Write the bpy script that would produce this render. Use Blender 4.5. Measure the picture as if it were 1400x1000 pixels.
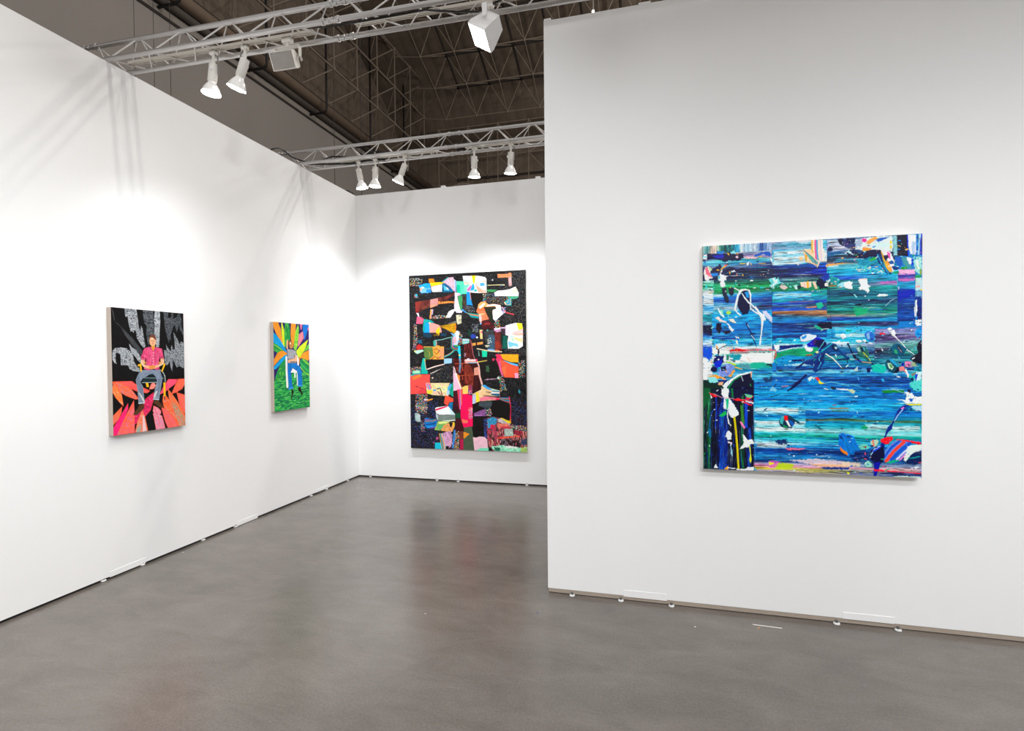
import bpy, bmesh, math, random
import numpy as np
from mathutils import Vector, Matrix

for _o in list(bpy.data.objects):
    bpy.data.objects.remove(_o, do_unlink=True)
SC = bpy.context.scene
COL = SC.collection

# ------------------------------------------------------------------ camera
CAM_H = 1.52
YAW, PITCH, ROLL, FPX = 0.25774, 0.01578, 0.00898, 723.45
cy, sy = math.cos(YAW), math.sin(YAW)
cp, sp = math.cos(PITCH), math.sin(PITCH)
cr, sr = math.cos(ROLL), math.sin(ROLL)
fwd0 = Vector((-sy, cy, 0)); right0 = Vector((cy, sy, 0)); up0 = Vector((0, 0, 1))
fwd = fwd0 * cp - up0 * sp
upp = fwd0 * sp + up0 * cp
right = right0 * cr - upp * sr
up = right0 * sr + upp * cr
cam_data = bpy.data.cameras.new('camera')
cam = bpy.data.objects.new('camera', cam_data); COL.objects.link(cam)
back = -fwd
cam.matrix_world = Matrix(((right.x, up.x, back.x, 0), (right.y, up.y, back.y, 0),
                           (right.z, up.z, back.z, CAM_H), (0, 0, 0, 1)))
cam_data.sensor_fit = 'HORIZONTAL'; cam_data.sensor_width = 36.0
cam_data.lens = 36.0 * FPX / 1400.0
cam_data.clip_start = 0.05; cam_data.clip_end = 300
SC.camera = cam

# ------------------------------------------------------------------ world and exposure
SC.view_settings.view_transform = 'Standard'
SC.view_settings.look = 'None'
SC.view_settings.gamma = 1.0
SC.view_settings.use_curve_mapping = False
SC.view_settings.exposure = 0.25
world = bpy.data.worlds.new('hall_air'); SC.world = world; world.use_nodes = True
wb = world.node_tree.nodes['Background']
wb.inputs['Color'].default_value = (1.0, 0.972, 0.948, 1); wb.inputs['Strength'].default_value = 0.50

# ------------------------------------------------------------------ lamp powers (the lamps themselves are built further down)
P_PAR = 74.0        # watts of each reflector lamp
P_FLOOD = 38.0      # watts of each floodlight
P_OVER = [6, 18, 66, 32, 42, 43, 42]   # the floodlights of the overhead truss
P_REAR_FILL = [155, 245, 158, 158]   # unseen fill floodlights added behind the camera
P_HALL_FILL = 3000.0       # each unseen lamp added to brighten the hall
LAMP_COL = (0.955, 0.982, 1.0)

# ------------------------------------------------------------------ helpers
def tag(o, label=None, cat=None, group=None, kind=None):
    if label: o['label'] = label
    if cat: o['category'] = cat
    if group: o['group'] = group
    if kind: o['kind'] = kind
    return o

def empty(name, loc=(0, 0, 0), label=None, cat=None, group=None, parent=None):
    o = bpy.data.objects.new(name, None); COL.objects.link(o)
    o.empty_display_size = 0.05; o.location = loc
    if parent: o.parent = parent
    return tag(o, label, cat, group)

def link(name, bm, mat, parent=None, smooth=False, loc=None):
    me = bpy.data.meshes.new(name)
    bmesh.ops.recalc_face_normals(bm, faces=bm.faces)
    bm.to_mesh(me); bm.free()
    if smooth:
        for p in me.polygons: p.use_smooth = True
    for m in (mat if isinstance(mat, (list, tuple)) else [mat]): me.materials.append(m)
    o = bpy.data.objects.new(name, me); COL.objects.link(o)
    if parent: o.parent = parent
    if loc: o.location = loc
    return o

def box(bm, lo, hi, bevel=0.0, M=None):
    vs = [bm.verts.new((x, y, z)) for x in (lo[0], hi[0]) for y in (lo[1], hi[1]) for z in (lo[2], hi[2])]
    fs = []
    for q in ((0, 1, 3, 2), (4, 6, 7, 5), (0, 4, 5, 1), (2, 3, 7, 6), (0, 2, 6, 4), (1, 5, 7, 3)):
        fs.append(bm.faces.new([vs[i] for i in q]))
    if bevel:
        es = set(e for f in fs for e in f.edges)
        r = bmesh.ops.bevel(bm, geom=list(es), offset=bevel, segments=2, affect='EDGES', profile=0.5)
        vs = list(set([v for v in vs if v.is_valid] + [v for v in r['verts']]))
    if M is not None:
        for v in vs: v.co = M @ v.co
    return vs

def frame_of(d):
    d = Vector(d).normalized()
    a = Vector((0, 0, 1)) if abs(d.z) < 0.9 else Vector((1, 0, 0))
    u = d.cross(a).normalized(); v = d.cross(u).normalized()
    return d, u, v

def tube(bm, p, q, r, n=8, r2=None, caps=True):
    p = Vector(p); q = Vector(q)
    if r2 is None: r2 = r
    d, u, v = frame_of(q - p)
    A = []; B = []
    for i in range(n):
        t = 2 * math.pi * i / n
        w = u * math.cos(t) + v * math.sin(t)
        A.append(bm.verts.new(p + w * r)); B.append(bm.verts.new(q + w * r2))
    for i in range(n):
        j = (i + 1) % n
        bm.faces.new((A[i], A[j], B[j], B[i]))
    if caps:
        bm.faces.new(A[::-1]); bm.faces.new(B)
    return A + B

def path_tube(bm, pts, r, n=6):
    pts = [Vector(p) for p in pts]; rings = []
    for i, p in enumerate(pts):
        a = pts[max(0, i - 1)]; b = pts[min(len(pts) - 1, i + 1)]
        d, u, v = frame_of(b - a)
        rings.append([bm.verts.new(p + (u * math.cos(2 * math.pi * k / n) + v * math.sin(2 * math.pi * k / n)) * r) for k in range(n)])
    for a, b in zip(rings, rings[1:]):
        # match closest start vertex to avoid twisting
        s = min(range(n), key=lambda k: (a[0].co - b[k].co).length)
        flip = (a[1].co - b[(s + 1) % n].co).length > (a[1].co - b[(s - 1) % n].co).length
        for k in range(n):
            k2 = (k + 1) % n
            if flip: q = (a[k], a[k2], b[(s - k2) % n], b[(s - k) % n])
            else: q = (a[k], a[k2], b[(s + k2) % n], b[(s + k) % n])
            bm.faces.new(q)
    bm.faces.new(rings[0][::-1]); bm.faces.new(rings[-1])

def lathe(bm, prof, n=24, M=None, cap0=True, cap1=True):
    """prof: (radius, z) pairs about the z axis"""
    rings = []
    for r, z in prof:
        rings.append([bm.verts.new((r * math.cos(2 * math.pi * k / n), r * math.sin(2 * math.pi * k / n), z)) for k in range(n)])
    for a, b in zip(rings, rings[1:]):
        for k in range(n):
            bm.faces.new((a[k], a[(k + 1) % n], b[(k + 1) % n], b[k]))
    if cap0: bm.faces.new(rings[0][::-1])
    if cap1: bm.faces.new(rings[-1])
    if M is not None:
        for rg in rings:
            for v in rg: v.co = M @ v.co

def srgb(h):
    if isinstance(h, str):
        h = h.lstrip('#'); c = [int(h[i:i + 2], 16) / 255 for i in (0, 2, 4)]
    else: c = [x / 255 for x in h]
    return tuple(x / 12.92 if x <= 0.04045 else ((x + 0.055) / 1.055) ** 2.4 for x in c)

def material(name, color, rough=0.5, metal=0.0, spec=0.5, noise=0.0, nscale=8.0, emit=None, estr=0.0, bump=0.0, bscale=40.0, stretch=None, trans=0.0):
    m = bpy.data.materials.new(name); m.use_nodes = True
    nt = m.node_tree; b = nt.nodes['Principled BSDF']
    b.inputs['Roughness'].default_value = rough; b.inputs['Metallic'].default_value = metal
    b.inputs['Specular IOR Level'].default_value = spec
    b.inputs['Base Color'].default_value = (*color, 1)
    if trans: b.inputs['Transmission Weight'].default_value = trans
    tc = nt.nodes.new('ShaderNodeTexCoord'); src = tc.outputs['Object']
    if stretch:
        mp = nt.nodes.new('ShaderNodeMapping'); mp.inputs['Scale'].default_value = stretch
        nt.links.new(src, mp.inputs['Vector']); src = mp.outputs['Vector']
    if noise:
        nz = nt.nodes.new('ShaderNodeTexNoise'); nz.inputs['Scale'].default_value = nscale; nz.inputs['Detail'].default_value = 6
        nt.links.new(src, nz.inputs['Vector'])
        mx = nt.nodes.new('ShaderNodeMix'); mx.data_type = 'RGBA'
        mx.inputs['A'].default_value = (*[max(0, c * (1 - noise)) for c in color], 1)
        mx.inputs['B'].default_value = (*[min(1, c * (1 + noise)) for c in color], 1)
        nt.links.new(nz.outputs['Fac'], mx.inputs['Factor']); nt.links.new(mx.outputs['Result'], b.inputs['Base Color'])
    if bump:
        nb = nt.nodes.new('ShaderNodeTexNoise'); nb.inputs['Scale'].default_value = bscale; nb.inputs['Detail'].default_value = 4
        nt.links.new(src, nb.inputs['Vector'])
        bp = nt.nodes.new('ShaderNodeBump'); bp.inputs['Strength'].default_value = bump; bp.inputs['Distance'].default_value = 0.01
        nt.links.new(nb.outputs['Fac'], bp.inputs['Height']); nt.links.new(bp.outputs['Normal'], b.inputs['Normal'])
    if emit:
        b.inputs['Emission Color'].default_value = (*emit, 1); b.inputs['Emission Strength'].default_value = estr
    return m

# ------------------------------------------------------------------ materials
M_WALL = material('matte_white_wall_paint', (0.885, 0.885, 0.885), rough=0.9, spec=0.2, noise=0.012, nscale=1.5, bump=0.03, bscale=120)
M_ALU = material('brushed_aluminium', (0.54, 0.525, 0.515), rough=0.30, metal=0.88, noise=0.06, nscale=30)
M_BRACE = material('aluminium_brace', (0.70, 0.68, 0.66), rough=0.42, metal=0.55, noise=0.05, nscale=30)
M_TRACK = material('cream_lighting_track', (0.74, 0.70, 0.63), rough=0.45, noise=0.04)
M_LAMPBODY = material('cream_lamp_paint', (0.78, 0.75, 0.70), rough=0.4, noise=0.04, nscale=20)
M_WHITEBODY = material('white_lamp_paint', (0.80, 0.79, 0.78), rough=0.4, noise=0.03, nscale=20)
M_GREYFACE = material('grey_reflector_glass', (0.33, 0.31, 0.28), rough=0.35, metal=0.3, noise=0.18, nscale=14)
M_GLASS = material('silvered_bulb_glass', (0.70, 0.69, 0.67), rough=0.22, metal=0.55, noise=0.15, nscale=25, emit=(1.0, 0.98, 0.94), estr=0.22)
M_GLOW = material('lit_lamp_face', (1, 1, 1), emit=(1.0, 0.99, 0.97), estr=14.0)
M_BLACK = material('black_rubber_cable', (0.012, 0.011, 0.010), rough=0.5, noise=0.2)
M_GAP = material('dark_base_rail', (0.016, 0.013, 0.012), rough=0.7, noise=0.2)  # near-black: paints the shade in the gap under the walls, also colours the wires
M_WOOD = material('raw_plywood_edge', (0.40, 0.33, 0.27), rough=0.7, noise=0.18, nscale=30, stretch=(1, 1, 8), bump=0.1)
M_CANVAS = material('raw_canvas_edge', (0.52, 0.44, 0.38), rough=0.85, noise=0.08, nscale=60, bump=0.2, bscale=400)
M_CANVASW = material('primed_canvas_edge', (0.74, 0.72, 0.68), rough=0.85, noise=0.05, nscale=60, bump=0.2, bscale=400)
M_FOOT = material('white_plastic_foot', (0.72, 0.72, 0.71), rough=0.4, noise=0.04)
M_BOLT = material('zinc_bolt', (0.22, 0.21, 0.20), rough=0.4, metal=0.7, noise=0.1)
M_PLATE = material('white_cover_plate', (0.90, 0.90, 0.90), rough=0.6, noise=0.01)
M_HWALL = material('grey_hall_wall_paint', (0.285, 0.26, 0.242), rough=0.85, noise=0.10, nscale=0.35)
M_LEDGE = material('grey_painted_ledge', (0.26, 0.235, 0.21), rough=0.7, noise=0.12, nscale=1.0)
M_DUCT = material('dusty_dark_duct', (0.10, 0.085, 0.075), rough=0.8, noise=0.35, nscale=0.8)
M_BEAM = material('tan_painted_beam', (0.175, 0.128, 0.092), rough=0.75, noise=0.22, nscale=0.9)
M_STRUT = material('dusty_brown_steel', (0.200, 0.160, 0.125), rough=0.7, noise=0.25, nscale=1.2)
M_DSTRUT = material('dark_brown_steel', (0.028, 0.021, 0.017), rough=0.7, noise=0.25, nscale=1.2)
M_PIPE = material('black_drainpipe', (0.006, 0.005, 0.005), rough=0.6, noise=0.2)

def ribbed(name, c1, c2, axis, scale):
    m = material(name, c1, rough=0.85)
    nt = m.node_tree; b = nt.nodes['Principled BSDF']
    tc = nt.nodes.new('ShaderNodeTexCoord'); sep = nt.nodes.new('ShaderNodeSeparateXYZ')
    nt.links.new(tc.outputs['Object'], sep.inputs[0])
    w = nt.nodes.new('ShaderNodeMath'); w.operation = 'MULTIPLY'; w.inputs[1].default_value = scale
    nt.links.new(sep.outputs[axis], w.inputs[0])
    fr = nt.nodes.new('ShaderNodeMath'); fr.operation = 'FRACT'; nt.links.new(w.outputs[0], fr.inputs[0])
    nz = nt.nodes.new('ShaderNodeTexNoise'); nz.inputs['Scale'].default_value = 0.5; nz.inputs['Detail'].default_value = 5
    nt.links.new(tc.outputs['Object'], nz.inputs['Vector'])
    ad = nt.nodes.new('ShaderNodeMath'); ad.operation = 'MULTIPLY_ADD'; ad.inputs[1].default_value = 0.30; ad.inputs[2].default_value = 0.0
    nt.links.new(fr.outputs[0], ad.inputs[0])
    a2 = nt.nodes.new('ShaderNodeMath'); a2.operation = 'ADD'; nt.links.new(ad.outputs[0], a2.inputs[0]); nt.links.new(nz.outputs['Fac'], a2.inputs[1])
    mx = nt.nodes.new('ShaderNodeMix'); mx.data_type = 'RGBA'
    mx.inputs['A'].default_value = (*c1, 1); mx.inputs['B'].default_value = (*c2, 1)
    nt.links.new(a2.outputs[0], mx.inputs['Factor']); nt.links.new(mx.outputs['Result'], b.inputs['Base Color'])
    bp = nt.nodes.new('ShaderNodeBump'); bp.inputs['Strength'].default_value = 0.6; bp.inputs['Distance'].default_value = 0.05
    nt.links.new(fr.outputs[0], bp.inputs['Height']); nt.links.new(bp.outputs['Normal'], b.inputs['Normal'])
    return m
M_CLAD_S = ribbed('brown_ribbed_side_cladding', (0.105, 0.080, 0.060), (0.200, 0.158, 0.122), 1, 1.1)
M_CLAD_R = ribbed('brown_ribbed_roof_cladding', (0.105, 0.080, 0.060), (0.200, 0.158, 0.120), 0, 1.1)

def floor_material():
    m = bpy.data.materials.new('polished_concrete'); m.use_nodes = True
    nt = m.node_tree; b = nt.nodes['Principled BSDF']; N = nt.nodes.new; L = nt.links.new
    tc = N('ShaderNodeTexCoord')
    n1 = N('ShaderNodeTexNoise'); n1.inputs['Scale'].default_value = 0.9; n1.inputs['Detail'].default_value = 9; n1.inputs['Roughness'].default_value = 0.62
    L(tc.outputs['Object'], n1.inputs['Vector'])
    mp = N('ShaderNodeMapping'); mp.inputs['Scale'].default_value = (1.0, 2.2, 1); mp.inputs['Rotation'].default_value = (0, 0, 0.35)
    L(tc.outputs['Object'], mp.inputs['Vector'])
    n2 = N('ShaderNodeTexNoise'); n2.inputs['Scale'].default_value = 2.6; n2.inputs['Detail'].default_value = 10; n2.inputs['Roughness'].default_value = 0.7; n2.inputs['Distortion'].default_value = 0.6
    L(mp.outputs['Vector'], n2.inputs['Vector'])
    n3 = N('ShaderNodeTexNoise'); n3.inputs['Scale'].default_value = 90; n3.inputs['Detail'].default_value = 4
    L(tc.outputs['Object'], n3.inputs['Vector'])
    r1 = N('ShaderNodeValToRGB'); e = r1.color_ramp.elements
    e[0].position = 0.30; e[0].color = (0.118, 0.102, 0.090, 1); e[1].position = 0.72; e[1].color = (0.168, 0.147, 0.130, 1)
    L(n1.outputs['Fac'], r1.inputs['Fac'])
    r2 = N('ShaderNodeValToRGB'); e = r2.color_ramp.elements
    e[0].position = 0.28; e[0].color = (0.80, 0.79, 0.78, 1); e[1].position = 0.74; e[1].color = (1.20, 1.20, 1.20, 1)
    L(n2.outputs['Fac'], r2.inputs['Fac'])
    mu = N('ShaderNodeMix'); mu.data_type = 'RGBA'; mu.blend_type = 'MULTIPLY'; mu.inputs['Factor'].default_value = 1
    L(r1.outputs['Color'], mu.inputs['A']); L(r2.outputs['Color'], mu.inputs['B'])
    r3 = N('ShaderNodeValToRGB'); e = r3.color_ramp.elements
    e[0].position = 0.35; e[0].color = (0.90, 0.90, 0.90, 1); e[1].position = 0.68; e[1].color = (1.10, 1.10, 1.10, 1)
    L(n3.outputs['Fac'], r3.inputs['Fac'])
    m3 = N('ShaderNodeMix'); m3.data_type = 'RGBA'; m3.blend_type = 'MULTIPLY'; m3.inputs['Factor'].default_value = 1
    L(mu.outputs['Result'], m3.inputs['A']); L(r3.outputs['Color'], m3.inputs['B'])
    # pale specks of dust and paint
    vo = N('ShaderNodeTexVoronoi'); vo.inputs['Scale'].default_value = 2.6; vo.inputs['Randomness'].default_value = 1
    L(tc.outputs['Object'], vo.inputs['Vector'])
    lt = N('ShaderNodeMath'); lt.operation = 'LESS_THAN'; lt.inputs[1].default_value = 0.016
    L(vo.outputs['Distance'], lt.inputs[0])
    m4 = N('ShaderNodeMix'); m4.data_type = 'RGBA'; m4.inputs['B'].default_value = (0.55, 0.52, 0.48, 1)
    L(lt.outputs[0], m4.inputs['Factor']); L(m3.outputs['Result'], m4.inputs['A'])
    L(m4.outputs['Result'], b.inputs['Base Color'])
    rr = N('ShaderNodeMapRange'); rr.inputs['To Min'].default_value = 0.17; rr.inputs['To Max'].default_value = 0.31
    L(n2.outputs['Fac'], rr.inputs['Value']); L(rr.outputs['Result'], b.inputs['Roughness'])
    b.inputs['Specular IOR Level'].default_value = 0.6
    bp = N('ShaderNodeBump'); bp.inputs['Strength'].default_value = 0.06; bp.inputs['Distance'].default_value = 0.01
    L(n3.outputs['Fac'], bp.inputs['Height']); L(bp.outputs['Normal'], b.inputs['Normal'])
    return m
M_FLOOR = floor_material()

# ------------------------------------------------------------------ the setting
XL, YB, YP, XP = -3.651, 6.070, 3.336, -0.652     # left wall, back wall, right partition face, its free edge
HW, HP, TH = 3.602, 3.651, 0.10
def structure(name, bm, m, smooth=False):
    o = link(name, bm, m, smooth=smooth); o['kind'] = 'structure'; return o
def slab(name, lo, hi, m, bevel=0.0):
    bm = bmesh.new(); box(bm, lo, hi, bevel); return structure(name, bm, m)
slab('floor', (-24, -14, -0.2), (24, 48, 0), M_FLOOR)
slab('wall_left', (XL - TH, -3.0, 0.018), (XL, YB + TH, HW), M_WALL)
slab('wall_back', (XL, YB, 0.018), (3.2, YB + TH, HW - 0.0), M_WALL)
slab('wall_right', (XP, YP, 0.030), (4.6, YP + TH, HP), M_WALL)
slab('baseboard_left', (XL - TH + 0.01, -3.0, 0.0), (XL - 0.012, YB + 0.05, 0.018), M_GAP)  # black strip painting the shade in the gap under the left wall
slab('baseboard_back', (XL - 0.012, YB + 0.012, 0.0), (3.2, YB + TH - 0.01, 0.018), M_GAP)  # the same painted gap shade along the back wall
slab('baseboard_right', (XP + 0.004, YP + 0.004, 0.004), (4.6, YP + TH - 0.004, 0.030), M_WOOD)
# hall around the booth
HX, HZ = -20.0, 16.13
slab('wall_hall_side', (HX - 0.4, -14, 0), (HX, 46, HZ + 0.5), M_HWALL)
slab('trim_1', (HX, -14, HZ), (HX + 0.10, 45.0, HZ + 0.34), M_LEDGE, 0.02)
slab('trim_2', (HX, -14, HZ - 0.09), (HX + 0.05, 45.0, HZ), M_DSTRUT)
slab('wall_hall_side_cladding', (HX - 2.2, -14, HZ + 0.5), (HX - 1.9, 46, 30), M_CLAD_S)
slab('trim_3', (HX - 1.9, -14, HZ + 0.3), (HX, 45.0, HZ + 0.5), M_DUCT)
slab('wall_hall_end', (-22.2, 45.6, 0), (24, 46, 24.5), M_CLAD_R)
bm = bmesh.new()      # round tan pipe beam under the bracing
tube(bm, (-19.35, -14, 16.93), (-19.35, 45.0, 16.93), 0.27, 16)
structure('trim_4', bm, M_BEAM, True)
bm = bmesh.new()      # dusty duct behind it
tube(bm, (-19.72, -14, 16.62), (-19.72, 45.0, 16.62), 0.20, 12)
structure('trim_5', bm, M_DUCT, True)

# roof cladding follows the sloping roof
ROOF = [(14.0, 27.5), (24.5, 27.4), (30.5, 25.3), (33.0, 24.40), (35.55, 23.20), (38.15, 22.20), (40.5, 20.85)]
bm = bmesh.new(); prev = None
pts = [(y + 0.9, z + 2.25) for y, z in ROOF] + [(43.6, 21.4), (45.7, 20.6)]
for y, z in pts:
    a = (bm.verts.new((-22.2, y, z)), bm.verts.new((24, y, z)), bm.verts.new((24, y, z + 0.15)), bm.verts.new((-22.2, y, z + 0.15)))
    if prev:
        for i in range(4): bm.faces.new((prev[i], prev[(i + 1) % 4], a[(i + 1) % 4], a[i]))
    else: bm.faces.new(a)
    prev = a
bm.faces.new(prev[::-1])
structure('ceiling', bm, M_CLAD_R)

# ------------------------------------------------------------------ space frames of the hall
def space_frame(name, label, chords, struts, dark, mats, radii):
    """chords: list of polylines; struts: (p,q) pairs; dark: polylines of the outer layer"""
    root = empty(name, (0, 0, 0), label, 'space frame')
    for pl in chords:
        bm = bmesh.new()
        for a, b in zip(pl, pl[1:]): tube(bm, a, b, radii[0], 6)
        for p in pl: bmesh.ops.create_icosphere(bm, subdivisions=1, radius=radii[0] * 2.0, matrix=Matrix.Translation(p))
        link('chord', bm, mats[0], root)
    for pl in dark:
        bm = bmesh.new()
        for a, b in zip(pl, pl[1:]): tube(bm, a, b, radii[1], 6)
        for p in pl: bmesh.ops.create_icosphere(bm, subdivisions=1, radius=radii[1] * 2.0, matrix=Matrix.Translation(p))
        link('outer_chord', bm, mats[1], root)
    c = Vector((0, 0, 1.5))
    struts = sorted(struts, key=lambda s: ((Vector(s[0]) + Vector(s[1])) / 2 - c).length)
    for a, b in struts[:100]:
        bm = bmesh.new(); tube(bm, a, b, radii[2], 5); link('strut', bm, mats[2], root)
    if len(struts) > 100:
        bm = bmesh.new()
        for a, b in struts[100:]: tube(bm, a, b, radii[2], 5)
        o = link('strut', bm, mats[2], root); o['kind'] = 'stuff'
    return root
U = 2.57
# side bracing: inner nodes at x=-18, outer nodes half a bay on at x=-19.35
ys = [27.76 + U * k for k in range(-6, 6)]
zs = [18.60, 21.30, 24.05]
inn = lambda k, m: Vector((-18.0, ys[k], zs[m]))
out = lambda k, m: Vector((-19.35, ys[k] + U / 2, zs[0] - 1.33 + 2.7 * m))
ch = [[inn(k, m) for k in range(len(ys))] for m in range(3)]
dk = [[out(k, m) for k in range(len(ys))] for m in range(4)]
st = []
for k in range(len(ys)):
    for m in range(3):
        if m < 2: st.append((inn(k, m), inn(k, m + 1)))
        for kk in (k - 1, k):
            if 0 <= kk < len(ys):
                st.append((inn(k, m), out(kk, m)))
                st.append((inn(k, m), out(kk, m + 1)))
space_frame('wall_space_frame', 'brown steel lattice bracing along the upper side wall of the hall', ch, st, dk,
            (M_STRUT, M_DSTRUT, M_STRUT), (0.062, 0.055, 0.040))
# roof frame
xs = [-16.0 + U * j for j in range(0, 10)]
rows = ROOF[2:]
inn = lambda i, j: Vector((xs[j], rows[i][0], rows[i][1]))
def outr(i, j):
    y = (rows[i][0] + rows[i - 1][0]) / 2 + 0.6 if i else rows[0][0] - 0.7
    z = (rows[i][1] + rows[i - 1][1]) / 2 + 1.45 if i else rows[0][1] + 1.9
    return Vector((xs[j] + U / 2, y, z))
nr = len(rows)
ch = [[inn(i, j) for j in range(len(xs))] for i in range(nr)] 
dk = [[outr(i, j) for j in range(len(xs))] for i in range(nr)] + [[outr(i, j) for i in range(nr)] for j in range(len(xs))]
st = []
for i in range(nr):
    for j in range(len(xs)):
        if i + 1 < nr: st.append((inn(i, j), inn(i + 1, j)))
        for jj in (j - 1, j):
            if 0 <= jj < len(xs):
                st.append((inn(i, j), outr(i, jj)))
                if i + 1 < nr: st.append((inn(i, j), outr(i + 1, jj)))
    if i < nr: st.append((inn(i, 0), Vector((-18.0, rows[i][0], min(24.05, rows[i][1] + 0.3)))))
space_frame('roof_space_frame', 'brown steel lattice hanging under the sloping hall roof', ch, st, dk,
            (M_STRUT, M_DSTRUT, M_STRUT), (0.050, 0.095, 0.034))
# end wall frame
YE = 41.6
inn = lambda j, m: Vector((xs[j] - 1.15, YE, 17.95 + 2.6 * m))
oe = lambda j, m: Vector((xs[j] + 0.1, YE + 1.4, 16.75 + 2.6 * m))
ch = [[inn(j, m) for j in range(len(xs))] for m in range(2)]
dk = [[oe(j, m) for j in range(len(xs))] for m in range(2)]
st = []
for j in range(len(xs)):
    st.append((inn(j, 0) - Vector((0, 0, 4.0)), inn(j, 0))); st.append((inn(j, 0), inn(j, 1)))
    st.append((oe(j, 0) - Vector((0, 0, 3.0)), oe(j, 1)))
    for jj in (j - 1, j):
        if 0 <= jj < len(xs):
            st.append((inn(j, 0), oe(jj, 0))); st.append((inn(j, 0), oe(jj, 1))); st.append((inn(j, 1), oe(jj, 1)))
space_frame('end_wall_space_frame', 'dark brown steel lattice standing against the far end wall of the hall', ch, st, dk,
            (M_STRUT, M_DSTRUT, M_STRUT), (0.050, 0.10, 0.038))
# black drainpipes in front of the beam
for i, yv in enumerate([17.9, 23.0, 28.1, 33.25, 38.4]):
    bm = bmesh.new(); X = -18.75; ZT = [27.0, 27.0, 26.8, 25.5, 23.0][i]
    path_tube(bm, [(X, yv, ZT), (X, yv, 16.55), (X - 0.05, yv, 16.38), (X - 0.2, yv, 16.30), (HX + 0.10, yv, 16.30)], 0.068, 8)
    o = link('drainpipe', bm, M_PIPE, smooth=True)
    tag(o, ['black drainpipe down the side wall, nearest one, left of the two round spot lamps',
            'black drainpipe down the side wall, behind the grey box floodlight',
            'black drainpipe down the side wall, second to the right of the box floodlight',
            'black drainpipe down the side wall, fourth one, just left of the tilted lamp',
            'black drainpipe down the side wall, farthest one, just right of the tilted lamp'][i], 'drainpipe', 'black drainpipes on the hall wall')

# ------------------------------------------------------------------ lighting trusses of the booth
ZB = 3.621; WH = 0.0880; TR = 0.0165
def light_truss(label, x0, joints, x1, yc, rot, zb=ZB):
    root = empty('lighting_truss', (x0, yc, zb), label, 'truss')
    root.rotation_euler = (0, 0, rot)
    L = x1 - x0
    ends = [0] + [j - x0 for j in joints] + [L]
    ht = 0.168
    cor = [(-WH, 0.0), (WH, 0.0), (0.0, ht)]
    for (y, z) in cor:
        bm = bmesh.new()
        for a, b in zip(ends, ends[1:]):
            tube(bm, (a + 0.004, y, z), (b - 0.004, y, z), TR, 12)
        link('chord', bm, M_ALU, root, smooth=False)
    for j in ends[1:-1]:
        for (y, z) in cor:
            bm = bmesh.new()
            tube(bm, (j - 0.045, y, z), (j + 0.045, y, z), TR * 0.75, 10)
            for s in (-1, 1):
                tube(bm, (j + s * 0.045, y, z), (j + s * 0.062, y, z), TR * 1.28, 12)
                tube(bm, (j + s * 0.028, y - 0.028, z), (j + s * 0.028, y + 0.028, z), 0.0045, 6)
            link('coupler', bm, M_ALU, root)
    pairs = [(0, 2), (1, 2), (0, 1)]
    for a, b in zip(ends, ends[1:]):
        n = max(2, round((b - a) / 0.385)); s = (b - a - 0.12) / n
        for fi, (p, q) in enumerate(pairs):
            for k in range(n):
                xa = a + 0.06 + k * s + 0.015; xb = xa + s - 0.03; xm = (xa + xb) / 2
                P = cor[p]; Q = cor[q]
                for (u, v) in (((xa,) + Q, (xm - 0.012,) + P), ((xm + 0.012,) + P, (xb,) + Q)):
                    bm = bmesh.new(); tube(bm, u, v, 0.0048, 6); link('brace', bm, M_BRACE, root)
    return root
T1 = light_truss('aluminium triangular lighting truss spanning the front, carrying the two floodlights', -4.60, [-3.92, -1.92, 0.08, 2.08], 4.08, 2.951, 0.024)
T2 = light_truss('aluminium triangular lighting truss nearer the back wall, carrying five spot lamps', -4.60, [-3.92, -1.92, 0.08, 2.08], 4.08, 5.039, 0.010)
T0 = light_truss('aluminium triangular lighting truss overhead in front of the partition', -3.80, [-1.92, 0.08], 4.4, 0.95, 0.0)

def track(label, x0, x1, y0, y1, z=3.628):
    bm = bmesh.new()
    d = Vector((x1 - x0, y1 - y0, 0)); ang = math.atan2(d.y, d.x); L = d.length
    M = Matrix.Translation((x0, y0, z)) @ Matrix.Rotation(ang, 4, 'Z')
    box(bm, (0, -0.016, 0.010), (L, 0.016, 0.014), M=M)
    for s in (-1, 1):
        box(bm, (0, s * 0.0145 - 0.002, -0.004), (L, s * 0.0145 + 0.002, 0.012), M=M)
    box(bm, (0, -0.003, -0.002), (L, 0.003, 0.011), M=M)
    k = 0.15
    while k < L:      # little hangers up to the chords
        tube(bm, M @ Vector((k, -0.012, 0.014)), M @ Vector((k, -0.080, 0.004)), 0.003, 6)
        tube(bm, M @ Vector((k, 0.012, 0.014)), M @ Vector((k, 0.080, 0.004)), 0.003, 6)
        k += 0.62
    return tag(link('lighting_track', bm, M_TRACK), label, 'track')
track('cream lighting track under the front truss, left piece with two spot lamps', -3.58, -2.10, 2.985, 3.015)
track('cream lighting track under the front truss, right piece with the lit floodlight', -1.80, 0.2, 3.022, 3.065)
track('cream lighting track under the rear truss, left piece above three spot lamps', -3.56, -2.10, 5.05, 5.065)
track('cream lighting track under the rear truss, right piece above two spot lamps', -1.80, 0.2, 5.068, 5.088)
track('cream lighting track under the truss overhead in front of the partition', -3.4, 3.6, 0.95, 0.95)

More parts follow.
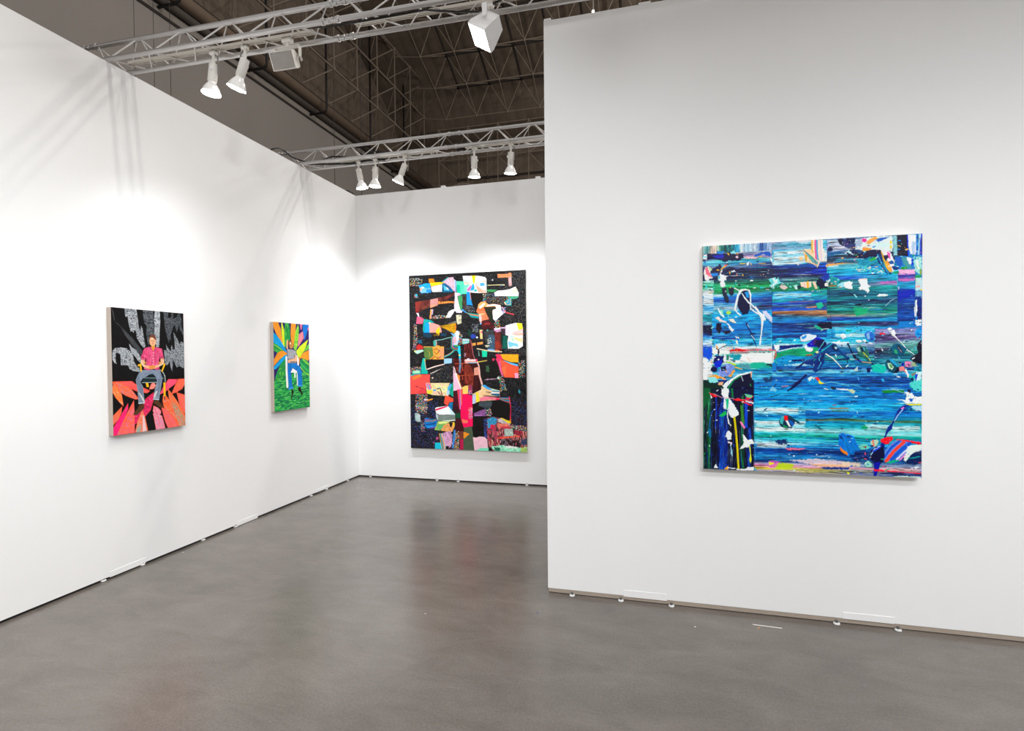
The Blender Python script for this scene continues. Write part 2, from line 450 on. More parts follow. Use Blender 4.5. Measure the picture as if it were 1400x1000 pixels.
def spot_light(name, loc, d, power, size, angle, blend, parent):
    ld = bpy.data.lights.new(name, 'SPOT'); ld.energy = power; ld.color = LAMP_COL
    ld.spot_size = math.radians(angle); ld.spot_blend = blend; ld.shadow_soft_size = size
    o = bpy.data.objects.new(name, ld); COL.objects.link(o)
    o.matrix_world = Matrix.Translation(loc) @ Vector(d).to_track_quat('-Z', 'Y').to_matrix().to_4x4()
    o.parent = parent; o.matrix_parent_inverse = parent.matrix_world.inverted()
    return o

def par_lamp(label, x, y, aim, power=P_PAR, group='round spot lamps on the trusses', z=3.612, angle=94, drop=0.08, light=True, side=1, beam=None):
    root = empty('spot_lamp', (x, y, z), label, 'spot lamp', group)
    bpy.context.view_layer.update()
    d = Vector(aim).normalized()
    piv = Vector((0, 0, -drop))
    # adapter block and clip hook
    bm = bmesh.new(); box(bm, (-0.022, -0.016, -0.016), (0.022, 0.016, 0.010), 0.004)
    tube(bm, (0, 0, -0.014), piv, 0.010, 10)
    link('track_adapter', bm, M_LAMPBODY, root)
    bm = bmesh.new()
    s = 0.036 * side
    path_tube(bm, [(s * .3, 0, -0.012), (s * .9, 0, -0.030), piv + Vector((s, 0, -0.02)), piv + Vector((s, 0, -0.055)) + d * 0.02], 0.0045, 6)
    link('hook', bm, M_BOLT, root)
    # socket cylinder along the aim
    Q = d.to_track_quat('Z', 'Y').to_matrix().to_4x4()
    M = Matrix.Translation(piv) @ Q
    bm = bmesh.new()
    lathe(bm, [(0.024, -0.004), (0.030, 0.0), (0.030, 0.112), (0.0265, 0.116)], 20, M)
    link('socket', bm, M_LAMPBODY, root, True)
    bm = bmesh.new()
    kM = M @ Matrix.Translation((0.03 * side, 0, 0.035))
    lathe(bm, [(0.009, -0.008), (0.010, 0.0), (0.009, 0.014)], 10, kM)
    link('knob', bm, M_WHITEBODY, root, True)
    bm = bmesh.new()
    lathe(bm, [(0.022, 0.110), (0.026, 0.124), (0.032, 0.134), (0.043, 0.150), (0.052, 0.168), (0.058, 0.186), (0.060, 0.194)], 28, M, cap1=False)
    bulb = link('bulb', bm, M_GLASS, root, True)
    bm = bmesh.new()
    lathe(bm, [(0.0605, 0.1935), (0.0605, 0.198), (0.045, 0.203), (0.02, 0.2055)], 28, M)
    f = link('lit_face', bm, M_GLOW, bulb, True)
    if light:
        p = root.matrix_world @ (piv + d * 0.222)
        spot_light('spot_beam', p, beam or d, power, 0.05, angle, 1.0, root)
    return root
par_lamp('cream spot lamp hanging almost straight down, left one of the front truss pair', -2.875, 3.005, (-0.10, -0.03, -1.0), side=1, beam=(-0.26, 0.05, -1), power=26)
par_lamp('cream spot lamp tilted to the left, right one of the front truss pair', -2.625, 3.010, (-0.42, 0.02, -1.0), side=-1, beam=(-0.42, 0.35, -1), power=34)
par_lamp('cream spot lamp on the rear truss nearest the left wall, tilted slightly right', -3.00, 5.058, (0.12, 0.16, -1.0), side=-1, beam=(0.1, 0.42, -1))
par_lamp('cream spot lamp on the rear truss hanging straight, second from left', -2.80, 5.058, (-0.08, 0.05, -1.0), side=1, beam=(-0.25, 0.3, -1))
par_lamp('cream spot lamp on the rear truss tilted strongly left, third from left', -2.46, 5.058, (-0.52, 0.10, -1.0), side=1, power=30, beam=(-0.7, 0.1, -1.0))
par_lamp('cream spot lamp on the rear truss, left of the two near the partition', -1.705, 5.058, (-0.08, 0.22, -1.0), side=-1, beam=(-0.08, 0.42, -1))
par_lamp('cream spot lamp on the rear truss closest to the partition edge', -1.325, 5.058, (-0.10, 0.22, -1.0), side=1, beam=(0.1, 0.42, -1))

def flood(label, x, y, piv_z, aim, w, h, lit, power=P_FLOOD, roll=0.0, angle=115, depth=0.13, group=None, soft=0.15):
    root = empty('floodlight', (x, y, 3.612), label, 'floodlight', group)
    bpy.context.view_layer.update()
    d = Vector(aim).normalized()
    piv = Vector((0, 0, piv_z - 3.612))
    xa_ = d.cross(Vector((0, 0, 1))).normalized(); ya_ = d.cross(xa_).normalized()
    Q = Matrix(((xa_.x, ya_.x, d.x, 0), (xa_.y, ya_.y, d.y, 0), (xa_.z, ya_.z, d.z, 0), (0, 0, 0, 1)))
    M = Matrix.Translation(piv) @ Q @ Matrix.Rotation(roll, 4, 'Z')
    body = M_WHITEBODY if lit else M_LAMPBODY
    bm = bmesh.new(); box(bm, (-0.035, -0.018, -0.018), (0.035, 0.018, 0.012), 0.004)
    tube(bm, (0, 0, -0.014), (0, 0, -0.045), 0.011, 10)
    link('track_adapter', bm, M_LAMPBODY, root)
    # U yoke in world-up orientation around the housing: bar + two arms along body x axis
    ax = (M.to_3x3() @ Vector((1, 0, 0))).normalized()
    bm = bmesh.new()
    top = Vector((0, 0, -0.045))
    hw = w * 0.5 + 0.006
    pa = piv + ax * hw; pb = piv - ax * hw
    ta = top + Vector((ax.x, ax.y, ax.z * 0.3)) * hw; tb = top - Vector((ax.x, ax.y, ax.z * 0.3)) * hw
    def strap(p, q, wid, th):
        dd = (q - p).normalized(); n = dd.cross(ax)
        if n.length < 0.05: n = Vector((0, 1, 0)) if abs(dd.y) < .8 else Vector((0, 0, 1))
        n.normalize(); t = dd.cross(n).normalized()
        vs = []
        for c in (p, q):
            for (a, b) in ((-1, -1), (1, -1), (1, 1), (-1, 1)): vs.append(bm.verts.new(c + n * wid * a / 2 + t * th * b / 2))
        for i in range(4): bm.faces.new((vs[i], vs[(i + 1) % 4], vs[4 + (i + 1) % 4], vs[4 + i]))
        bm.faces.new(vs[:4][::-1]); bm.faces.new(vs[4:])
    strap(ta, tb, 0.028, 0.004); strap(ta, pa, 0.028, 0.004); strap(tb, pb, 0.028, 0.004)
    yo = link('yoke', bm, body, root)
    for pp, sg in ((pa, 1), (pb, -1)):
        bm = bmesh.new(); tube(bm, pp, pp + ax * sg * 0.010, 0.014, 14); link('knob', bm, body if lit else M_BOLT, yo)
    # housing: small back, wide mouth
    bm = bmesh.new()
    def ring(fw, fh, z): return [bm.verts.new(M @ Vector((sx * fw, sy_ * fh, z))) for sx, sy_ in ((-1, -1), (1, -1), (1, 1), (-1, 1))]
    zf = depth * 0.55
    rs = [ring(w * .20, h * .22, -depth * .55), ring(w * .30, h * .36, -depth * .45), ring(w * .5, h * .5, zf - 0.03), ring(w * .5, h * .5, zf),
          ring(w * .47, h * .47, zf), ring(w * .46, h * .46, zf - 0.012)]
    for a, b in zip(rs, rs[1:]):
        for i in range(4): bm.faces.new((a[i], a[(i + 1) % 4], b[(i + 1) % 4], b[i]))
    bm.faces.new(rs[0][::-1])
    bm.faces.new(rs[-1])
    link('housing', bm, body, root)
    bm = bmesh.new()
    box(bm, (-w * .46, -h * .46, zf - 0.010), (w * .46, h * .46, zf - 0.004), M=M)
    link('lit_face' if lit else 'glass_face', bm, M_GLOW if lit else M_GREYFACE, root)
    if lit:
        p = root.matrix_world @ (piv + d * (zf + 0.03))
        spot_light('flood_beam', p, d, power, soft, angle, 1.0, root)
    return root
flood('white floodlight with a glowing square face, tilted leftward on the front truss', -0.93, 3.04, 3.478, (-0.62, -0.30, -0.85), 0.160, 0.130, True, roll=0.5, depth=0.15, angle=98)
flood('beige box floodlight with a flat grey unlit face, hanging under the front truss', -2.30, 3.02, 3.480, (0.02, -0.87, -0.42), 0.170, 0.105, False, depth=0.11)

# lamps of the truss overhead in front of the partition
G0 = 'lamps of the truss overhead in front of the partition'
for i, (x, aim) in enumerate([(-3.0, (-0.45, 0.45, -1.0)), (-1.9, (-0.75, 0.25, -1.3)), (-0.9, (-0.9, 0.5, -1.35)), (0.0, (-0.1, 0.9, -1.05)), (1.1, (0.0, 0.9, -1.0)), (2.3, (0.0, 0.9, -1.0)), (3.3, (0.0, 0.9, -1.0))]):
    flood(['white floodlight overhead closest to the left wall', 'white floodlight overhead second from the left wall', 'white floodlight overhead turned to the left wall near the camera',
           'white floodlight overhead facing the free edge of the partition', 'white floodlight overhead facing the blue painting', 'white floodlight overhead facing the wall right of the blue painting', 'white floodlight overhead farthest from the left wall'][i],
          x, 0.95, 3.455, aim, 0.165, 0.165, True, power=P_OVER[i], group=G0)

# unseen truss and fill lamps added behind the camera to even out the walls
T9 = light_truss('aluminium triangular lighting truss behind the camera', -3.80, [-1.92, 0.08], 4.4, -1.10, 0.0)
track('cream lighting track under the truss behind the camera', -3.4, 3.6, -1.10, -1.10)
for i, (x, aim) in enumerate([(-1.2, (-0.62, 0.75, -1.0)), (0.2, (-0.60, 0.95, -0.46)), (1.4, (-0.05, 0.95, -0.95)), (2.8, (0.0, 0.95, -0.95))]):
    flood(['white floodlight behind the camera turned toward the left wall', 'white floodlight behind the camera turned toward the room corner', 'white floodlight behind the camera facing the blue painting', 'white floodlight behind the camera, farthest to the right'][i],
          x, -1.10, 3.455, aim, 0.165, 0.165, True, power=P_REAR_FILL[i], angle=84, soft=0.2, group='lamps of the truss behind the camera')
# fill lamps added to brighten the hall, unseen behind the partition and above the frame
for i, (x, y, z) in enumerate([(9.0, 29.0, 19.5), (7.0, 15.0, 21.0), (10.0, 2.0, 22.0)]):
    root = empty('high_bay_lamp', (x, y, z), ['high-bay lamp of the hall farthest away', 'high-bay lamp of the hall beyond the partition', 'high-bay lamp of the hall above the booth'][i], 'lamp', 'high-bay lamps of the hall')
    bm = bmesh.new(); lathe(bm, [(0.06, 0.55), (0.10, 0.42), (0.14, 0.30), (0.30, 0.02), (0.31, 0.0)], 24, cap1=False); tube(bm, (0, 0, 0.5), (0, 0, 4.5), 0.02, 6); link('reflector', bm, M_LEDGE, root, True)
    bm = bmesh.new(); lathe(bm, [(0.28, 0.03), (0.20, 0.0), (0.0, -0.02)], 24, cap1=False); link('lit_face', bm, M_GLOW, root, True)
    ld = bpy.data.lights.new('bay_light', 'POINT'); ld.energy = P_HALL_FILL; ld.color = (1.0, 0.93, 0.85); ld.shadow_soft_size = 0.35
    lo = bpy.data.objects.new('bay_light', ld); COL.objects.link(lo); lo.location = (0, 0, -0.45); lo.parent = root

# ------------------------------------------------------------------ levelling feet, cover plates, small things on the walls
def foot(label, x, y, nx, ny, s=1.0, group=None):
    root = empty('levelling_foot', (x, y, 0), label, 'levelling foot', group)
    bm = bmesh.new()
    lathe(bm, [(0.013, 0.0), (0.0175, 0.002), (0.0175, 0.009), (0.013, 0.012)], 20)
    link('foot_disc', bm, M_FOOT, root, True)
    bm = bmesh.new()
    tube(bm, (0, 0, 0.011), (0, 0, 0.026), 0.0065, 6)
    tube(bm, (0, 0, 0.016), (0, 0, 0.020), 0.0105, 6)
    link('bolt', bm, M_BOLT, root)
    return root
fx = [(-0.493, 'white levelling foot under the partition nearest its free edge'), (-0.19, 'white levelling foot under the partition, left end of the left cover plate'),
      (0.11, 'white levelling foot under the partition, right end of the left cover plate'), (1.0, 'white levelling foot under the partition, left end of the right cover plate'),
      (1.30, 'white levelling foot under the partition nearest the right edge of the photo')]
for x, lab in fx: foot(lab, x, YP - 0.019, 0, -1, group='levelling feet under the partition')
for y, lab in [(2.781, 'white levelling foot under the left wall, nearest one to the camera'), (3.069, 'white levelling foot under the left wall at the far end of the nearest cover plate'),
               (3.619, 'white levelling foot under the left wall just beyond the seated man painting'), (3.977, 'white levelling foot under the left wall, near end of the middle cover plate'),
               (5.079, 'white levelling foot under the left wall below the far edge of the green painting'), (5.367, 'white levelling foot under the left wall at the farthest cover plate'),
               (5.812, 'white levelling foot under the left wall closest to the room corner')]:
    foot(lab, XL - 0.006, y, 1, 0, group='levelling feet under the left wall')
for x, lab in [(-3.489, 'white levelling foot under the back wall closest to the corner'), (-2.573, 'white levelling foot under the back wall, left one below the collage painting'),
               (-2.295, 'white levelling foot under the back wall, middle one below the collage painting'), (-1.432, 'white levelling foot under the back wall below the right edge of the collage painting')]:
    foot(lab, x, YB + 0.004, 0, -1, group='levelling feet under the back wall')
def plate(label, lo, hi):
    bm = bmesh.new(); box(bm, lo, hi, 0.0012); return tag(link('cover_plate', bm, M_PLATE), label, 'cover plate')
plate('thin white cover plate at the foot of the partition, left one', (-0.175, YP - 0.003, 0.024), (0.085, YP - 0.0003, 0.066))
plate('thin white cover plate at the foot of the partition, right one', (1.035, YP - 0.003, 0.028), (1.29, YP - 0.0003, 0.066))
plate('thin white cover plate low on the left wall below the seated man painting', (XL + 0.0003, 2.82, 0.012), (XL + 0.003, 3.09, 0.052))
plate('thin white cover plate low on the left wall between the two figure paintings', (XL + 0.0003, 3.99, 0.004), (XL + 0.003, 4.25, 0.044))
plate('thin white cover plate low on the left wall, closest to the corner', (XL + 0.0003, 5.16, 0.016), (XL + 0.003, 5.40, 0.050))
def clip(label, lo, hi, m=None, name='panel_clip', cat='clip'):
    bm = bmesh.new(); box(bm, lo, hi, 0.002); 
    return tag(link(name, bm, m or M_PLATE), label, cat)
clip('small white clip on top of the partition at its free edge', (-0.650, YP, HP), (-0.606, YP + 0.06, HP + 0.014))
clip('small white clip on top of the partition further right', (-0.066, YP, HP), (0.005, YP + 0.06, HP + 0.012))
clip('small white clip on top of the back wall above the collage painting', (-2.485, YB + 0.01, HW), (-2.434, YB + 0.06, HW + 0.026))
clip('small white clip on top of the back wall beside the partition', (-1.300, YB + 0.01, HW), (-1.245, YB + 0.06, HW + 0.026))
clip('small black block lying on top of the left wall at the corner', (XL - 0.09, 5.92, HW), (XL - 0.01, 6.05, HW + 0.030), M_BLACK, 'black_block', 'block')
bm = bmesh.new(); box(bm, (-3.395, YB + 0.01, HW), (-3.335, YB + 0.05, HW + 0.022), 0.003); tube(bm, (-3.365, YB + 0.03, HW + 0.02), (-3.365, YB + 0.03, HW + 0.035), 0.008, 8)
tag(link('junction_box', bm, M_BOLT), 'tiny grey junction box on top of the back wall near the corner', 'junction box')

# cables
bm = bmesh.new()
path_tube(bm, [(XL - 0.16, 4.52, 3.45), (XL - 0.10, 4.545, 3.58), (XL - 0.03, 4.57, 3.635), (XL, 4.62, 3.662), (XL + 0.01, 4.70, 3.664), (XL - 0.0, 4.80, 3.652), (XL - 0.02, 4.90, 3.662), (XL + 0.05, 4.99, 3.648),
                (-3.45, 5.00, 3.642), (-3.25, 4.96, 3.658), (-3.10, 4.98, 3.644), (-2.92, 5.03, 3.648), (-2.80, 4.97, 3.668), (-2.62, 4.99, 3.645), (-2.3, 5.04, 3.642), (-1.9, 5.0, 3.648), (-1.4, 5.04, 3.642), (-0.7, 5.0, 3.645), (0.1, 5.03, 3.642)], 0.0085, 6)
tag(link('power_cable', bm, M_BLACK, smooth=True), 'black cable looping over the left wall onto the rear truss', 'cable')
bm = bmesh.new()
path_tube(bm, [(XL - 0.12, 4.99, 3.60), (XL, 4.96, 3.625), (-3.5, 4.99, 3.612), (-3.3, 5.06, 3.618), (-3.1, 5.08, 3.610), (-2.9, 5.06, 3.615), (-2.7, 5.08, 3.612)], 0.010, 6)
tag(link('power_cable', bm, M_BLACK, smooth=True), 'thick black cable lying inside the left end of the rear truss', 'cable')
bm = bmesh.new()
path_tube(bm, [(-2.12, 2.985, 3.655), (-2.0, 2.98, 3.625), (-1.8, 2.965, 3.608), (-1.3, 2.97, 3.606), (-1.12, 3.05, 3.612), (-1.0, 3.07, 3.606), (-0.8, 2.99, 3.606), (-0.2, 3.0, 3.606), (0.6, 3.01, 3.606)], 0.006, 6)
tag(link('power_cable', bm, M_BLACK, smooth=True), 'black cable running along the inside of the front truss', 'cable')
for (x, lab) in [(-9.47, 'thin vertical hanging wire closest to the left edge of the photo'), (-9.01, 'thin vertical hanging wire, middle one of the three on the left'), (-8.63, 'thin vertical hanging wire, right one of the three on the left'),
                 (-5.20, 'thin vertical hanging wire in front of the tan beam, left one'), (-4.69, 'thin vertical hanging wire passing behind the first rear spot lamp')]:
    bm = bmesh.new(); tube(bm, (0, 0, 3.2), (0, 0, 26.0 if x > -6 else 24.0), 0.0045, 6)
    tag(link('hanging_wire', bm, M_GAP, loc=(x, 8.0, 0)), lab, 'wire', 'thin wires hanging from the hall roof')
# distant pendant lamp showing just above the partition, and the cord arc above the back wall
root = empty('pendant_lamp', (-3.05, 30.0, 20.75), 'tiny bright pendant lamp far away under the hall roof, just above the partition', 'lamp')
bm = bmesh.new(); bmesh.ops.create_uvsphere(bm, u_segments=16, v_segments=10, radius=0.065); link('globe', bm, M_GLOW, root, True)
bm = bmesh.new(); tube(bm, (0, 0, 0.06), (0, 0, 5.0), 0.03, 8); tube(bm, (0, 0, 0.05), (0, 0, 0.16), 0.06, 10); link('stem', bm, M_LEDGE, root)
bm = bmesh.new()
path_tube(bm, [(-2.9 + 0.58 * t / 10, 7.2, 3.93 + 0.08 * math.sin(math.pi * t / 10)) for t in range(11)] + [(-2.30, 7.2, 3.6), (-2.30, 7.2, 0.0)], 0.008, 6)
tag(link('arched_rod', bm, M_STRUT, smooth=True), 'thin arched rod peeking above the back wall over the collage painting', 'rod')
bm = bmesh.new(); lathe(bm, [(0.0, 0), (0.03, 0.002), (0.034, 0.03), (0.02, 0.05), (0.0, 0.055)], 14, cap0=False, cap1=False)
tag(link('round_knob', bm, M_FOOT, smooth=True, loc=(-2.30, 7.2, 3.93)), 'small pale knob beside the arched rod above the back wall', 'knob')
# litter on the floor
for nm, c, (x, y), L_, ang, lab in [('paper_strip', (0.8, 0.78, 0.75), (0.62, 3.20), 0.15, -0.05, 'thin white strip of paper on the floor below the blue painting'),
                                 ('orange_scrap', (0.8, 0.30, 0.08), (0.57, 3.17), 0.012, 0.3, 'tiny orange scrap on the floor beside the white strip'),
                                 ('white_scrap', (0.8, 0.8, 0.78), (0.23, 3.10), 0.010, 0.3, 'tiny white scrap on the floor below the left cover plate of the partition'),
                                 ('blue_scrap', (0.02, 0.04, 0.35), (-0.66, 3.05), 0.008, 0.3, 'tiny blue scrap on the floor by the free edge of the partition')]:
    bm = bmesh.new(); box(bm, (-L_ / 2, -0.003, 0.0), (L_ / 2, 0.003, 0.0015), 0.0004)
    o = link(nm, bm, material(nm + '_paint', c, rough=0.8, noise=0.05), loc=(x, y, 0.0)); o.rotation_euler = (0, 0, ang)
    tag(o, lab, 'scrap')

# ------------------------------------------------------------------ paintings: paint laid on a fine canvas grid, colour stored per grid point
def hexc(h):
    if isinstance(h, str): return np.array([int(h[i:i + 2], 16) / 255 for i in (0, 2, 4)])
    return np.array(h, float)
def vnoise(X, Y, seed=0):
    xi = np.floor(X).astype(np.int64); yi = np.floor(Y).astype(np.int64)
    fx = X - xi; fy = Y - yi; fx = fx * fx * (3 - 2 * fx); fy = fy * fy * (3 - 2 * fy)
    def h(a, b):
        n = (a * 374761393 + b * 668265263 + seed * 1442695041) & 0xffffffff
        n = ((n ^ (n >> 13)) * 1274126177) & 0xffffffff
        n = (n ^ (n >> 16)) & 0xffffffff
        return n / 4294967295.0
    a = h(xi, yi); b = h(xi + 1, yi); c = h(xi, yi + 1); d = h(xi + 1, yi + 1)
    return (a * (1 - fx) + b * fx) * (1 - fy) + (c * (1 - fx) + d * fx) * fy
class Art:
    def __init__(s, W, H, quad, bg):
        s.W, s.H = W, H
        s.img = np.ones((H, W, 3)) * hexc(bg); s.hgt = np.zeros((H, W))
        src = quad; dst = [(0, 0), (W - 1, 0), (W - 1, H - 1), (0, H - 1)]
        A = []; B = []
        for (x, y), (u, v) in zip(src, dst):
            A.append([x, y, 1, 0, 0, 0, -u * x, -u * y]); B.append(u)
            A.append([0, 0, 0, x, y, 1, -v * x, -v * y]); B.append(v)
        s.h = np.append(np.linalg.solve(np.array(A, float), np.array(B, float)), 1)
        s.fr = (0, 0, 1, 1); s.k = W / abs(quad[1][0] - quad[0][0]); s.rng = random.Random(5)
        s.seed = 1
    def frame(s, x0, y0, sx, sy=None): s.fr = (x0, y0, sx, sy or sx)
    def m(s, x, y):
        x = s.fr[0] + x / s.fr[2]; y = s.fr[1] + y / s.fr[3]
        w = s.h[6] * x + s.h[7] * y + 1
        return ((s.h[0] * x + s.h[1] * y + s.h[2]) / w, (s.h[3] * x + s.h[4] * y + s.h[5]) / w)
    def _win(s, x0, y0, x1, y1):
        return max(0, int(x0) - 2), max(0, int(y0) - 2), min(s.W, int(x1) + 4), min(s.H, int(y1) + 4)
    def _put(s, win, mask, col, a, hgt=0.0):
        x0, y0, x1, y1 = win
        mk = (mask * a)[..., None]
        c = col if isinstance(col, np.ndarray) and col.ndim == 3 else hexc(col)
        s.img[y0:y1, x0:x1] = s.img[y0:y1, x0:x1] * (1 - mk) + c * mk
        if hgt: s.hgt[y0:y1, x0:x1] = np.maximum(s.hgt[y0:y1, x0:x1], hgt * mask)
    def mask_poly(s, Q, rough=0.0):
        xs = [q[0] for q in Q]; ys = [q[1] for q in Q]
        win = s._win(min(xs) - rough, min(ys) - rough, max(xs) + rough, max(ys) + rough)
        x0, y0, x1, y1 = win
        if x1 <= x0 or y1 <= y0: return win, None
        acc = 0
        s.seed += 1
        for oy in (-.25, .25):
            for ox in (-.25, .25):
                Y, X = np.mgrid[y0:y1, x0:x1].astype(float); X += ox; Y += oy
                if rough:
                    X = X + rough * 2 * (vnoise(X / 2.5, Y / 2.5, s.seed) - .5); Y = Y + rough * 2 * (vnoise(X / 2.5 + 50, Y / 2.5, s.seed + 7) - .5)
                ins = np.zeros(X.shape, bool); n = len(Q)
                for i in range(n):
                    (ax, ay), (bx, by) = Q[i], Q[(i + 1) % n]
                    if ay == by: continue
                    c = ((ay > Y) != (by > Y)) & (X < (bx - ax) * (Y - ay) / (by - ay) + ax)
                    ins ^= c
                acc = acc + ins
        return win, acc / 4.0
    def poly(s, pts, col, a=1.0, rough=0.0, hgt=0.0, tex=0.0, ts=(3, 3)):
        Q = [s.m(x, y) for x, y in pts]
        win, mk = s.mask_poly(Q, rough * s.k)
        if mk is None: return
        if tex: col = s.texcol(win, col, tex, ts)
        s._put(win, mk, col, a, hgt)
    def texcol(s, win, col, amt, ts):
        x0, y0, x1, y1 = win; s.seed += 3
        Y, X = np.mgrid[y0:y1, x0:x1].astype(float)
        n = vnoise(X / (ts[0] * s.k), Y / (ts[1] * s.k), s.seed) * .65 + vnoise(X / (ts[0] * s.k) * 2.3, Y / (ts[1] * s.k) * 2.3, s.seed + 9) * .35
        return np.clip(hexc(col) * (1 + amt * 2 * (n[..., None] - .5)) + amt * .12 * (n[..., None] - .5), 0, 1)
    def grad(s, pts, c0, c1, axis=0, a=1.0, rough=0.0, tex=0.0):
        Q = [s.m(x, y) for x, y in pts]; win, mk = s.mask_poly(Q, rough * s.k)
        if mk is None: return
        x0, y0, x1, y1 = win; Y, X = np.mgrid[y0:y1, x0:x1].astype(float)
        v = [q[axis] for q in Q]; t = np.clip(((X, Y)[axis] - min(v)) / (max(v) - min(v) + 1e-6), 0, 1)[..., None]
        col = hexc(c0) * (1 - t) + hexc(c1) * t
        if tex:
            s.seed += 3; n = vnoise(X / (2 * s.k), Y / (2 * s.k), s.seed)[..., None]; col = np.clip(col * (1 + tex * 2 * (n - .5)), 0, 1)
        s._put(win, mk, col, a)
    def stroke(s, pts, w, col, a=1.0, rough=0.0, hgt=0.0):
        n = len(pts); Q = [s.m(x, y) for x, y in pts]
        ws = [x * s.k / 2 for x in (w if isinstance(w, (list, tuple)) else [w] * n)]
        if len(ws) != n: ws = list(np.interp(np.linspace(0, 1, n), np.linspace(0, 1, len(ws)), ws))
        mw = max(ws) + 1
        win = s._win(min(q[0] for q in Q) - mw, min(q[1] for q in Q) - mw, max(q[0] for q in Q) + mw, max(q[1] for q in Q) + mw)
        x0, y0, x1, y1 = win
        if x1 <= x0 or y1 <= y0: return
        Y, X = np.mgrid[y0:y1, x0:x1].astype(float); best = np.full(X.shape, -1e9)
        if rough:
            s.seed += 1; X = X + rough * s.k * 2 * (vnoise(X / 3, Y / 3, s.seed) - .5); Y = Y + rough * s.k * 2 * (vnoise(X / 3, Y / 3, s.seed + 5) - .5)
        for i in range(n - 1):
            (ax, ay), (bx, by) = Q[i], Q[i + 1]; dx, dy = bx - ax, by - ay; L = dx * dx + dy * dy + 1e-9
            t = np.clip(((X - ax) * dx + (Y - ay) * dy) / L, 0, 1)
            d = np.hypot(X - ax - t * dx, Y - ay - t * dy)
            best = np.maximum(best, ws[i] * (1 - t) + ws[i + 1] * t - d)
        s._put(win, np.clip(best + .5, 0, 1), col, a, hgt)
    def blob(s, cx, cy, rx, ry, col, rot=0, a=1.0, rough=0.15, hgt=0.0, n=22):
        s.seed += 1; r = random.Random(s.seed * 31)
        pts = []
        for i in range(n):
            t = 2 * math.pi * i / n; q = 1 + rough * (r.random() * 2 - 1)
            x = rx * q * math.cos(t); y = ry * q * math.sin(t); c, sn = math.cos(rot), math.sin(rot)
            pts.append((cx + x * c - y * sn, cy + x * sn + y * c))
        s.poly(pts, col, a, hgt=hgt)
    def dots(s, pts, cols, sp=2.0, r=0.62, keep=0.85, jit=0.35, a=1.0):
        if r >= .6: sp, r, keep = sp * 1.16, r * .86, min(keep, .93)
        """loose confetti dots inside a polygon; sp and r in photo pixels"""
        Q = [s.m(x, y) for x, y in pts]
        xs = [q[0] for q in Q]; ys = [q[1] for q in Q]; S = sp * s.k; j = 0
        y = min(ys) + S * .3
        while y < max(ys):
            x = min(xs) + (S * .5 if j % 2 else S * .1)
            while x < max(xs):
                px = x + (s.rng.random() - .5) * jit * 2 * S; py = y + (s.rng.random() - .5) * jit * 2 * S
                c = False; n = len(Q)
                for i in range(n):
                    (ax, ay), (bx, by) = Q[i], Q[(i + 1) % n]
                    if (ay > py) != (by > py) and px < (bx - ax) * (py - ay) / (by - ay) + ax: c = not c
                if c and s.rng.random() < keep:
                    R = r * s.k * (0.8 + .4 * s.rng.random()); win = s._win(px - R, py - R, px + R, py + R)
                    x0, y0, x1, y1 = win
                    if x1 > x0 and y1 > y0:
                        Y, X = np.mgrid[y0:y1, x0:x1].astype(float)
                        s._put(win, np.clip(R - np.hypot(X - px, Y - py) + .5, 0, 1), s.rng.choice(cols), a)
                x += S
            y += S * .9; j += 1
    def hatch(s, pts, cols, sp=1.2, w=0.5, ang=0.0, ln=4.0, wob=0.4, keep=0.9, a=1.0):
        """short parallel brush dashes inside a polygon"""
        Q = [s.m(x, y) for x, y in pts]; win, mk = s.mask_poly(Q)
        if mk is None: return
        x0, y0, x1, y1 = win; Y, X = np.mgrid[y0:y1, x0:x1].astype(float); s.seed += 3
        c, sn = math.cos(ang), math.sin(ang); A = (X * c + Y * sn) / s.k; B = (-X * sn + Y * c) / s.k
        B = B + wob * 2 * (vnoise(A / 3, B / 3, s.seed) - .5); row = np.floor(B / sp)
        A2 = A + row * 1.7 + 1.5 * vnoise(row, row * 0, s.seed + 2); cell = np.floor(A2 / ln)
        fb = B / sp - row; fa = A2 / ln - cell
        on = (np.abs(fb - .5) < w / 2 / sp) & (fa > .12) & (vnoise(row * 7.3, cell * 3.1, s.seed + 4) < keep)
        idx = (vnoise(row * 5.1 + .5, cell * 9.7 + .5, s.seed + 6) * .999 * len(cols)).astype(int)
        pal = np.array([hexc(q) for q in cols]); s._put(win, mk * on, pal[np.clip(idx, 0, len(cols) - 1)], a)
    def streaks(s, x0, y0, x1, y1, stops, amp=2.0, lx=26.0, ly=1.6, con=0.25, edge=0.0, accents=(), nacc=0, vert=False, a=1.0, sub=0.9):
        """dragged paint: colour stops down the patch (given at its left edge), pulled sideways"""
        s.fr = (0, 0, 1, 1); u0, _ = s.m(x0, (y0 + y1) / 2); u1, _ = s.m(x1, (y0 + y1) / 2)
        if vert:
            _, v0 = s.m(x0, y0); _, v1 = s.m(x0, y1)
            sv = [s.m(q[0], y0)[0] for q in stops]
        else:
            sv = [s.m(x0, q[0])[1] for q in stops]; _, v0 = s.m(x0, y0); _, v1 = s.m(x0, y1)
        win = (max(0, int(round(u0))), max(0, int(round(v0))), min(s.W, int(round(u1))), min(s.H, int(round(v1))))
        X0, Y0, X1, Y1 = win
        if X1 <= X0 or Y1 <= Y0: return
        s.seed += 11; sd = s.seed
        Y, X = np.mgrid[Y0:Y1, X0:X1].astype(float)
        if vert: Lo, Ac = Y, X
        else: Lo, Ac = X, Y
        k = s.k
        n1 = vnoise(Lo / (lx * k), Ac / (ly * 3 * k), sd) - .5; n2 = vnoise(Lo / (lx * .45 * k), Ac / (ly * k), sd + 1) - .5
        n3 = vnoise(Lo / (lx * .8 * k), Ac / (ly * .35 * k), sd + 2) - .5
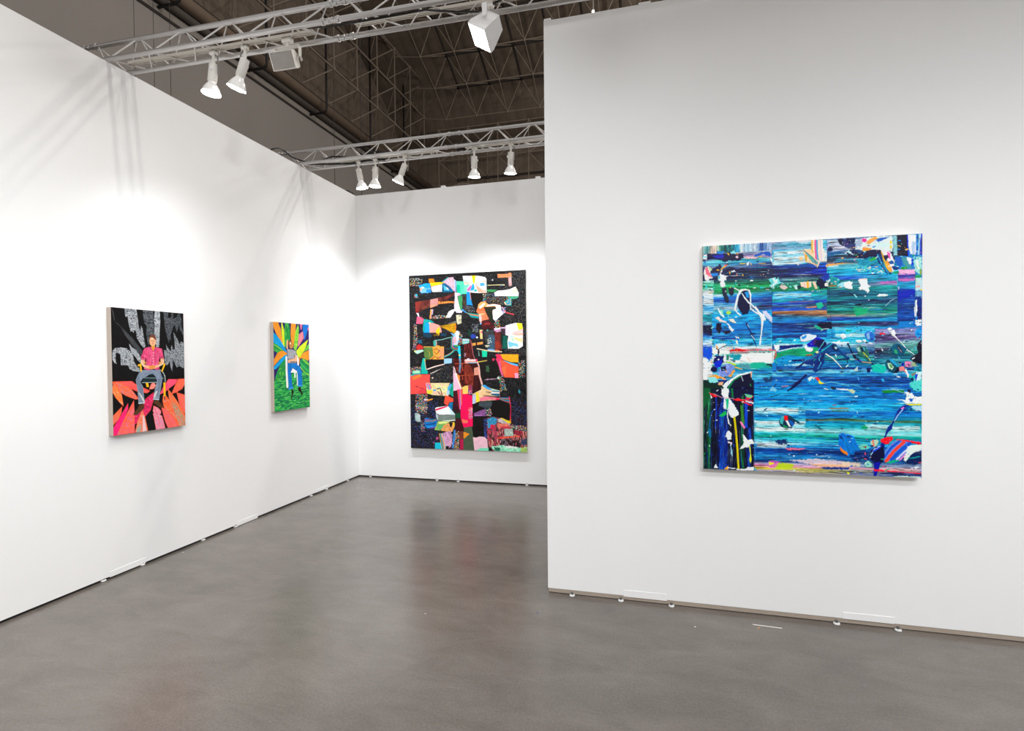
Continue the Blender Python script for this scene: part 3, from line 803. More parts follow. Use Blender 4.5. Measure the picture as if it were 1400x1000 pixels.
        t = Ac + amp * k * (n1 * 2.2 + n2 * 1.2 + n3 * sub)
        cl = np.array([hexc(q[1]) for q in stops]); cr_ = np.array([hexc(q[2] if len(q) > 2 else q[1]) for q in stops])
        f = ((Lo - (Y0 if vert else X0)) / max(1, ((Y1 - Y0) if vert else (X1 - X0))))
        f = np.clip(f + .5 * n1, 0, 1)[..., None]
        c0 = np.stack([np.interp(t, sv, cl[:, i]) for i in range(3)], -1); c1 = np.stack([np.interp(t, sv, cr_[:, i]) for i in range(3)], -1)
        col = c0 * (1 - f) + c1 * f
        n4 = vnoise(Lo / (lx * .6 * k), Ac / (.5 * k), sd + 4) - .5; n5 = vnoise(Lo / (lx * 1.5 * k), Ac / (.9 * k), sd + 5) - .5
        n6 = vnoise(Lo / (7 * k), Ac / (.34 * k), sd + 6) - .5; n7 = vnoise(Lo / (14 * k), Ac / (1.1 * k), sd + 7)
        n8 = vnoise(Lo / (2.2 * k), Ac / (1.3 * k), sd + 12)
        e = con * (n4 * 1.1 + n5 + n6 * .8)[..., None]
        e = e + (np.clip(n7 * .7 + n6 * .5 - .50, 0, 1) * 3.2 * con)[..., None] - (np.clip(.30 - n7 * .7 - n6 * .5, 0, 1) * 2.2 * con)[..., None] + ((n8 > .86) * (n7 > .45) * .55 * con)[..., None] - ((n8 < .09) * (n7 < .4) * .6 * con)[..., None]
        col = np.where(e > 0, col + (1 - col) * e * .8, col * (1 + e * 1.6))
        col = np.clip(col, 0, 1)
        mask = np.ones(X.shape)
        if edge:
            dd = np.minimum(np.minimum(X - X0, X1 - 1 - X), np.minimum(Y - Y0, Y1 - 1 - Y)) / (edge * k) + (vnoise(X / (8 * k), Y / (1.0 * k), sd + 8) - .3)
            mask = np.clip(dd * 1.5, 0, 1)
        s._put(win, mask, col, a)
        s.hgt[Y0:Y1, X0:X1] = np.maximum(s.hgt[Y0:Y1, X0:X1], 0.18 * (n4 + .5))
        r = random.Random(sd)
        for _ in range(int(nacc * 1.8)):
            yy = y0 + (y1 - y0) * r.random(); xx = x0 + (x1 - x0) * r.random(); L = (4 + 16 * r.random())
            c = r.choice(accents); w = .25 + .9 * r.random()
            if vert: P_ = [(xx, max(y0, yy - L)), (xx, yy), (xx, min(y1, yy + L))]
            else: P_ = [(max(x0, xx - L), yy), (xx, yy - .1), (min(x1, xx + L), yy - .2)]
            s.stroke(P_, [.1, w, .1], c, .75, rough=.3, hgt=.3)

def lin(img):
    img = np.clip(img, 0, 1)
    return np.where(img <= 0.04045, img / 12.92, ((img + 0.055) / 1.055) ** 2.4)

def art_material(name, rough, gain=1.0, spec=0.35):
    m = bpy.data.materials.new(name); m.use_nodes = True; nt = m.node_tree; b = nt.nodes['Principled BSDF']
    at = nt.nodes.new('ShaderNodeAttribute'); at.attribute_name = 'paint'
    tc = nt.nodes.new('ShaderNodeTexCoord'); nz = nt.nodes.new('ShaderNodeTexNoise'); nz.inputs['Scale'].default_value = 350
    nt.links.new(tc.outputs['Object'], nz.inputs['Vector'])
    bp = nt.nodes.new('ShaderNodeBump'); bp.inputs['Strength'].default_value = 0.12; bp.inputs['Distance'].default_value = 0.002
    nt.links.new(nz.outputs['Fac'], bp.inputs['Height']); nt.links.new(bp.outputs['Normal'], b.inputs['Normal'])
    nt.links.new(at.outputs['Color'], b.inputs['Base Color'])
    b.inputs['Roughness'].default_value = rough; b.inputs['Specular IOR Level'].default_value = spec
    return m

def hang(label, art, origin, ux, w, h, depth, edge_mat, mat, relief=0.0, cat='painting', gain=0.97):
    """origin: lower corner of the face on the left as seen; ux: unit vector to the right along the face"""
    ux = Vector(ux); nrm = Vector((ux.y, -ux.x, 0))       # out of the wall toward the viewer
    root = empty('painting', origin, label, cat)
    W, H = art.W, art.H
    uu = np.linspace(0, 1, W); vv = np.linspace(1, 0, H)
    U, V = np.meshgrid(uu, vv)
    hg = np.clip(art.hgt, 0, 1) * relief
    hg[0, :] = hg[-1, :] = 0; hg[:, 0] = hg[:, -1] = 0
    co = np.empty((H, W, 3))
    co[..., 0] = ux.x * U * w + nrm.x * hg; co[..., 1] = ux.y * U * w + nrm.y * hg; co[..., 2] = V * h
    idx = np.arange(W * H).reshape(H, W)
    f = np.stack([idx[1:, :-1], idx[1:, 1:], idx[:-1, 1:], idx[:-1, :-1]], -1).reshape(-1, 4)
    me = bpy.data.meshes.new('painted_face')
    me.vertices.add(W * H); me.vertices.foreach_set('co', co.reshape(-1).astype(np.float32))
    me.loops.add(f.size); me.loops.foreach_set('vertex_index', f.reshape(-1).astype(np.int32))
    me.polygons.add(len(f)); me.polygons.foreach_set('loop_start', (np.arange(len(f)) * 4).astype(np.int32))
    me.update(calc_edges=True)
    att = me.color_attributes.new('paint', 'FLOAT_COLOR', 'POINT')
    c = np.ones((W * H, 4), np.float32); c[:, :3] = (lin(art.img) * gain).reshape(-1, 3)
    att.data.foreach_set('color', c.reshape(-1))
    me.materials.append(mat)
    if relief:
        for_s = np.ones(len(f), bool); me.polygons.foreach_set('use_smooth', for_s)
    o = bpy.data.objects.new('painted_face', me); COL.objects.link(o); o.parent = root
    bm = bmesh.new()
    e = 0.0004
    a = Vector((0, 0, 0)) - nrm * e; b = ux * w - nrm * e
    ins = depth - 0.001
    vs = []
    for z in (0, h):
        for p in (a, b, b - nrm * ins, a - nrm * ins): vs.append(bm.verts.new(p + Vector((0, 0, z))))
    for q in ((0, 1, 5, 4), (1, 2, 6, 5), (2, 3, 7, 6), (3, 0, 4, 7), (3, 2, 1, 0), (4, 5, 6, 7)): bm.faces.new([vs[i] for i in q])
    link('canvas_edge', bm, edge_mat, root)
    return root
M_ART_GLOSS = art_material('glossy_acrylic_paint', 0.36, spec=0.2)
M_ART_MATTE = art_material('matte_acrylic_paint', 0.6, spec=0.15)

# ---- seated man on a yellow chair, dark foliage above and orange leaves below
def art_man():
    A = Art(300, 448, [(151, 420.2), (250.5, 428.6), (253.5, 582), (155.5, 596.5)], '0d0c0d')
    A.frame(140, 415, 10)
    A.img *= 1 + .5 * (vnoise(*np.meshgrid(np.arange(300) / 18., np.arange(448) / 18.), 3)[..., None] - .5)
    G = ['d5dae0', 'b4bac2', 'eef1f4', '8f969f']; D = ['6f757d', '83898f', '5a6067']
    def leaf(pts, base, cols, sp=1.0, w=.55, ang=.15, ln=2.0, keep=.85):
        A.poly(pts, base); A.hatch(pts, cols, sp=sp, w=w, ang=ang, ln=ln, wob=.6, keep=keep)
    A.poly([(120, 60), (150, 120), (170, 260), (200, 270), (290, 360), (400, 470), (545, 650), (540, 720), (510, 700), (420, 590), (300, 430), (250, 330), (180, 270), (150, 220), (130, 130)], '3a3c3f')
    A.hatch([(290, 360), (400, 470), (545, 650), (540, 720), (420, 590), (300, 430)], ['55585c', '46494d'], sp=1.0, w=.4, ang=.9, ln=3)
    leaf([(300, 65), (460, 80), (480, 200), (495, 330), (515, 370), (525, 310), (545, 340), (560, 450), (590, 590), (560, 615), (520, 560), (470, 480), (455, 380), (430, 370), (425, 405), (400, 380), (385, 400), (355, 280), (340, 170), (318, 195), (305, 150)], '3c4045', G)
    leaf([(550, 90), (690, 100), (695, 200), (700, 300), (710, 460), (640, 460), (630, 600), (610, 500), (595, 400), (605, 310), (570, 270), (555, 180)], '33363b', D, keep=.7)
    leaf([(715, 105), (782, 108), (788, 250), (780, 400), (775, 600), (735, 600), (725, 480), (708, 420), (712, 300), (700, 220)], '50555b', ['dfe6ea', 'bfc7cd', 'f2f5f7'], w=.65)
    leaf([(830, 120), (900, 122), (890, 190), (935, 200), (945, 125), (970, 125), (965, 210), (1000, 200), (1040, 130), (1060, 140), (1045, 300), (1015, 400), (990, 290), (965, 330), (930, 430), (940, 540), (920, 470), (905, 545), (885, 460), (860, 380), (845, 260)], '2f3236', ['7b8188', '666c73', '555b61'], keep=.75)
    leaf([(1050, 130), (1075, 200), (1080, 330), (1105, 380), (1105, 440), (1060, 360), (1040, 250)], '2d3034', ['5e646b', '7a8087'], keep=.7)
    leaf([(970, 400), (1000, 440), (1055, 560), (1075, 520), (1110, 540), (1115, 890), (1090, 880), (1050, 860), (1015, 880), (990, 820), (965, 770), (955, 940), (930, 870), (920, 790), (890, 850), (850, 830), (840, 640), (880, 650), (865, 560), (900, 620), (930, 660), (945, 570), (970, 640), (990, 620), (985, 520)], '454a50', ['b9c0c7', '9aa1a9', 'd3d9de', '7d848c'], sp=1.1, ln=1.4, ang=.7)
    leaf([(135, 660), (170, 615), (250, 605), (330, 620), (380, 660), (420, 720), (430, 800), (470, 860), (530, 920), (500, 940), (420, 930), (370, 900), (345, 850), (250, 850), (245, 700), (180, 680), (180, 780), (195, 830), (160, 820), (135, 770)], '4b5057', ['c9cfd5', 'e5e9ec', '9da4ab'], sp=1.0, ln=1.2, ang=1.0)
    leaf([(362, 550), (400, 600), (470, 650), (500, 700), (525, 740), (520, 820), (480, 780), (440, 720), (400, 690), (370, 600)], '5a5f66', ['dde2e6', 'c0c6cc'], w=.6, ang=.5)
    # ground of leaves
    A.frame(140, 505, 10)
    O = 'ff6a3c'; PK = 'ff5f7e'; MG = 'ff2a78'; 
    def lf(pts, base, vein=None, cols=None, ang=0., keep=.6):
        A.poly(pts, base)
        if cols: A.hatch(pts, cols, sp=1.0, w=.42, ang=ang, ln=3.4, wob=.2, keep=keep * .9, a=.75)
        A.stroke(list(pts) + [pts[0]], .45, 'ff5230', .8)
        if vein: A.stroke(vein, [.5, .4, .2], 'ff4a30')
    lf([(140, 175), (400, 168), (450, 205), (650, 300), (610, 330), (480, 310), (330, 240)], 'ff5a55', [(170, 180), (400, 240), (640, 305)], ['ff7a86', 'ff6a60'], .3)
    lf([(140, 180), (240, 185), (390, 270), (500, 412), (450, 415), (330, 370), (230, 310), (150, 230)], 'ff7046', [(150, 190), (330, 300), (490, 410)], ['c88bb6', '7f9bd0', 'ff9a80'], .6)
    lf([(140, 230), (200, 260), (265, 350), (290, 510), (240, 460), (180, 390), (140, 320)], 'ff8138', [(145, 250), (220, 370), (285, 500)], ['fff2e4', 'ffb27a', 'ff8138'], .7, .7)
    lf([(715, 195), (730, 230), (700, 270), (640, 280), (660, 215), (690, 180)], 'ff8f7f', None, ['ffc9c4', 'ff7a70'], 1.2)
    lf([(780, 350), (830, 250), (900, 140), (1030, 140), (1000, 200), (930, 250), (850, 320)], 'ff4f76', None, ['ff7a95', 'ff3f68'], -.7)
    lf([(945, 340), (990, 230), (1040, 135), (1130, 133), (1130, 200), (1090, 270), (1010, 320)], 'ff6a4a', [(960, 330), (1080, 150)], ['ff8a70', 'ff5f5f'], -.8)
    lf([(1015, 320), (1135, 355), (1135, 620), (1090, 560), (1050, 470)], 'ff6a50', [(1020, 330), (1130, 600)], ['ff7ab0', 'ff8f60', 'ff5f9a'], .8)
    lf([(895, 270), (960, 350), (1050, 480), (1135, 640), (1135, 780), (1060, 740), (960, 560), (910, 400)], 'ff7440', [(900, 290), (1000, 500), (1130, 760)], ['ff9a5a', '8fb6a0', 'ff7440', '37c0a8'], .75)
    lf([(830, 360), (860, 350), (920, 430), (1000, 600), (1130, 770), (1060, 790), (950, 700), (850, 560), (822, 440)], 'ff6f3e', [(850, 380), (1000, 620), (1120, 780)], ['ffb08a', 'cfd8d6', 'ff6f3e'], .7)
    A.hatch([(950, 470), (1000, 470), (1135, 700), (1135, 785), (1070, 785), (1000, 640)], ['2fc4ac', '57b7a5', '2aa894'], sp=1.4, w=.6, ang=.75, ln=3.5, keep=.75)
    lf([(805, 520), (880, 560), (960, 640), (1040, 785), (900, 810), (860, 720)], 'ff6a62', [(830, 560), (960, 780)], ['e27ab2', 'ff5f8a', 'ff8a5a'], .9)
    lf([(150, 640), (270, 515), (262, 600), (220, 690), (150, 770)], 'ff6f45', [(260, 540), (155, 740)], ['c77fb6', 'ff8a5a', '5a9fd8'], -.9)
    lf([(350, 470), (352, 540), (300, 700), (200, 905), (155, 915), (155, 800), (240, 660)], 'ff1f7e', [(345, 500), (170, 900)], ['ff4f9a', 'ff0f66'], -1.0)
    lf([(430, 430), (440, 600), (445, 870), (200, 905), (290, 700), (360, 560)], 'ff6a4c', [(425, 460), (330, 700), (250, 890)], ['ff8aa0', 'b77fe0', 'ff5f70', 'ff4f90'], -.3, .7)
    lf([(700, 320), (715, 360), (660, 560), (560, 680), (440, 760), (440, 640), (560, 480), (590, 410)], 'e92c66', None, ['ff6a8f', 'd01f58', '8a1238'], .1, .6)
    lf([(548, 560), (580, 640), (625, 845), (450, 868), (480, 720), (520, 620)], 'ff7a4f', [(548, 600), (550, 860)], ['f7e4dc', 'ffb08f', '5cc9c6', 'f4cfcf'], .5, .75)
    A.poly([(550, 620), (575, 660), (605, 850), (552, 858)], 'f6cfd0'); A.poly([(480, 800), (530, 760), (520, 862), (465, 868)], '6ec8c6', .6)
    lf([(700, 500), (760, 530), (800, 570), (800, 610), (780, 620), (815, 640), (860, 800), (835, 820), (735, 832), (700, 640), (690, 615), (705, 600), (690, 580)], 'f58fa6', [(710, 510), (760, 660), (800, 822)], ['d8a8e0', 'f7c3cf', 'ff6f7f', '4f9fd8'], .4, .75)
    # chair, trousers, shoes
    Y = 'ffc21a'
    A.poly([(590, 190), (625, 190), (637, 245), (605, 250)], Y); A.poly([(832, 180), (860, 180), (864, 372), (838, 372)], Y); A.poly([(842, 372), (858, 372), (858, 430), (846, 430)], '6b4a34')
    A.poly([(610, 105), (640, 75), (690, 65), (735, 100), (830, 90), (858, 110), (862, 180), (820, 190), (540, 190), (550, 120)], '0f2226')
    A.stroke([(545, 122), (830, 126)], .7, '9fb3b5'); A.stroke([(545, 186), (740, 182)], .8, 'b9c8c8'); A.stroke([(560, 152), (730, 150)], .8, '2f4a4f')
    A.stroke([(785, 12), (830, 50), (853, 95), (860, 175)], [.8, 1.0, .7], 'dfe6e4'); A.stroke([(800, 30), (835, 75), (845, 120)], 1.0, '15302f')
    A.poly([(545, 15), (780, 10), (800, 60), (820, 130), (800, 260), (775, 420), (695, 415), (715, 280), (745, 160), (730, 110), (690, 68), (640, 75), (600, 105), (550, 130), (520, 180), (555, 240), (580, 470), (495, 480), (480, 300), (455, 150), (480, 90), (500, 50)], '8694a8', tex=.10)
    A.poly([(480, 100), (500, 90), (520, 180), (545, 240), (560, 460), (540, 460), (500, 300), (470, 160)], '66748a', .6)
    A.poly([(490, 310), (540, 360), (575, 430), (575, 460), (545, 430)], 'd9d8d2', .9); A.poly([(735, 300), (755, 300), (720, 390), (700, 400), (705, 350)], 'dcdbd6', .9)
    A.poly([(760, 120), (800, 140), (790, 250), (750, 380), (740, 380), (765, 230)], '67758a', .6)
    A.stroke([(497, 470), (578, 462)], 1.1, 'dde5ec'); A.stroke([(697, 412), (770, 420)], 1.0, 'dde5ec')
    A.poly([(505, 490), (570, 480), (572, 530), (540, 570), (480, 625), (428, 632), (430, 600), (480, 540)], '5a3a22', tex=.25, ts=(1, 1)); A.poly([(695, 430), (760, 430), (800, 470), (838, 515), (835, 530), (790, 530), (740, 490), (698, 470)], '5a3a22', tex=.25, ts=(1, 1))
    # upper body
    A.frame(180, 455, 16.66)
    A.stroke([(160, 750), (200, 740), (215, 880)], [2.6, 2.6, 2.0], Y); A.stroke([(745, 735), (690, 880)], [2.6, 2.0], Y); A.stroke([(215, 705), (310, 690)], 1.8, Y); A.stroke([(620, 685), (740, 720)], 1.8, Y)
    A.poly([(400, 330), (300, 350), (265, 400), (235, 500), (205, 560), (215, 610), (310, 640), (330, 600), (330, 740), (270, 830), (380, 870), (500, 830), (580, 860), (630, 830), (615, 700), (620, 600), (650, 590), (730, 590), (715, 520), (690, 370), (600, 345), (540, 335)], 'ec4f80', tex=.10)
    A.hatch([(280, 370), (680, 370), (620, 830), (280, 830)], ['ff8fb0', 'd43a6c', 'f7b9cb'], sp=1.1, w=.35, ang=1.57, ln=5, keep=.6, a=.7)
    A.stroke([(210, 558), (320, 590)], .8, '8a2440'); A.stroke([(625, 570), (725, 555)], .7, '8a2440'); A.poly([(300, 600), (330, 600), (330, 660), (310, 640)], '63232f')
    A.poly([(395, 330), (440, 340), (455, 420), (430, 380), (395, 385)], 'd8477a'); A.poly([(530, 330), (575, 350), (560, 395), (490, 440)], 'd8477a')
    for y in (465, 525, 595, 660, 725): A.blob(490, y, 11, 11, 'fbe3ea', rough=.1)
    SK = 'f6b98c'
    A.poly([(440, 300), (530, 300), (525, 350), (485, 430), (450, 350)], 'ee9d3c')
    A.poly([(210, 610), (300, 640), (290, 690), (270, 710), (330, 750), (450, 770), (460, 830), (380, 830), (270, 790), (215, 720), (205, 660)], SK, tex=.06); A.poly([(650, 600), (725, 590), (740, 650), (730, 710), (640, 770), (530, 820), (470, 835), (460, 770), (600, 740), (660, 690)], SK, tex=.06)
    A.stroke([(215, 640), (225, 710), (290, 780)], 1.2, 'ffe3c8', .8); A.stroke([(725, 640), (700, 730), (600, 780)], 1.0, 'ffe3c8', .8)
    A.poly([(390, 780), (470, 750), (540, 770), (520, 820), (440, 840), (390, 820)], 'ef9a45', tex=.08)
    A.poly([(400, 160), (425, 110), (490, 115), (545, 170), (550, 240), (530, 290), (490, 310), (450, 305), (415, 275), (400, 220)], 'f3b287', tex=.05)
    A.poly([(430, 120), (480, 125), (490, 170), (440, 165)], 'fbdcab', .9); A.poly([(430, 240), (520, 250), (510, 295), (450, 295)], 'f7c690', .8)
    A.poly([(395, 180), (400, 110), (420, 70), (460, 45), (510, 60), (550, 110), (555, 180), (530, 165), (500, 130), (470, 110), (430, 112), (408, 140)], '7c4430', tex=.15)
    A.stroke([(435, 185), (470, 190), (510, 195)], .5, '9a6a54', .8); A.blob(448, 190, 8, 6, '8a6a70', a=.7); A.blob(498, 196, 8, 6, '8a6a70', a=.7)
    A.stroke([(478, 195), (474, 228)], .5, 'df8f5c', .8); A.stroke([(450, 262), (475, 258), (500, 265)], [.4, .8, .4], 'd9363a')
    return A
# ---- second figure: grey top and blue jeans on a white chair, coloured leaves over a green lawn
def art_green():
    A = Art(190, 390, [(373, 440.2), (421.7, 444), (423.8, 556.5), (375.7, 564)], '2a1f66')
    A.frame(365, 435, 14.29)
    OR = 'ff9e2c'; CY = '0aa8ea'; GR = '2fae45'; YG = 'd8ee2c'; LG = '8ed83c'
    A.poly([(110, 70), (205, 75), (265, 220), (275, 320), (330, 560), (240, 420), (170, 300), (120, 180)], OR, tex=.06)
    A.poly([(272, 80), (290, 90), (335, 250), (342, 590), (305, 520), (280, 300)], YG, tex=.05)
    A.poly([(345, 88), (415, 95), (440, 200), (450, 440), (410, 450), (380, 600), (345, 560), (335, 300)], '1ea04a', tex=.12); A.hatch([(345, 88), (410, 95), (445, 300), (350, 560)], ['6fd04a', '128a3c'], sp=1.0, w=.4, ang=1.5, ln=5)
    A.poly([(465, 98), (560, 110), (550, 260), (530, 440), (500, 600), (470, 470), (455, 300)], OR, tex=.06)
    A.poly([(600, 120), (618, 180), (610, 380), (590, 560), (560, 640), (520, 600), (525, 480), (550, 260)], LG, tex=.12); A.hatch([(600, 140), (610, 400), (560, 620), (530, 520)], ['1f9a48', 'b8ea4a'], sp=1.1, w=.5, ang=1.3, ln=3)
    A.poly([(115, 280), (170, 330), (250, 420), (330, 560), (385, 660), (380, 690), (330, 640), (230, 560), (120, 480)], CY, tex=.06); A.stroke([(120, 340), (250, 500), (370, 660)], .5, '0b86cc')
    A.poly([(130, 490), (200, 530), (330, 650), (300, 645), (220, 700), (130, 640)], '3cb44a', tex=.15); A.stroke([(130, 560), (210, 610), (300, 650)], 1.0, '157a3a'); A.stroke([(135, 520), (320, 650)], .5, 'b5e34e')
    A.poly([(130, 820), (200, 690), (270, 645), (340, 655), (390, 690), (385, 730), (330, 745), (250, 810), (140, 940)], OR, tex=.07)
    A.poly([(135, 960), (270, 800), (330, 740), (390, 715), (390, 760), (330, 830), (180, 1000), (135, 1010)], CY, tex=.06)
    A.poly([(640, 115), (685, 120), (670, 220), (655, 230)], 'f27aa0'); A.poly([(690, 125), (812, 132), (800, 200), (770, 300), (730, 440), (715, 380), (700, 260)], '0f78d6', tex=.07)
    A.poly([(812, 160), (815, 210), (790, 250), (792, 200)], 'ff6f8a'); A.poly([(695, 258), (715, 390), (640, 510), (600, 570), (605, 450), (615, 320)], 'fb8397', tex=.06); A.stroke([(690, 280), (610, 540)], .5, 'ffb9a6')
    A.poly([(800, 415), (770, 520), (720, 650), (640, 770), (610, 780), (570, 680), (570, 640), (640, 550)], YG, tex=.06)
    A.poly([(815, 500), (820, 600), (720, 660), (760, 560)], '6cc83e', tex=.1); A.poly([(820, 620), (825, 800), (790, 840), (700, 790), (640, 790), (630, 900), (600, 900), (620, 790), (720, 670)], OR, tex=.08)
    A.poly([(355, 800), (360, 1000), (390, 1200), (330, 1230), (240, 1290), (150, 1290), (160, 1180), (220, 1000), (280, 880)], '2aa045', tex=.2); A.hatch([(340, 820), (360, 1200), (180, 1270), (230, 1000)], ['8ade4a', '178a44', '5cc846'], sp=1.3, w=.7, ang=-1.0, ln=3, keep=.8)
    # lawn
    A.frame(365, 500, 14.29)
    A.poly([(140, 310), (250, 280), (355, 190), (660, 100), (830, 195), (845, 805), (155, 915)], '239a48')
    A.hatch([(140, 310), (250, 280), (355, 190), (660, 100), (830, 195), (845, 805), (155, 915)], ['4fd05c', '0c5c4c', '2fb552', '66dc6a', '0f4a58'], sp=1.25, w=.75, ang=-.10, ln=4, wob=.5, keep=.85)
    A.poly([(640, 0), (820, 0), (830, 190), (760, 170), (690, 100)], '1e9a50', tex=.15); A.stroke([(650, 30), (730, 120), (815, 185)], 1.6, 'a2e23c', rough=.3); A.stroke([(740, 20), (820, 100)], 1.0, '0f7a4a')
    A.frame(365, 435, 14.29)
    A.poly([(640, 830), (700, 790), (770, 820), (828, 890), (828, 1100), (740, 1060), (660, 960)], '1d9a52', tex=.15); A.stroke([(700, 810), (810, 910)], 1.2, 'a5e63a', rough=.3); A.stroke([(650, 880), (760, 1000), (828, 1060)], .9, '4fcf62', rough=.2); A.stroke([(660, 840), (828, 980)], .8, '0e7a48')
    # chair and figure
    Wt = 'fbfbfa'
    A.stroke([(378, 770), (380, 1000), (398, 1350)], 2.6, Wt); A.stroke([(570, 740), (600, 800), (605, 920)], 2.4, Wt); A.poly([(460, 1050), (500, 980), (585, 1040), (585, 1070), (460, 1070)], Wt)
    A.poly([(530, 1060), (560, 1060), (556, 1175), (535, 1175)], Wt); A.poly([(580, 1050), (605, 1050), (605, 1320), (585, 1320)], Wt)
    A.poly([(400, 885), (560, 880), (610, 930), (650, 960), (680, 1060), (690, 1330), (605, 1330), (598, 1120), (585, 1040), (505, 970), (465, 1060), (500, 1350), (512, 1370), (430, 1405), (410, 1150)], '0b78cf', tex=.10)
    A.stroke([(430, 1390), (505, 1365)], 1.8, '3aa0ee'); A.stroke([(608, 1325), (686, 1325)], 1.8, '3aa0ee')
    A.poly([(475, 1400), (500, 1390), (525, 1450), (505, 1500), (485, 1590), (468, 1590), (480, 1500)], '1b0f12'); A.poly([(612, 1345), (655, 1345), (665, 1400), (705, 1500), (680, 1510), (640, 1440), (610, 1420)], '1b0f12')
    A.poly([(375, 600), (375, 480), (388, 425), (412, 430), (405, 500), (405, 610)], 'f4b688'); A.poly([(405, 820), (540, 790), (545, 730), (575, 730), (590, 820), (560, 880), (410, 880)], 'f6bb90'); A.poly([(445, 850), (560, 845), (555, 890), (450, 890)], '80848e')
    A.poly([(385, 600), (450, 615), (510, 620), (560, 650), (572, 720), (530, 740), (540, 790), (410, 810), (395, 700)], 'a8aab4', tex=.15, ts=(1, 1))
    A.blob(452, 520, 40, 90, '7a4a22', rot=-.15, rough=.08); A.blob(458, 525, 28, 72, 'c98a52', rot=-.15, rough=.05); A.blob(455, 495, 15, 20, 'f7e2b8'); A.blob(470, 570, 16, 22, 'e3a468'); A.stroke([(445, 545), (478, 545)], .5, '6a3a1c', .8)
    return A
# ---- large collage painting on the back wall: black ground, dotted patches, many coloured pieces
def art_collage():
    A = Art(400, 590, [(559, 377.3), (718.5, 369), (721.3, 618.7), (562, 613.2)], '19181a')
    CF = ['f4efe0', '2bb8a0', 'f0c84a', 'ef7f9a', '4aa7e0', 'e8e6dc', 'f08a4a']; FT = ['5a5a5e', '6a5f52', '3c5a58', '7a7264', '4c4c66']
    BL = ['2c50b0', '3a6fd0', '244090', '5a3a8a']; RD = ['8a2a4a', '6a2038', '4a2a6a']
    A.frame(0, 0, 1)
    Z = [(560, 370), (722, 370), (724, 620), (560, 620)]
    A.hatch(Z, ['242225', '111012', '2c2a2c'], sp=1.2, w=.8, ang=.3, ln=6, keep=.7)
    A.dots(Z, FT, sp=2.6, r=.42, keep=.35, a=.8)
    A.dots([(690, 372), (720, 370), (720, 470), (690, 440)], FT, sp=1.9, r=.45, keep=.6)
    A.dots([(562, 548), (600, 548), (600, 612), (562, 612)], BL, sp=2.1, r=.48, keep=.7, a=.85); A.dots([(562, 570), (600, 575), (600, 612), (562, 612)], RD, sp=3.6, r=.8, keep=.4, a=.6)
    A.dots([(590, 555), (597, 560), (597, 575), (590, 575)], BL, sp=2.1, r=.6)
    A.dots([(696, 545), (722, 545), (722, 590), (699, 585)], BL + ['8a2a3a'], sp=2.0, r=.48, keep=.7, a=.85); A.dots([(661, 570), (668, 575), (670, 600), (661, 600)], BL, sp=2.0, r=.7, keep=.9)
    # --- upper left (crop 555,365 at 15.39)
    A.frame(555, 365, 15.39)
    A.dots([(90, 245), (345, 245), (345, 410), (90, 410)], CF, sp=1.75, r=.62, keep=.95, jit=.2)
    A.poly([(200, 735), (340, 715), (510, 690), (680, 650), (820, 620), (1025, 545), (1025, 590), (930, 650), (870, 700), (690, 730), (520, 830), (420, 870), (320, 930), (220, 985), (205, 960)], '5a2420', tex=.35, ts=(4, 4)); A.poly([(205, 740), (330, 720), (260, 960), (215, 980)], '8a2f26', .8, rough=.4); A.poly([(330, 830), (420, 820), (470, 870), (340, 900)], '7a3a26', .8, rough=.5)
    A.poly([(200, 740), (215, 740), (215, 960), (205, 960)], 'a8302a'); A.poly([(860, 625), (940, 600), (900, 650), (865, 655)], '8a3034', rough=.3)
    A.poly([(510, 690), (675, 655), (675, 790), (560, 850), (510, 860)], 'c98a86', tex=.12, ts=(1, 2)); A.poly([(515, 810), (690, 790), (620, 830), (515, 860)], 'f2946a', rough=.5)
    A.poly([(675, 725), (800, 735), (880, 720), (1015, 725), (1010, 765), (950, 760), (790, 770), (680, 790)], 'ee8a3c', rough=.5); A.poly([(720, 740), (750, 740), (730, 765)], '2a1a16')
    A.poly([(515, 895), (575, 895), (565, 1000), (510, 1000)], 'f3c34a'); A.poly([(545, 895), (575, 895), (565, 1000), (545, 1000)], 'b9a8d8'); A.poly([(530, 895), (545, 895), (535, 1000), (520, 1000)], 'f6a58a')
    A.poly([(270, 385), (345, 375), (370, 355), (440, 345), (510, 350), (530, 540), (320, 555), (290, 520), (300, 470), (275, 420)], '1aa0f0', tex=.06); A.poly([(290, 430), (360, 420), (430, 450), (520, 440), (530, 540), (320, 555), (300, 500)], '6fb2ee', rough=.8); A.poly([(430, 470), (525, 480), (525, 540), (430, 540)], '1c86dd', rough=.6); A.poly([(285, 430), (340, 460), (320, 530), (300, 500)], 'f49a6a'); A.blob(355, 438, 25, 18, 'f7e2a0')
    A.poly([(480, 250), (582, 250), (605, 325), (520, 335), (485, 330)], 'fb8a12'); A.poly([(500, 335), (660, 325), (800, 320), (780, 355), (660, 390), (540, 420), (520, 390)], 'fbd312', tex=.05); A.stroke([(530, 420), (700, 385), (740, 365)], 1.2, 'f7938a')
    A.poly([(535, 425), (660, 395), (760, 370), (765, 525), (560, 530), (535, 480)], 'fbf2f0', tex=.03); A.blob(715, 500, 10, 10, 'ea5a4a'); A.poly([(755, 375), (785, 375), (775, 530), (755, 530)], '46a6e2')
    A.poly([(740, 320), (830, 255), (880, 215), (920, 225), (800, 315)], '34a6a8'); A.poly([(775, 325), (900, 225), (1000, 215), (1005, 260), (1025, 440), (1030, 525), (970, 480), (880, 390)], 'f6b6c8', tex=.08); A.hatch([(850, 260), (990, 230), (1010, 500), (900, 380)], ['f04a6a', 'fbe0e8', 'f28aa0'], sp=1.2, w=.4, ang=1.1, ln=3, keep=.6)
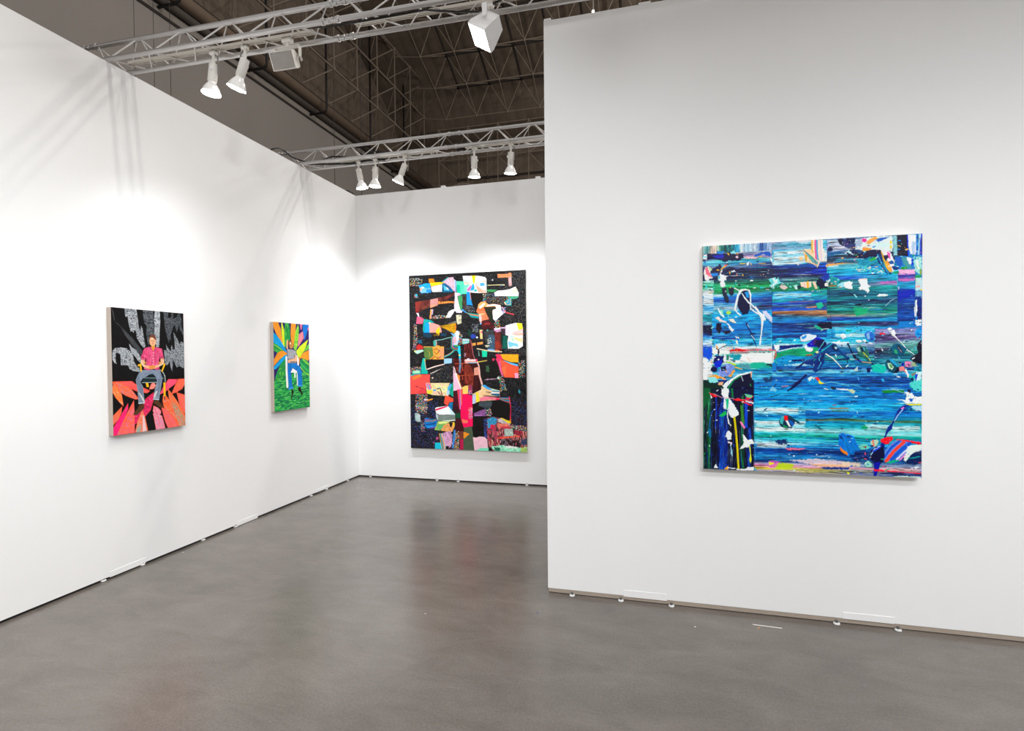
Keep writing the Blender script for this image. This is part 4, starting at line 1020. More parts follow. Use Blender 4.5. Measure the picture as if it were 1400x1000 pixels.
    A.poly([(775, 345), (830, 345), (930, 420), (1000, 500), (1000, 525), (780, 535), (770, 420)], '0e6f9c', tex=.1); A.poly([(795, 360), (880, 400), (970, 490), (900, 470), (830, 400)], '0d4f86'); A.poly([(795, 385), (860, 430), (920, 500), (800, 490)], '58c4e6'); A.poly([(840, 425), (880, 440), (905, 480), (880, 480)], 'f4d9c0'); A.poly([(770, 420), (800, 480), (785, 530), (770, 530)], '0c2a3a')
    A.poly([(1010, 255), (1060, 300), (1060, 530), (1040, 530), (1010, 400)], 'c9d8f4'); A.poly([(1035, 290), (1050, 300), (1050, 520), (1040, 520)], '4a8fe0')
    A.poly([(1060, 300), (1220, 305), (1270, 330), (1290, 570), (1190, 570), (1150, 600), (1100, 610), (1075, 540)], '58dcb8', tex=.05); A.poly([(1062, 375), (1135, 380), (1152, 550), (1080, 545)], '08c9a0')
    A.poly([(1025, 530), (1140, 560), (1140, 600), (1080, 620), (1110, 760), (1145, 900), (1180, 940), (1110, 950), (1020, 930), (1015, 800), (1030, 640)], 'f7d3e8', tex=.03); A.poly([(1110, 565), (1140, 565), (1135, 605), (1085, 610)], 'f5a5c6'); A.poly([(1090, 620), (1190, 605), (1180, 900), (1145, 905), (1110, 760)], '3c9a5c', tex=.04); A.poly([(1170, 870), (1220, 900), (1250, 945), (1180, 920)], '2a8fd0', rough=.4)
    A.dots([(1190, 580), (1270, 590), (1290, 810), (1310, 940), (1230, 930), (1190, 860)], ['8a7a5a', '5a6a5c', 'b06a3a', '6a5a8a'], sp=1.5, r=.4, keep=.8)
    A.poly([(870, 1000), (900, 940), (960, 905), (1015, 890), (1020, 930), (985, 1000)], 'f1f4f3')
    A.poly([(180, 580), (240, 570), (248, 650), (205, 655), (175, 610)], '28a8b8'); A.stroke([(185, 590), (190, 640), (240, 635)], .7, 'e8604a'); A.stroke([(200, 595), (205, 625), (245, 618)], .5, '2b4fa8')
    A.poly([(215, 970), (265, 975), (275, 1000), (235, 1000)], 'd8d0ea')
    # --- upper right (crop 635,365 at 15.39)
    A.frame(635, 365, 15.39)
    A.poly([(-40, 190), (200, 185), (300, 190), (430, 215), (460, 250), (465, 545), (290, 550), (180, 545), (50, 520), (10, 420), (-20, 300)], 'f6f3f4')
    A.poly([(150, 185), (235, 185), (215, 350), (180, 350)], 'f8d816', tex=.04); A.poly([(0, 190), (150, 190), (180, 330), (60, 230)], 'f6dbe8', .8); A.poly([(-20, 250), (150, 340), (0, 330)], 'bff0d8'); A.poly([(-10, 310), (160, 350), (60, 370), (-10, 350)], 'f8c6b0'); A.poly([(-10, 380), (120, 370), (50, 450), (60, 520), (-10, 520)], '7ae0c0')
    A.poly([(150, 370), (50, 470), (60, 510), (110, 510), (150, 420)], 'e86fb8'); A.poly([(165, 360), (200, 360), (215, 450), (190, 500), (120, 500), (150, 420)], '1fa4e4'); A.poly([(205, 480), (255, 470), (260, 520), (200, 520)], '10b0a8'); A.poly([(220, 350), (270, 400), (380, 480), (400, 545), (290, 540), (250, 430)], 'f7a88e', tex=.05)
    A.poly([(225, 345), (370, 305), (445, 275), (450, 325), (330, 330), (240, 370)], 'f8bda6'); A.poly([(325, 340), (410, 335), (430, 390), (350, 410), (325, 385)], '4aa4ec'); A.poly([(235, 200), (300, 195), (240, 330), (225, 330)], 'fdfdfd'); A.poly([(380, 500), (450, 470), (455, 540), (400, 545)], 'f8b0a0')
    A.poly([(45, 520), (115, 530), (150, 740), (175, 815), (110, 800), (45, 800)], '1a90e4', tex=.04); A.poly([(112, 535), (125, 540), (140, 690), (130, 690)], 'f08a4a')
    A.poly([(150, 545), (380, 560), (385, 700), (300, 770), (240, 900), (180, 790), (140, 640)], '171410'); A.dots([(40, 820), (180, 820), (240, 940), (180, 960), (20, 930)], ['8a8a9a', '6a7a8a', '7a6a5a'], sp=1.4, r=.45, keep=.8)
    A.dots([(385, 540), (465, 545), (465, 740), (385, 720)], CF, sp=1.5, r=.62, keep=1, jit=.15)
    A.dots([(470, 540), (630, 560), (640, 610), (880, 620), (900, 660), (830, 740), (800, 800), (560, 790), (470, 720)], ['8a4a4a', '4a7a6a', '6a5a7a', '9a8a5a', '5a7aa0'], sp=1.9, r=.55, keep=.85)
    A.poly([(690, 155), (920, 145), (925, 125), (975, 125), (985, 160), (990, 380), (980, 405), (930, 400), (920, 220), (700, 230)], 'f08a5c', tex=.10, ts=(1, 2)); A.poly([(925, 220), (985, 200), (990, 385), (930, 395)], 'd8a4a4', tex=.1); A.poly([(930, 330), (985, 330), (980, 400), (935, 400)], 'a88a8e', .8, rough=.4); A.stroke([(700, 190), (920, 180)], 1.0, 'f4783c', .8)
    A.blob(588, 275, 16, 14, 'd8dce4', rough=.4)
    A.stroke([(485, 388), (640, 382), (770, 378), (835, 380)], [.9, .7, 1.0, 1.4], 'e8d89a'); A.blob(782, 385, 18, 12, '3a8fd8'); A.blob(478, 385, 12, 14, '2a9a7a')
    A.poly([(470, 475), (700, 480), (650, 505), (610, 530), (480, 520)], '3a9456'); A.poly([(625, 540), (700, 500), (850, 490), (950, 470), (1070, 415), (1140, 550), (1130, 610), (640, 605)], 'fcf1f3', tex=.03); A.poly([(960, 530), (1010, 460), (1070, 420), (1135, 545), (1060, 570), (970, 570)], 'f8d0b4', .9, rough=.5); A.stroke([(640, 610), (1130, 612)], .6, 'e8e0e4')
    A.poly([(890, 620), (1140, 620), (1120, 655), (1040, 680), (930, 660)], '3e9a72', tex=.15)
    A.poly([(840, 735), (890, 700), (905, 665), (985, 660), (985, 815), (880, 810), (840, 770)], '14a6a8'); A.stroke([(915, 665), (915, 740), (850, 770)], .6, 'ef7a5a'); A.stroke([(965, 665), (962, 790), (880, 795)], .6, 'ef8a6a'); A.stroke([(940, 665), (938, 765), (870, 782)], .7, '3a6fc0'); A.poly([(830, 735), (850, 735), (880, 795), (850, 790)], 'f8d0a0')
    A.poly([(290, 790), (350, 735), (430, 725), (480, 770), (520, 790), (620, 780), (750, 800), (770, 900), (770, 960), (740, 1000), (590, 1000), (580, 900), (620, 880), (640, 830), (520, 850), (420, 840), (400, 860), (440, 930), (460, 1000), (300, 1000), (250, 940), (280, 860)], 'f9a560', tex=.05)
    A.poly([(255, 940), (285, 870), (380, 870), (410, 850), (440, 930), (450, 1000), (300, 1000)], 'fb6a3a', tex=.06); A.poly([(300, 850), (400, 760), (440, 780), (330, 890)], 'f3dfe0', .9); A.poly([(480, 800), (640, 785), (760, 810), (775, 900), (800, 990), (590, 1000), (580, 940), (620, 890), (660, 840), (640, 815), (470, 830)], 'fae9f3', tex=.03)
    A.poly([(400, 850), (620, 830), (665, 850), (660, 885), (600, 900), (580, 1000), (465, 1000), (430, 900)], '29291e', tex=.2)
    A.dots([(770, 830), (860, 850), (860, 960), (820, 1000), (790, 940)], ['f07a5a', '4aa0e8', 'c9d8f4', '2a9a9a', 'e86a8a'], sp=1.3, r=.8, keep=1)
    A.stroke([(870, 962), (1030, 995)], 1.2, 'e04a50'); A.stroke([(1270, 810), (1170, 970)], .4, '6a6a60')
    # --- middle left (crop 555,425 at 14.28)
    A.frame(555, 425, 14.28)
    A.poly([(190, 0), (255, 0), (250, 35), (195, 40)], '7a1c1c'); A.poly([(205, 40), (250, 60), (262, 120), (235, 110)], 'dfd8e8')
    A.poly([(480, 0), (520, 0), (490, 160), (460, 155)], 'f09a4a'); A.stroke([(512, 0), (485, 155)], .5, '5a8ad0')
    A.dots([(500, 110), (640, 90), (810, 95), (815, 140), (640, 150), (500, 160)], CF, sp=1.5, r=.68, keep=1, jit=.2)
    A.poly([(860, 0), (945, 0), (880, 120), (850, 138), (800, 130), (790, 95), (830, 60)], 'f3f5f2')
    A.poly([(215, 118), (285, 120), (350, 160), (325, 255), (200, 258)], 'e0587a', tex=.08); A.poly([(275, 180), (310, 170), (320, 210), (280, 220)], 'a8706a', .8, rough=.4)
    A.poly([(345, 160), (490, 185), (560, 240), (450, 230), (370, 280), (370, 420), (330, 400)], '0f9c9a', tex=.08); A.poly([(375, 240), (460, 235), (465, 430), (345, 425), (370, 380)], '0d9df0'); A.poly([(455, 230), (560, 250), (650, 280), (690, 350), (700, 425), (465, 430)], 'f79a90', tex=.06); A.poly([(640, 310), (670, 360), (645, 490), (600, 450), (580, 400)], 'fbc31c'); A.poly([(530, 470), (640, 430), (640, 500), (560, 500)], '7a5c14', .8, rough=.8); A.blob(465, 237, 20, 14, 'fbd8a8')
    A.poly([(650, 295), (700, 290), (800, 270), (975, 235), (975, 435), (940, 440), (830, 390), (690, 320)], 'c8940e', tex=.12)
    for p in ((900, 260), (960, 300), (950, 350), (930, 420)): A.stroke([(680, 305), p], .45, '6a4a10', .8)
    A.poly([(970, 235), (985, 300), (975, 400), (955, 370)], 'e07a1c'); A.poly([(960, 200), (985, 205), (980, 235), (850, 250), (800, 255)], '8a8c88', .8, rough=.4)
    A.poly([(980, 80), (1085, 80), (1085, 240), (1010, 270), (990, 220)], 'cfc9a8', tex=.12); A.hatch([(990, 90), (1080, 90), (1080, 230), (1000, 240)], ['2c2a20', 'e8e2c4'], sp=1.5, w=.7, ang=1.57, ln=2.5, keep=.7)
    A.poly([(975, 0), (1100, 0), (1090, 40), (990, 40)], 'e8e0f0', rough=.6); A.poly([(1110, 0), (1150, 0), (1200, 45), (1160, 40)], '3a8ad0', rough=.3)
    A.poly([(320, 430), (480, 440), (520, 520), (360, 520)], '123a54', .9, rough=1); A.poly([(690, 440), (790, 440), (780, 500), (690, 500)], '12466a', .8, rough=1); A.poly([(760, 350), (880, 420), (900, 440), (800, 400)], '16324a', .8)
    A.dots([(150, 255), (215, 265), (235, 640), (150, 660)], CF, sp=1.6, r=.62, keep=1, jit=.2)
    A.poly([(230, 570), (310, 570), (315, 640), (250, 640)], '1f5a78', rough=.5); A.dots([(140, 640), (200, 660), (190, 770), (130, 770)], ['b88aa8', '8a6a8a', 'c8a8b8'], sp=1.5, r=.5)
    A.poly([(205, 690), (255, 650), (320, 690), (345, 740), (205, 775)], 'c42a26', tex=.2, ts=(1.5, 1.5)); A.poly([(165, 780), (330, 760), (350, 790), (270, 825), (225, 845), (180, 820)], 'b8e4d0', tex=.06); A.blob(178, 790, 16, 18, 'd8e86a')
    A.poly([(530, 590), (605, 590), (610, 690), (540, 690)], '2f9c84'); A.stroke([(590, 590), (602, 690)], .9, 'f08a7a'); A.stroke([(570, 590), (575, 690)], .7, '58b8e0'); A.stroke([(560, 580), (700, 565), (800, 535), (910, 512)], .8, '8ad0c8')
    A.poly([(345, 700), (740, 700), (740, 950), (480, 950), (400, 970), (360, 900)], '5a7a3c', tex=.12); A.poly([(520, 705), (745, 700), (745, 955), (460, 950), (540, 880)], 'f0a040', tex=.12, ts=(2, 2)); A.poly([(620, 760), (740, 720), (740, 920), (640, 930), (660, 830)], 'f2956c', .9, rough=.7); A.stroke([(345, 705), (740, 705)], .8, 'f2a848'); A.blob(620, 695, 40, 18, 'f6a03c')
    A.stroke([(540, 770), (600, 740), (660, 780), (600, 850), (550, 800)], .8, '5a2c10', rough=.4); A.stroke([(500, 950), (560, 890), (620, 930), (680, 900)], .9, '4a2410', rough=.4); A.stroke([(420, 770), (470, 820), (460, 900)], .8, 'd8943c', .8); A.stroke([(380, 800), (440, 760), (500, 830)], .9, '3f6a34', .7)
    A.poly([(870, 430), (930, 460), (975, 420), (1010, 385), (1050, 420), (1030, 520), (1020, 640), (1000, 680), (910, 680), (900, 600), (930, 500)], 'b8cdf4'); A.poly([(975, 400), (1015, 385), (1040, 470), (1030, 590), (985, 560)], 'f7f6fa'); A.poly([(940, 510), (980, 500), (990, 600), (950, 650), (920, 640)], 'f0a6b0'); A.poly([(870, 430), (960, 460), (960, 510), (925, 490)], '7ab8ec')
    A.stroke([(895, 500), (885, 720), (930, 770), (1030, 775)], 1.0, '12a89c'); A.stroke([(910, 520), (905, 700), (945, 745), (1030, 745)], .8, 'f08a60'); A.stroke([(925, 560), (920, 690), (950, 720), (1030, 720)], .8, '3a78c8'); A.poly([(930, 665), (1030, 670), (1030, 705), (960, 705)], '3f9a5a')
    A.poly([(1025, 680), (1060, 690), (1080, 1000), (1030, 1000), (1040, 860), (1010, 790)], '14c6e0'); A.poly([(1030, 855), (1065, 855), (1065, 885), (1030, 880)], 'f3d68a')
    A.dots([(1035, 400), (1075, 410), (1105, 500), (1090, 560), (1120, 640), (1040, 665), (1025, 580)], CF, sp=1.45, r=.66, keep=1, jit=.2)
    A.poly([(1100, 545), (1214, 550), (1214, 635), (1110, 655)], '9ed8e0'); A.stroke([(1105, 575), (1214, 575)], .7, 'f09a9a'); A.stroke([(1105, 600), (1214, 600)], .9, '2fa87c'); A.stroke([(1110, 640), (1214, 630)], .8, '5ac08a')
    A.stroke([(750, 900), (860, 850), (930, 790)], 2.0, '14a49c'); A.stroke([(755, 890), (860, 835), (925, 780)], .6, 'f0906a')
    A.poly([(750, 935), (895, 930), (900, 1000), (745, 1000)], '9cc8f4'); A.stroke([(785, 740), (870, 745)], .6, '3a5a68')
    A.poly([(1140, 650), (1214, 650), (1214, 1000), (1080, 1000), (1080, 940), (1130, 930)], '5a1c18', tex=.25); A.hatch([(1140, 650), (1214, 650), (1214, 1000), (1130, 1000)], ['a8302a', '3a1210', '8a2620'], sp=1.6, w=.6, ang=1.57, ln=5, keep=.6); A.poly([(1150, 800), (1214, 830), (1214, 870), (1150, 960)], 'a07a98', .7, rough=.5)
    A.poly([(930, 940), (960, 930), (960, 1000), (930, 1000)], '8a3a3a', rough=.4); A.poly([(1090, 935), (1115, 935), (1110, 960), (1090, 960)], 'e07a2c')
    # --- middle right (crop 635,425 at 14.29)
    A.frame(635, 425, 14.29)
    for i, (c, dy) in enumerate((('16a090', 0), ('f0805a', 22), ('12a8b8', 44), ('0f8f88', 66))): A.stroke([(20 + dy, 35 + dy * .4), (130, 55 + dy), (280, 75 + dy)], [.5, 1.2, 1.3], c)
    A.poly([(230, 0), (400, 0), (480, 165), (400, 180), (330, 200), (350, 250), (310, 240), (290, 130), (280, 60)], 'fb7a52', tex=.05); A.poly([(285, 80), (330, 80), (340, 190), (320, 230), (290, 200)], 'f8c6c8', .9); A.stroke([(290, 70), (380, 60)], .9, 'f6e29a'); A.blob(318, 250, 16, 16, '6ab8f4')
    A.poly([(545, 0), (720, 0), (800, 20), (720, 90), (600, 200), (560, 160)], 'fae8f4', tex=.03); A.poly([(400, 0), (545, 0), (560, 240), (500, 200)], '24281c', tex=.2); A.dots([(720, 0), (800, 0), (780, 45), (740, 45)], ['4aa0e0', 'f4b0a0', '3a7ad0'], sp=1.2, r=.8, keep=1)
    A.poly([(340, 210), (480, 175), (520, 230), (570, 260), (590, 360), (480, 340), (380, 380), (330, 290)], '4a1418', tex=.3); A.poly([(380, 240), (500, 225), (500, 270), (400, 280)], '9a2c2c', .8, rough=.5)
    A.stroke([(810, 30), (880, 50), (960, 75)], 1.3, 'c84048')
    A.dots([(600, 180), (680, 170), (700, 320), (580, 320), (590, 240)], CF, sp=1.5, r=.66, keep=1, jit=.2)
    A.dots([(140, 255), (270, 260), (265, 420), (150, 410)], ['8a9098', '6a8a9a', '7a6a8a', '9a9a8a'], sp=1.5, r=.5, keep=.9)
    A.poly([(75, 370), (130, 380), (130, 480), (90, 520), (75, 450)], '123a30', tex=.2); A.poly([(120, 500), (150, 445), (225, 480), (235, 520), (145, 550)], '2a40a4', tex=.06); A.blob(248, 520, 18, 18, 'e8eef4')
    A.poly([(295, 370), (350, 370), (355, 550), (310, 550)], 'f2cf8a', tex=.06); A.poly([(310, 400), (355, 390), (350, 440), (315, 440)], 'd0607a', .9)
    A.poly([(370, 400), (570, 360), (595, 560), (590, 740), (480, 750), (440, 680), (400, 560)], '3a3a3c', tex=.35, ts=(3, 2)); A.poly([(470, 470), (590, 480), (600, 740), (470, 745)], '3a5870', .9, rough=.6, tex=.15); A.blob(450, 380, 20, 12, '58a8a0')
    A.dots([(430, 550), (520, 530), (530, 640), (470, 660)], ['f4f2ea', 'e8d07a', '8ad0c8'], sp=1.5, r=.65, keep=1, jit=.2); A.poly([(390, 680), (470, 660), (500, 680), (440, 720)], 'c8c8a8', rough=.8)
    A.poly([(590, 410), (700, 420), (740, 560), (735, 760), (600, 750)], '6a2420', tex=.2); A.poly([(600, 600), (680, 600), (700, 740), (610, 750)], '9c3424', .9, rough=.6)
    A.poly([(575, 345), (700, 325), (800, 310), (800, 350), (730, 400), (640, 420), (580, 390)], 'c890b8', tex=.15); A.poly([(580, 340), (780, 325), (690, 360), (590, 365)], 'f0e0ee'); A.poly([(700, 340), (800, 350), (800, 470), (740, 480), (720, 420)], '3a2a34', .9)
    A.poly([(740, 480), (820, 490), (860, 560), (830, 740), (730, 740)], '0e5c50', tex=.12); A.poly([(720, 440), (760, 470), (740, 740), (700, 560)], '0a2420', .8)
    A.poly([(800, 290), (880, 265), (1010, 235), (1120, 245), (1140, 330), (1140, 690), (1060, 740), (850, 740), (840, 600), (860, 490), (800, 470)], 'f8f3f4')
    A.poly([(1010, 240), (1120, 245), (1140, 350), (1060, 380), (1040, 320)], 'f6e628', tex=.04); A.poly([(800, 300), (900, 320), (900, 440), (805, 460)], 'ecd6f0', tex=.04); A.poly([(890, 430), (1140, 350), (1140, 400), (1000, 440)], 'f8c4c4'); A.poly([(890, 450), (1140, 420), (1140, 480), (1000, 480)], 'fbb8a8'); A.poly([(950, 510), (1130, 540), (1130, 620), (1000, 570)], 'f9dc9a'); A.poly([(910, 510), (960, 530), (980, 600), (920, 570)], 'b8e8c0'); A.poly([(850, 600), (1040, 640), (1060, 700), (960, 680), (870, 730)], '7accf0', rough=.6); A.poly([(870, 500), (900, 480), (1000, 500), (930, 520)], 'c4eef0')
    A.poly([(150, 635), (360, 605), (360, 650), (260, 665), (160, 685)], 'f09a44', tex=.08); A.poly([(220, 620), (250, 625), (250, 670), (225, 670)], '14100e')
    A.stroke([(250, 740), (420, 775), (600, 795), (725, 800)], [1.2, 1.2, 1.6, 1.4], 'f0dcae'); A.poly([(440, 745), (590, 750), (600, 790), (470, 775)], '8ac0f0', .9); A.poly([(570, 770), (640, 758), (700, 775), (650, 795)], 'f0704a')
    A.poly([(340, 775), (445, 785), (440, 900), (350, 900)], '14cfa0'); A.stroke([(280, 790), (290, 880)], 1.2, '88b0a8', .8, rough=.4)
    A.poly([(0, 545), (95, 555), (95, 625), (0, 645)], '9fd4dc'); A.stroke([(0, 575), (95, 575)], .7, 'f09aa0'); A.stroke([(0, 600), (95, 597)], .8, '2fae90')
    A.poly([(0, 650), (130, 640), (170, 900), (200, 1000), (0, 1000)], '4a1614', tex=.25); A.hatch([(0, 650), (130, 650), (160, 1000), (0, 1000)], ['8a2a22', '2a0c0c', '6a1f1c'], sp=1.7, w=.7, ang=1.5, ln=6, keep=.7); A.stroke([(120, 570), (150, 700), (170, 850), (210, 960)], .9, 'c8606e', .9); A.poly([(0, 820), (40, 830), (20, 900), (0, 900)], 'a88aa0', .8, rough=.4)
    A.dots([(770, 760), (1200, 740), (1200, 890), (560, 890)], FT + ['8a5a5a', '4a7a8a'], sp=2.0, r=.5, keep=.6)
    # --- lower left (crop 555,490 at 14.28)
    A.frame(555, 490, 14.28)
    A.poly([(330, 0), (380, 0), (390, 60), (380, 130), (400, 220), (430, 260), (430, 305), (300, 305), (300, 150)], '0cb4a6', tex=.05); A.poly([(360, 10), (385, 40), (380, 70), (362, 50)], 'f3b34c'); A.stroke([(372, 80), (400, 220)], .7, 'f4c8a4')
    A.poly([(380, 25), (740, 20), (740, 105), (430, 205), (400, 200), (385, 120)], '120f0f'); A.stroke([(420, 215), (560, 165), (750, 115)], [1.4, 1.6, 1.2], 'f6d8d0'); A.stroke([(485, 300), (580, 258), (690, 205)], [1.2, 1.0, .3], 'e8dcd8'); A.poly([(745, 20), (900, 12), (895, 95), (750, 110)], '9ccaf6'); A.blob(522, 385, 18, 16, 'f8d4c4')
    A.dots([(440, 290), (900, 110), (920, 440), (600, 470), (480, 470)], FT, sp=1.8, r=.45, keep=.6)
    A.dots([(80, 190), (300, 160), (300, 260), (130, 260), (130, 345), (80, 350)], CF + ['f05a8a', '8a6ad0'], sp=1.5, r=.62, keep=.95, jit=.25)
    A.poly([(130, 245), (285, 245), (290, 300), (130, 310)], '6cc4a4', tex=.15); A.poly([(150, 250), (270, 240), (260, 290), (160, 290)], 'b8ecc4', .8, rough=.6); A.poly([(100, 320), (300, 300), (260, 340), (110, 355)], '17a6aa')
    A.poly([(82, 360), (200, 320), (470, 315), (470, 500), (400, 520), (400, 690), (95, 705)], 'f6504a', tex=.06, ts=(5, 5)); A.poly([(130, 370), (290, 320), (300, 360), (150, 425)], 'fb8a2c', rough=.5); A.stroke([(150, 395), (270, 355)], .6, 'f6503c'); A.poly([(240, 640), (400, 590), (400, 690), (240, 700)], 'd83848', .7, rough=1.2); A.stroke([(200, 555), (235, 560)], 1.2, '8a1f38'); A.stroke([(270, 580), (340, 600)], 1.3, 'a82848', rough=.5)
    A.poly([(385, 485), (860, 480), (830, 560), (830, 740), (520, 720), (410, 680), (400, 560)], 'ecdfa0', tex=.15, ts=(2, 2)); A.hatch([(490, 485), (850, 485), (830, 620), (500, 640)], ['78b8d0', 'f2e88a', 'f4b8a8', 'a8d0c0'], sp=1.8, w=.9, ang=.1, ln=4, keep=.55)
    A.poly([(390, 490), (480, 490), (510, 600), (430, 615), (400, 560)], 'f07088', tex=.06); A.stroke([(400, 500), (425, 600)], 1.0, '8ab4e8'); A.stroke([(450, 530), (475, 610)], 1.6, '2fb4e8'); A.poly([(410, 625), (520, 620), (515, 690), (420, 695)], 'f4d23c', rough=.3); A.stroke([(540, 625), (580, 625)], 1.8, '2aa4e4'); A.poly([(520, 640), (700, 650), (770, 720), (530, 710)], 'f6c0ac', .8, rough=.8)
    A.stroke([(610, 600), (680, 600), (690, 650), (720, 745)], 1.2, '2a241e', rough=.6); A.stroke([(630, 650), (690, 740)], .8, '3a3026', rough=.5)
    A.poly([(820, 560), (880, 490), (900, 520), (850, 690), (800, 720)], '4ab0ee'); A.poly([(850, 620), (930, 445), (940, 600), (935, 765), (850, 700)], '0ea084', tex=.08); A.poly([(810, 620), (860, 640), (850, 720), (780, 720)], 'd8e0f0', .7)
    A.dots([(190, 705), (420, 705), (425, 1000), (190, 1000)], CF, sp=1.55, r=.62, keep=1, jit=.2); A.stroke([(370, 810), (430, 815)], 2.0, 'f0d8e4'); A.stroke([(430, 825), (515, 800)], 1.8, 'f49a24')
    A.poly([(770, 720), (830, 740), (935, 790), (930, 850), (850, 860), (820, 930), (745, 885)], 'f2553c', tex=.06); A.poly([(860, 860), (920, 860), (910, 1000), (880, 1020), (830, 940)], '1a7ab0', tex=.15)
    A.poly([(930, 150), (990, 250), (1050, 480), (1090, 590), (1080, 610), (930, 640), (925, 300)], 'f6bcd8', tex=.03); A.poly([(925, 150), (1000, 300), (1090, 570), (1110, 590), (1070, 600), (1010, 450), (950, 260)], 'fbeadc'); A.stroke([(1000, 330), (1090, 580)], .8, 'f69a60'); A.poly([(1000, 320), (1055, 330), (1060, 440), (1040, 420)], 'f08a3a'); A.stroke([(945, 210), (958, 290)], .6, '1a1012')
    A.poly([(925, 640), (985, 640), (1040, 860), (1050, 1000), (930, 1000)], '4a1222', tex=.12); A.poly([(940, 0), (1214, 0), (1214, 540), (1100, 560), (1060, 440), (1050, 320), (980, 290), (960, 200), (930, 120)], '4a1210', tex=.25)
    A.hatch([(960, 90), (1214, 90), (1214, 540), (1090, 540), (1040, 320)], ['a83424', '2a0b0b', 'c8482c', '6a1c18'], sp=2.2, w=.7, ang=1.57, ln=6, keep=.7); A.stroke([(960, 105), (1214, 100)], .7, 'c85030'); A.stroke([(1060, 345), (1214, 318)], .7, 'd85a34'); A.poly([(1035, 0), (1075, 0), (1080, 150), (1060, 290), (1030, 270), (1045, 130)], '6a98b8', .9, rough=.5, tex=.2)
    A.poly([(1145, 30), (1214, 20), (1214, 95), (1150, 95)], 'f0a8a0', .9, rough=.4)
    A.poly([(1000, 610), (1110, 600), (1110, 1000), (1045, 1000), (1020, 760)], 'f03a52', tex=.06); A.poly([(1045, 610), (1060, 610), (1085, 1000), (1055, 1000)], 'a87ac8'); A.stroke([(1075, 610), (1080, 900)], .9, 'f8907a'); A.poly([(1105, 560), (1214, 530), (1214, 700), (1110, 700)], 'fbd060', tex=.06); A.poly([(1110, 700), (1214, 690), (1214, 1000), (1100, 1000)], 'f80a5c', tex=.03)
    # --- lower right (crop 635,490 at 14.29)
    A.frame(635, 490, 14.29)
    A.poly([(10, 20), (250, 20), (270, 95), (15, 95)], 'f2b8b0', tex=.08); A.stroke([(30, 40), (240, 40)], .8, 'f5e8ee'); A.stroke([(20, 72), (240, 62)], .8, 'f0705a'); A.stroke([(60, 85), (250, 85)], .9, '4aa8c8'); A.stroke([(250, 75), (440, 42)], [1.2, .8], 'e8c850'); A.blob(78, 15, 28, 14, 'd8dcf4'); A.blob(240, 40, 18, 30, 'e23a6a')
    A.poly([(0, 110), (270, 110), (290, 180), (190, 190), (190, 330), (290, 340), (330, 620), (170, 650), (60, 530), (0, 540)], '3a1012', tex=.25); A.poly([(0, 130), (110, 120), (190, 320), (170, 530), (60, 520), (0, 500)], '7a2a1c', .9, tex=.25); A.stroke([(0, 328), (290, 325)], .6, 'a84830'); A.hatch([(0, 130), (180, 130), (180, 530), (0, 530)], ['b84a2c', '3a120e'], sp=2.4, w=.6, ang=1.4, ln=8, keep=.5)
    A.poly([(190, 190), (285, 165), (285, 320), (190, 330)], 'e49a80', tex=.08); A.stroke([(250, 70), (290, 160), (300, 350), (345, 500)], [1.2, 1.8, 2.2, 2.4], 'f0b8ae')
    A.poly([(290, 100), (640, 60), (700, 380), (380, 400), (330, 340), (300, 200)], '161412', tex=.15); A.poly([(420, 150), (480, 130), (485, 260), (430, 270)], '3f6a4a', .8, rough=.8); A.poly([(540, 0), (600, 10), (560, 60)], 'e8345c'); A.poly([(610, 0), (720, 0), (720, 100), (750, 300), (770, 360), (720, 320), (660, 120)], 'e83a6c', tex=.06); A.stroke([(690, 60), (700, 200), (745, 330)], .7, 'c8a8e0', .8)
    A.poly([(640, -80), (1055, -80), (1055, 80), (900, 70), (780, 30), (700, -20)], 'fbae20', tex=.06); A.poly([(700, 10), (800, 60), (960, 120), (1060, 160), (1060, 380), (780, 370), (740, 250)], 'fb5c3c', tex=.04); A.poly([(750, 30), (880, 75), (1050, 115), (1040, 155), (920, 120), (800, 60)], '5cb6ec'); A.poly([(980, 285), (1055, 290), (1055, 385), (990, 385)], 'f6a6cc'); A.poly([(610, -80), (700, -80), (760, 20), (640, 10)], 'f0305c')
    A.poly([(730, 180), (820, 150), (800, 340), (760, 330)], 'fd7a44', .8, rough=1)
    A.dots([(1060, 40), (1175, 40), (1185, 390), (1070, 385)], CF, sp=1.55, r=.62, keep=1, jit=.2); A.dots([(660, 340), (740, 320), (770, 400), (800, 500), (830, 620), (700, 640), (690, 500), (670, 400)], CF, sp=1.5, r=.62, keep=1, jit=.2); A.blob(665, 385, 25, 22, 'cfe4d8', rough=.4)
    A.stroke([(390, 425), (470, 408), (640, 400)], [.4, 1.2, .6], 'c89ab8', rough=.5); A.hatch([(790, 400), (1210, 400), (1215, 900), (900, 900)], ['26282a', '0c0b0c', '303436'], sp=1.3, w=.7, ang=1.57, ln=5, keep=.8); A.poly([(1060, 595), (1100, 660), (1080, 690), (1055, 660)], '2fa0b4')
    A.poly([(330, 540), (345, 515), (480, 570), (530, 590), (690, 630), (690, 740), (560, 740), (400, 720), (500, 760), (700, 790), (600, 820), (400, 830), (280, 860), (160, 880), (160, 700), (230, 660), (330, 610)], 'f3c894', tex=.08); A.poly([(335, 530), (400, 515), (460, 560), (530, 600), (530, 630), (440, 600)], '3fa6ea'); A.poly([(530, 590), (690, 630), (690, 665), (540, 650)], 'b8e0c8'); A.stroke([(550, 640), (690, 650)], 1.1, '2a78b0'); A.poly([(530, 680), (690, 690), (690, 740), (530, 720)], '125f86', tex=.15); A.poly([(480, 660), (690, 670), (690, 685), (520, 690)], 'f4eef0')
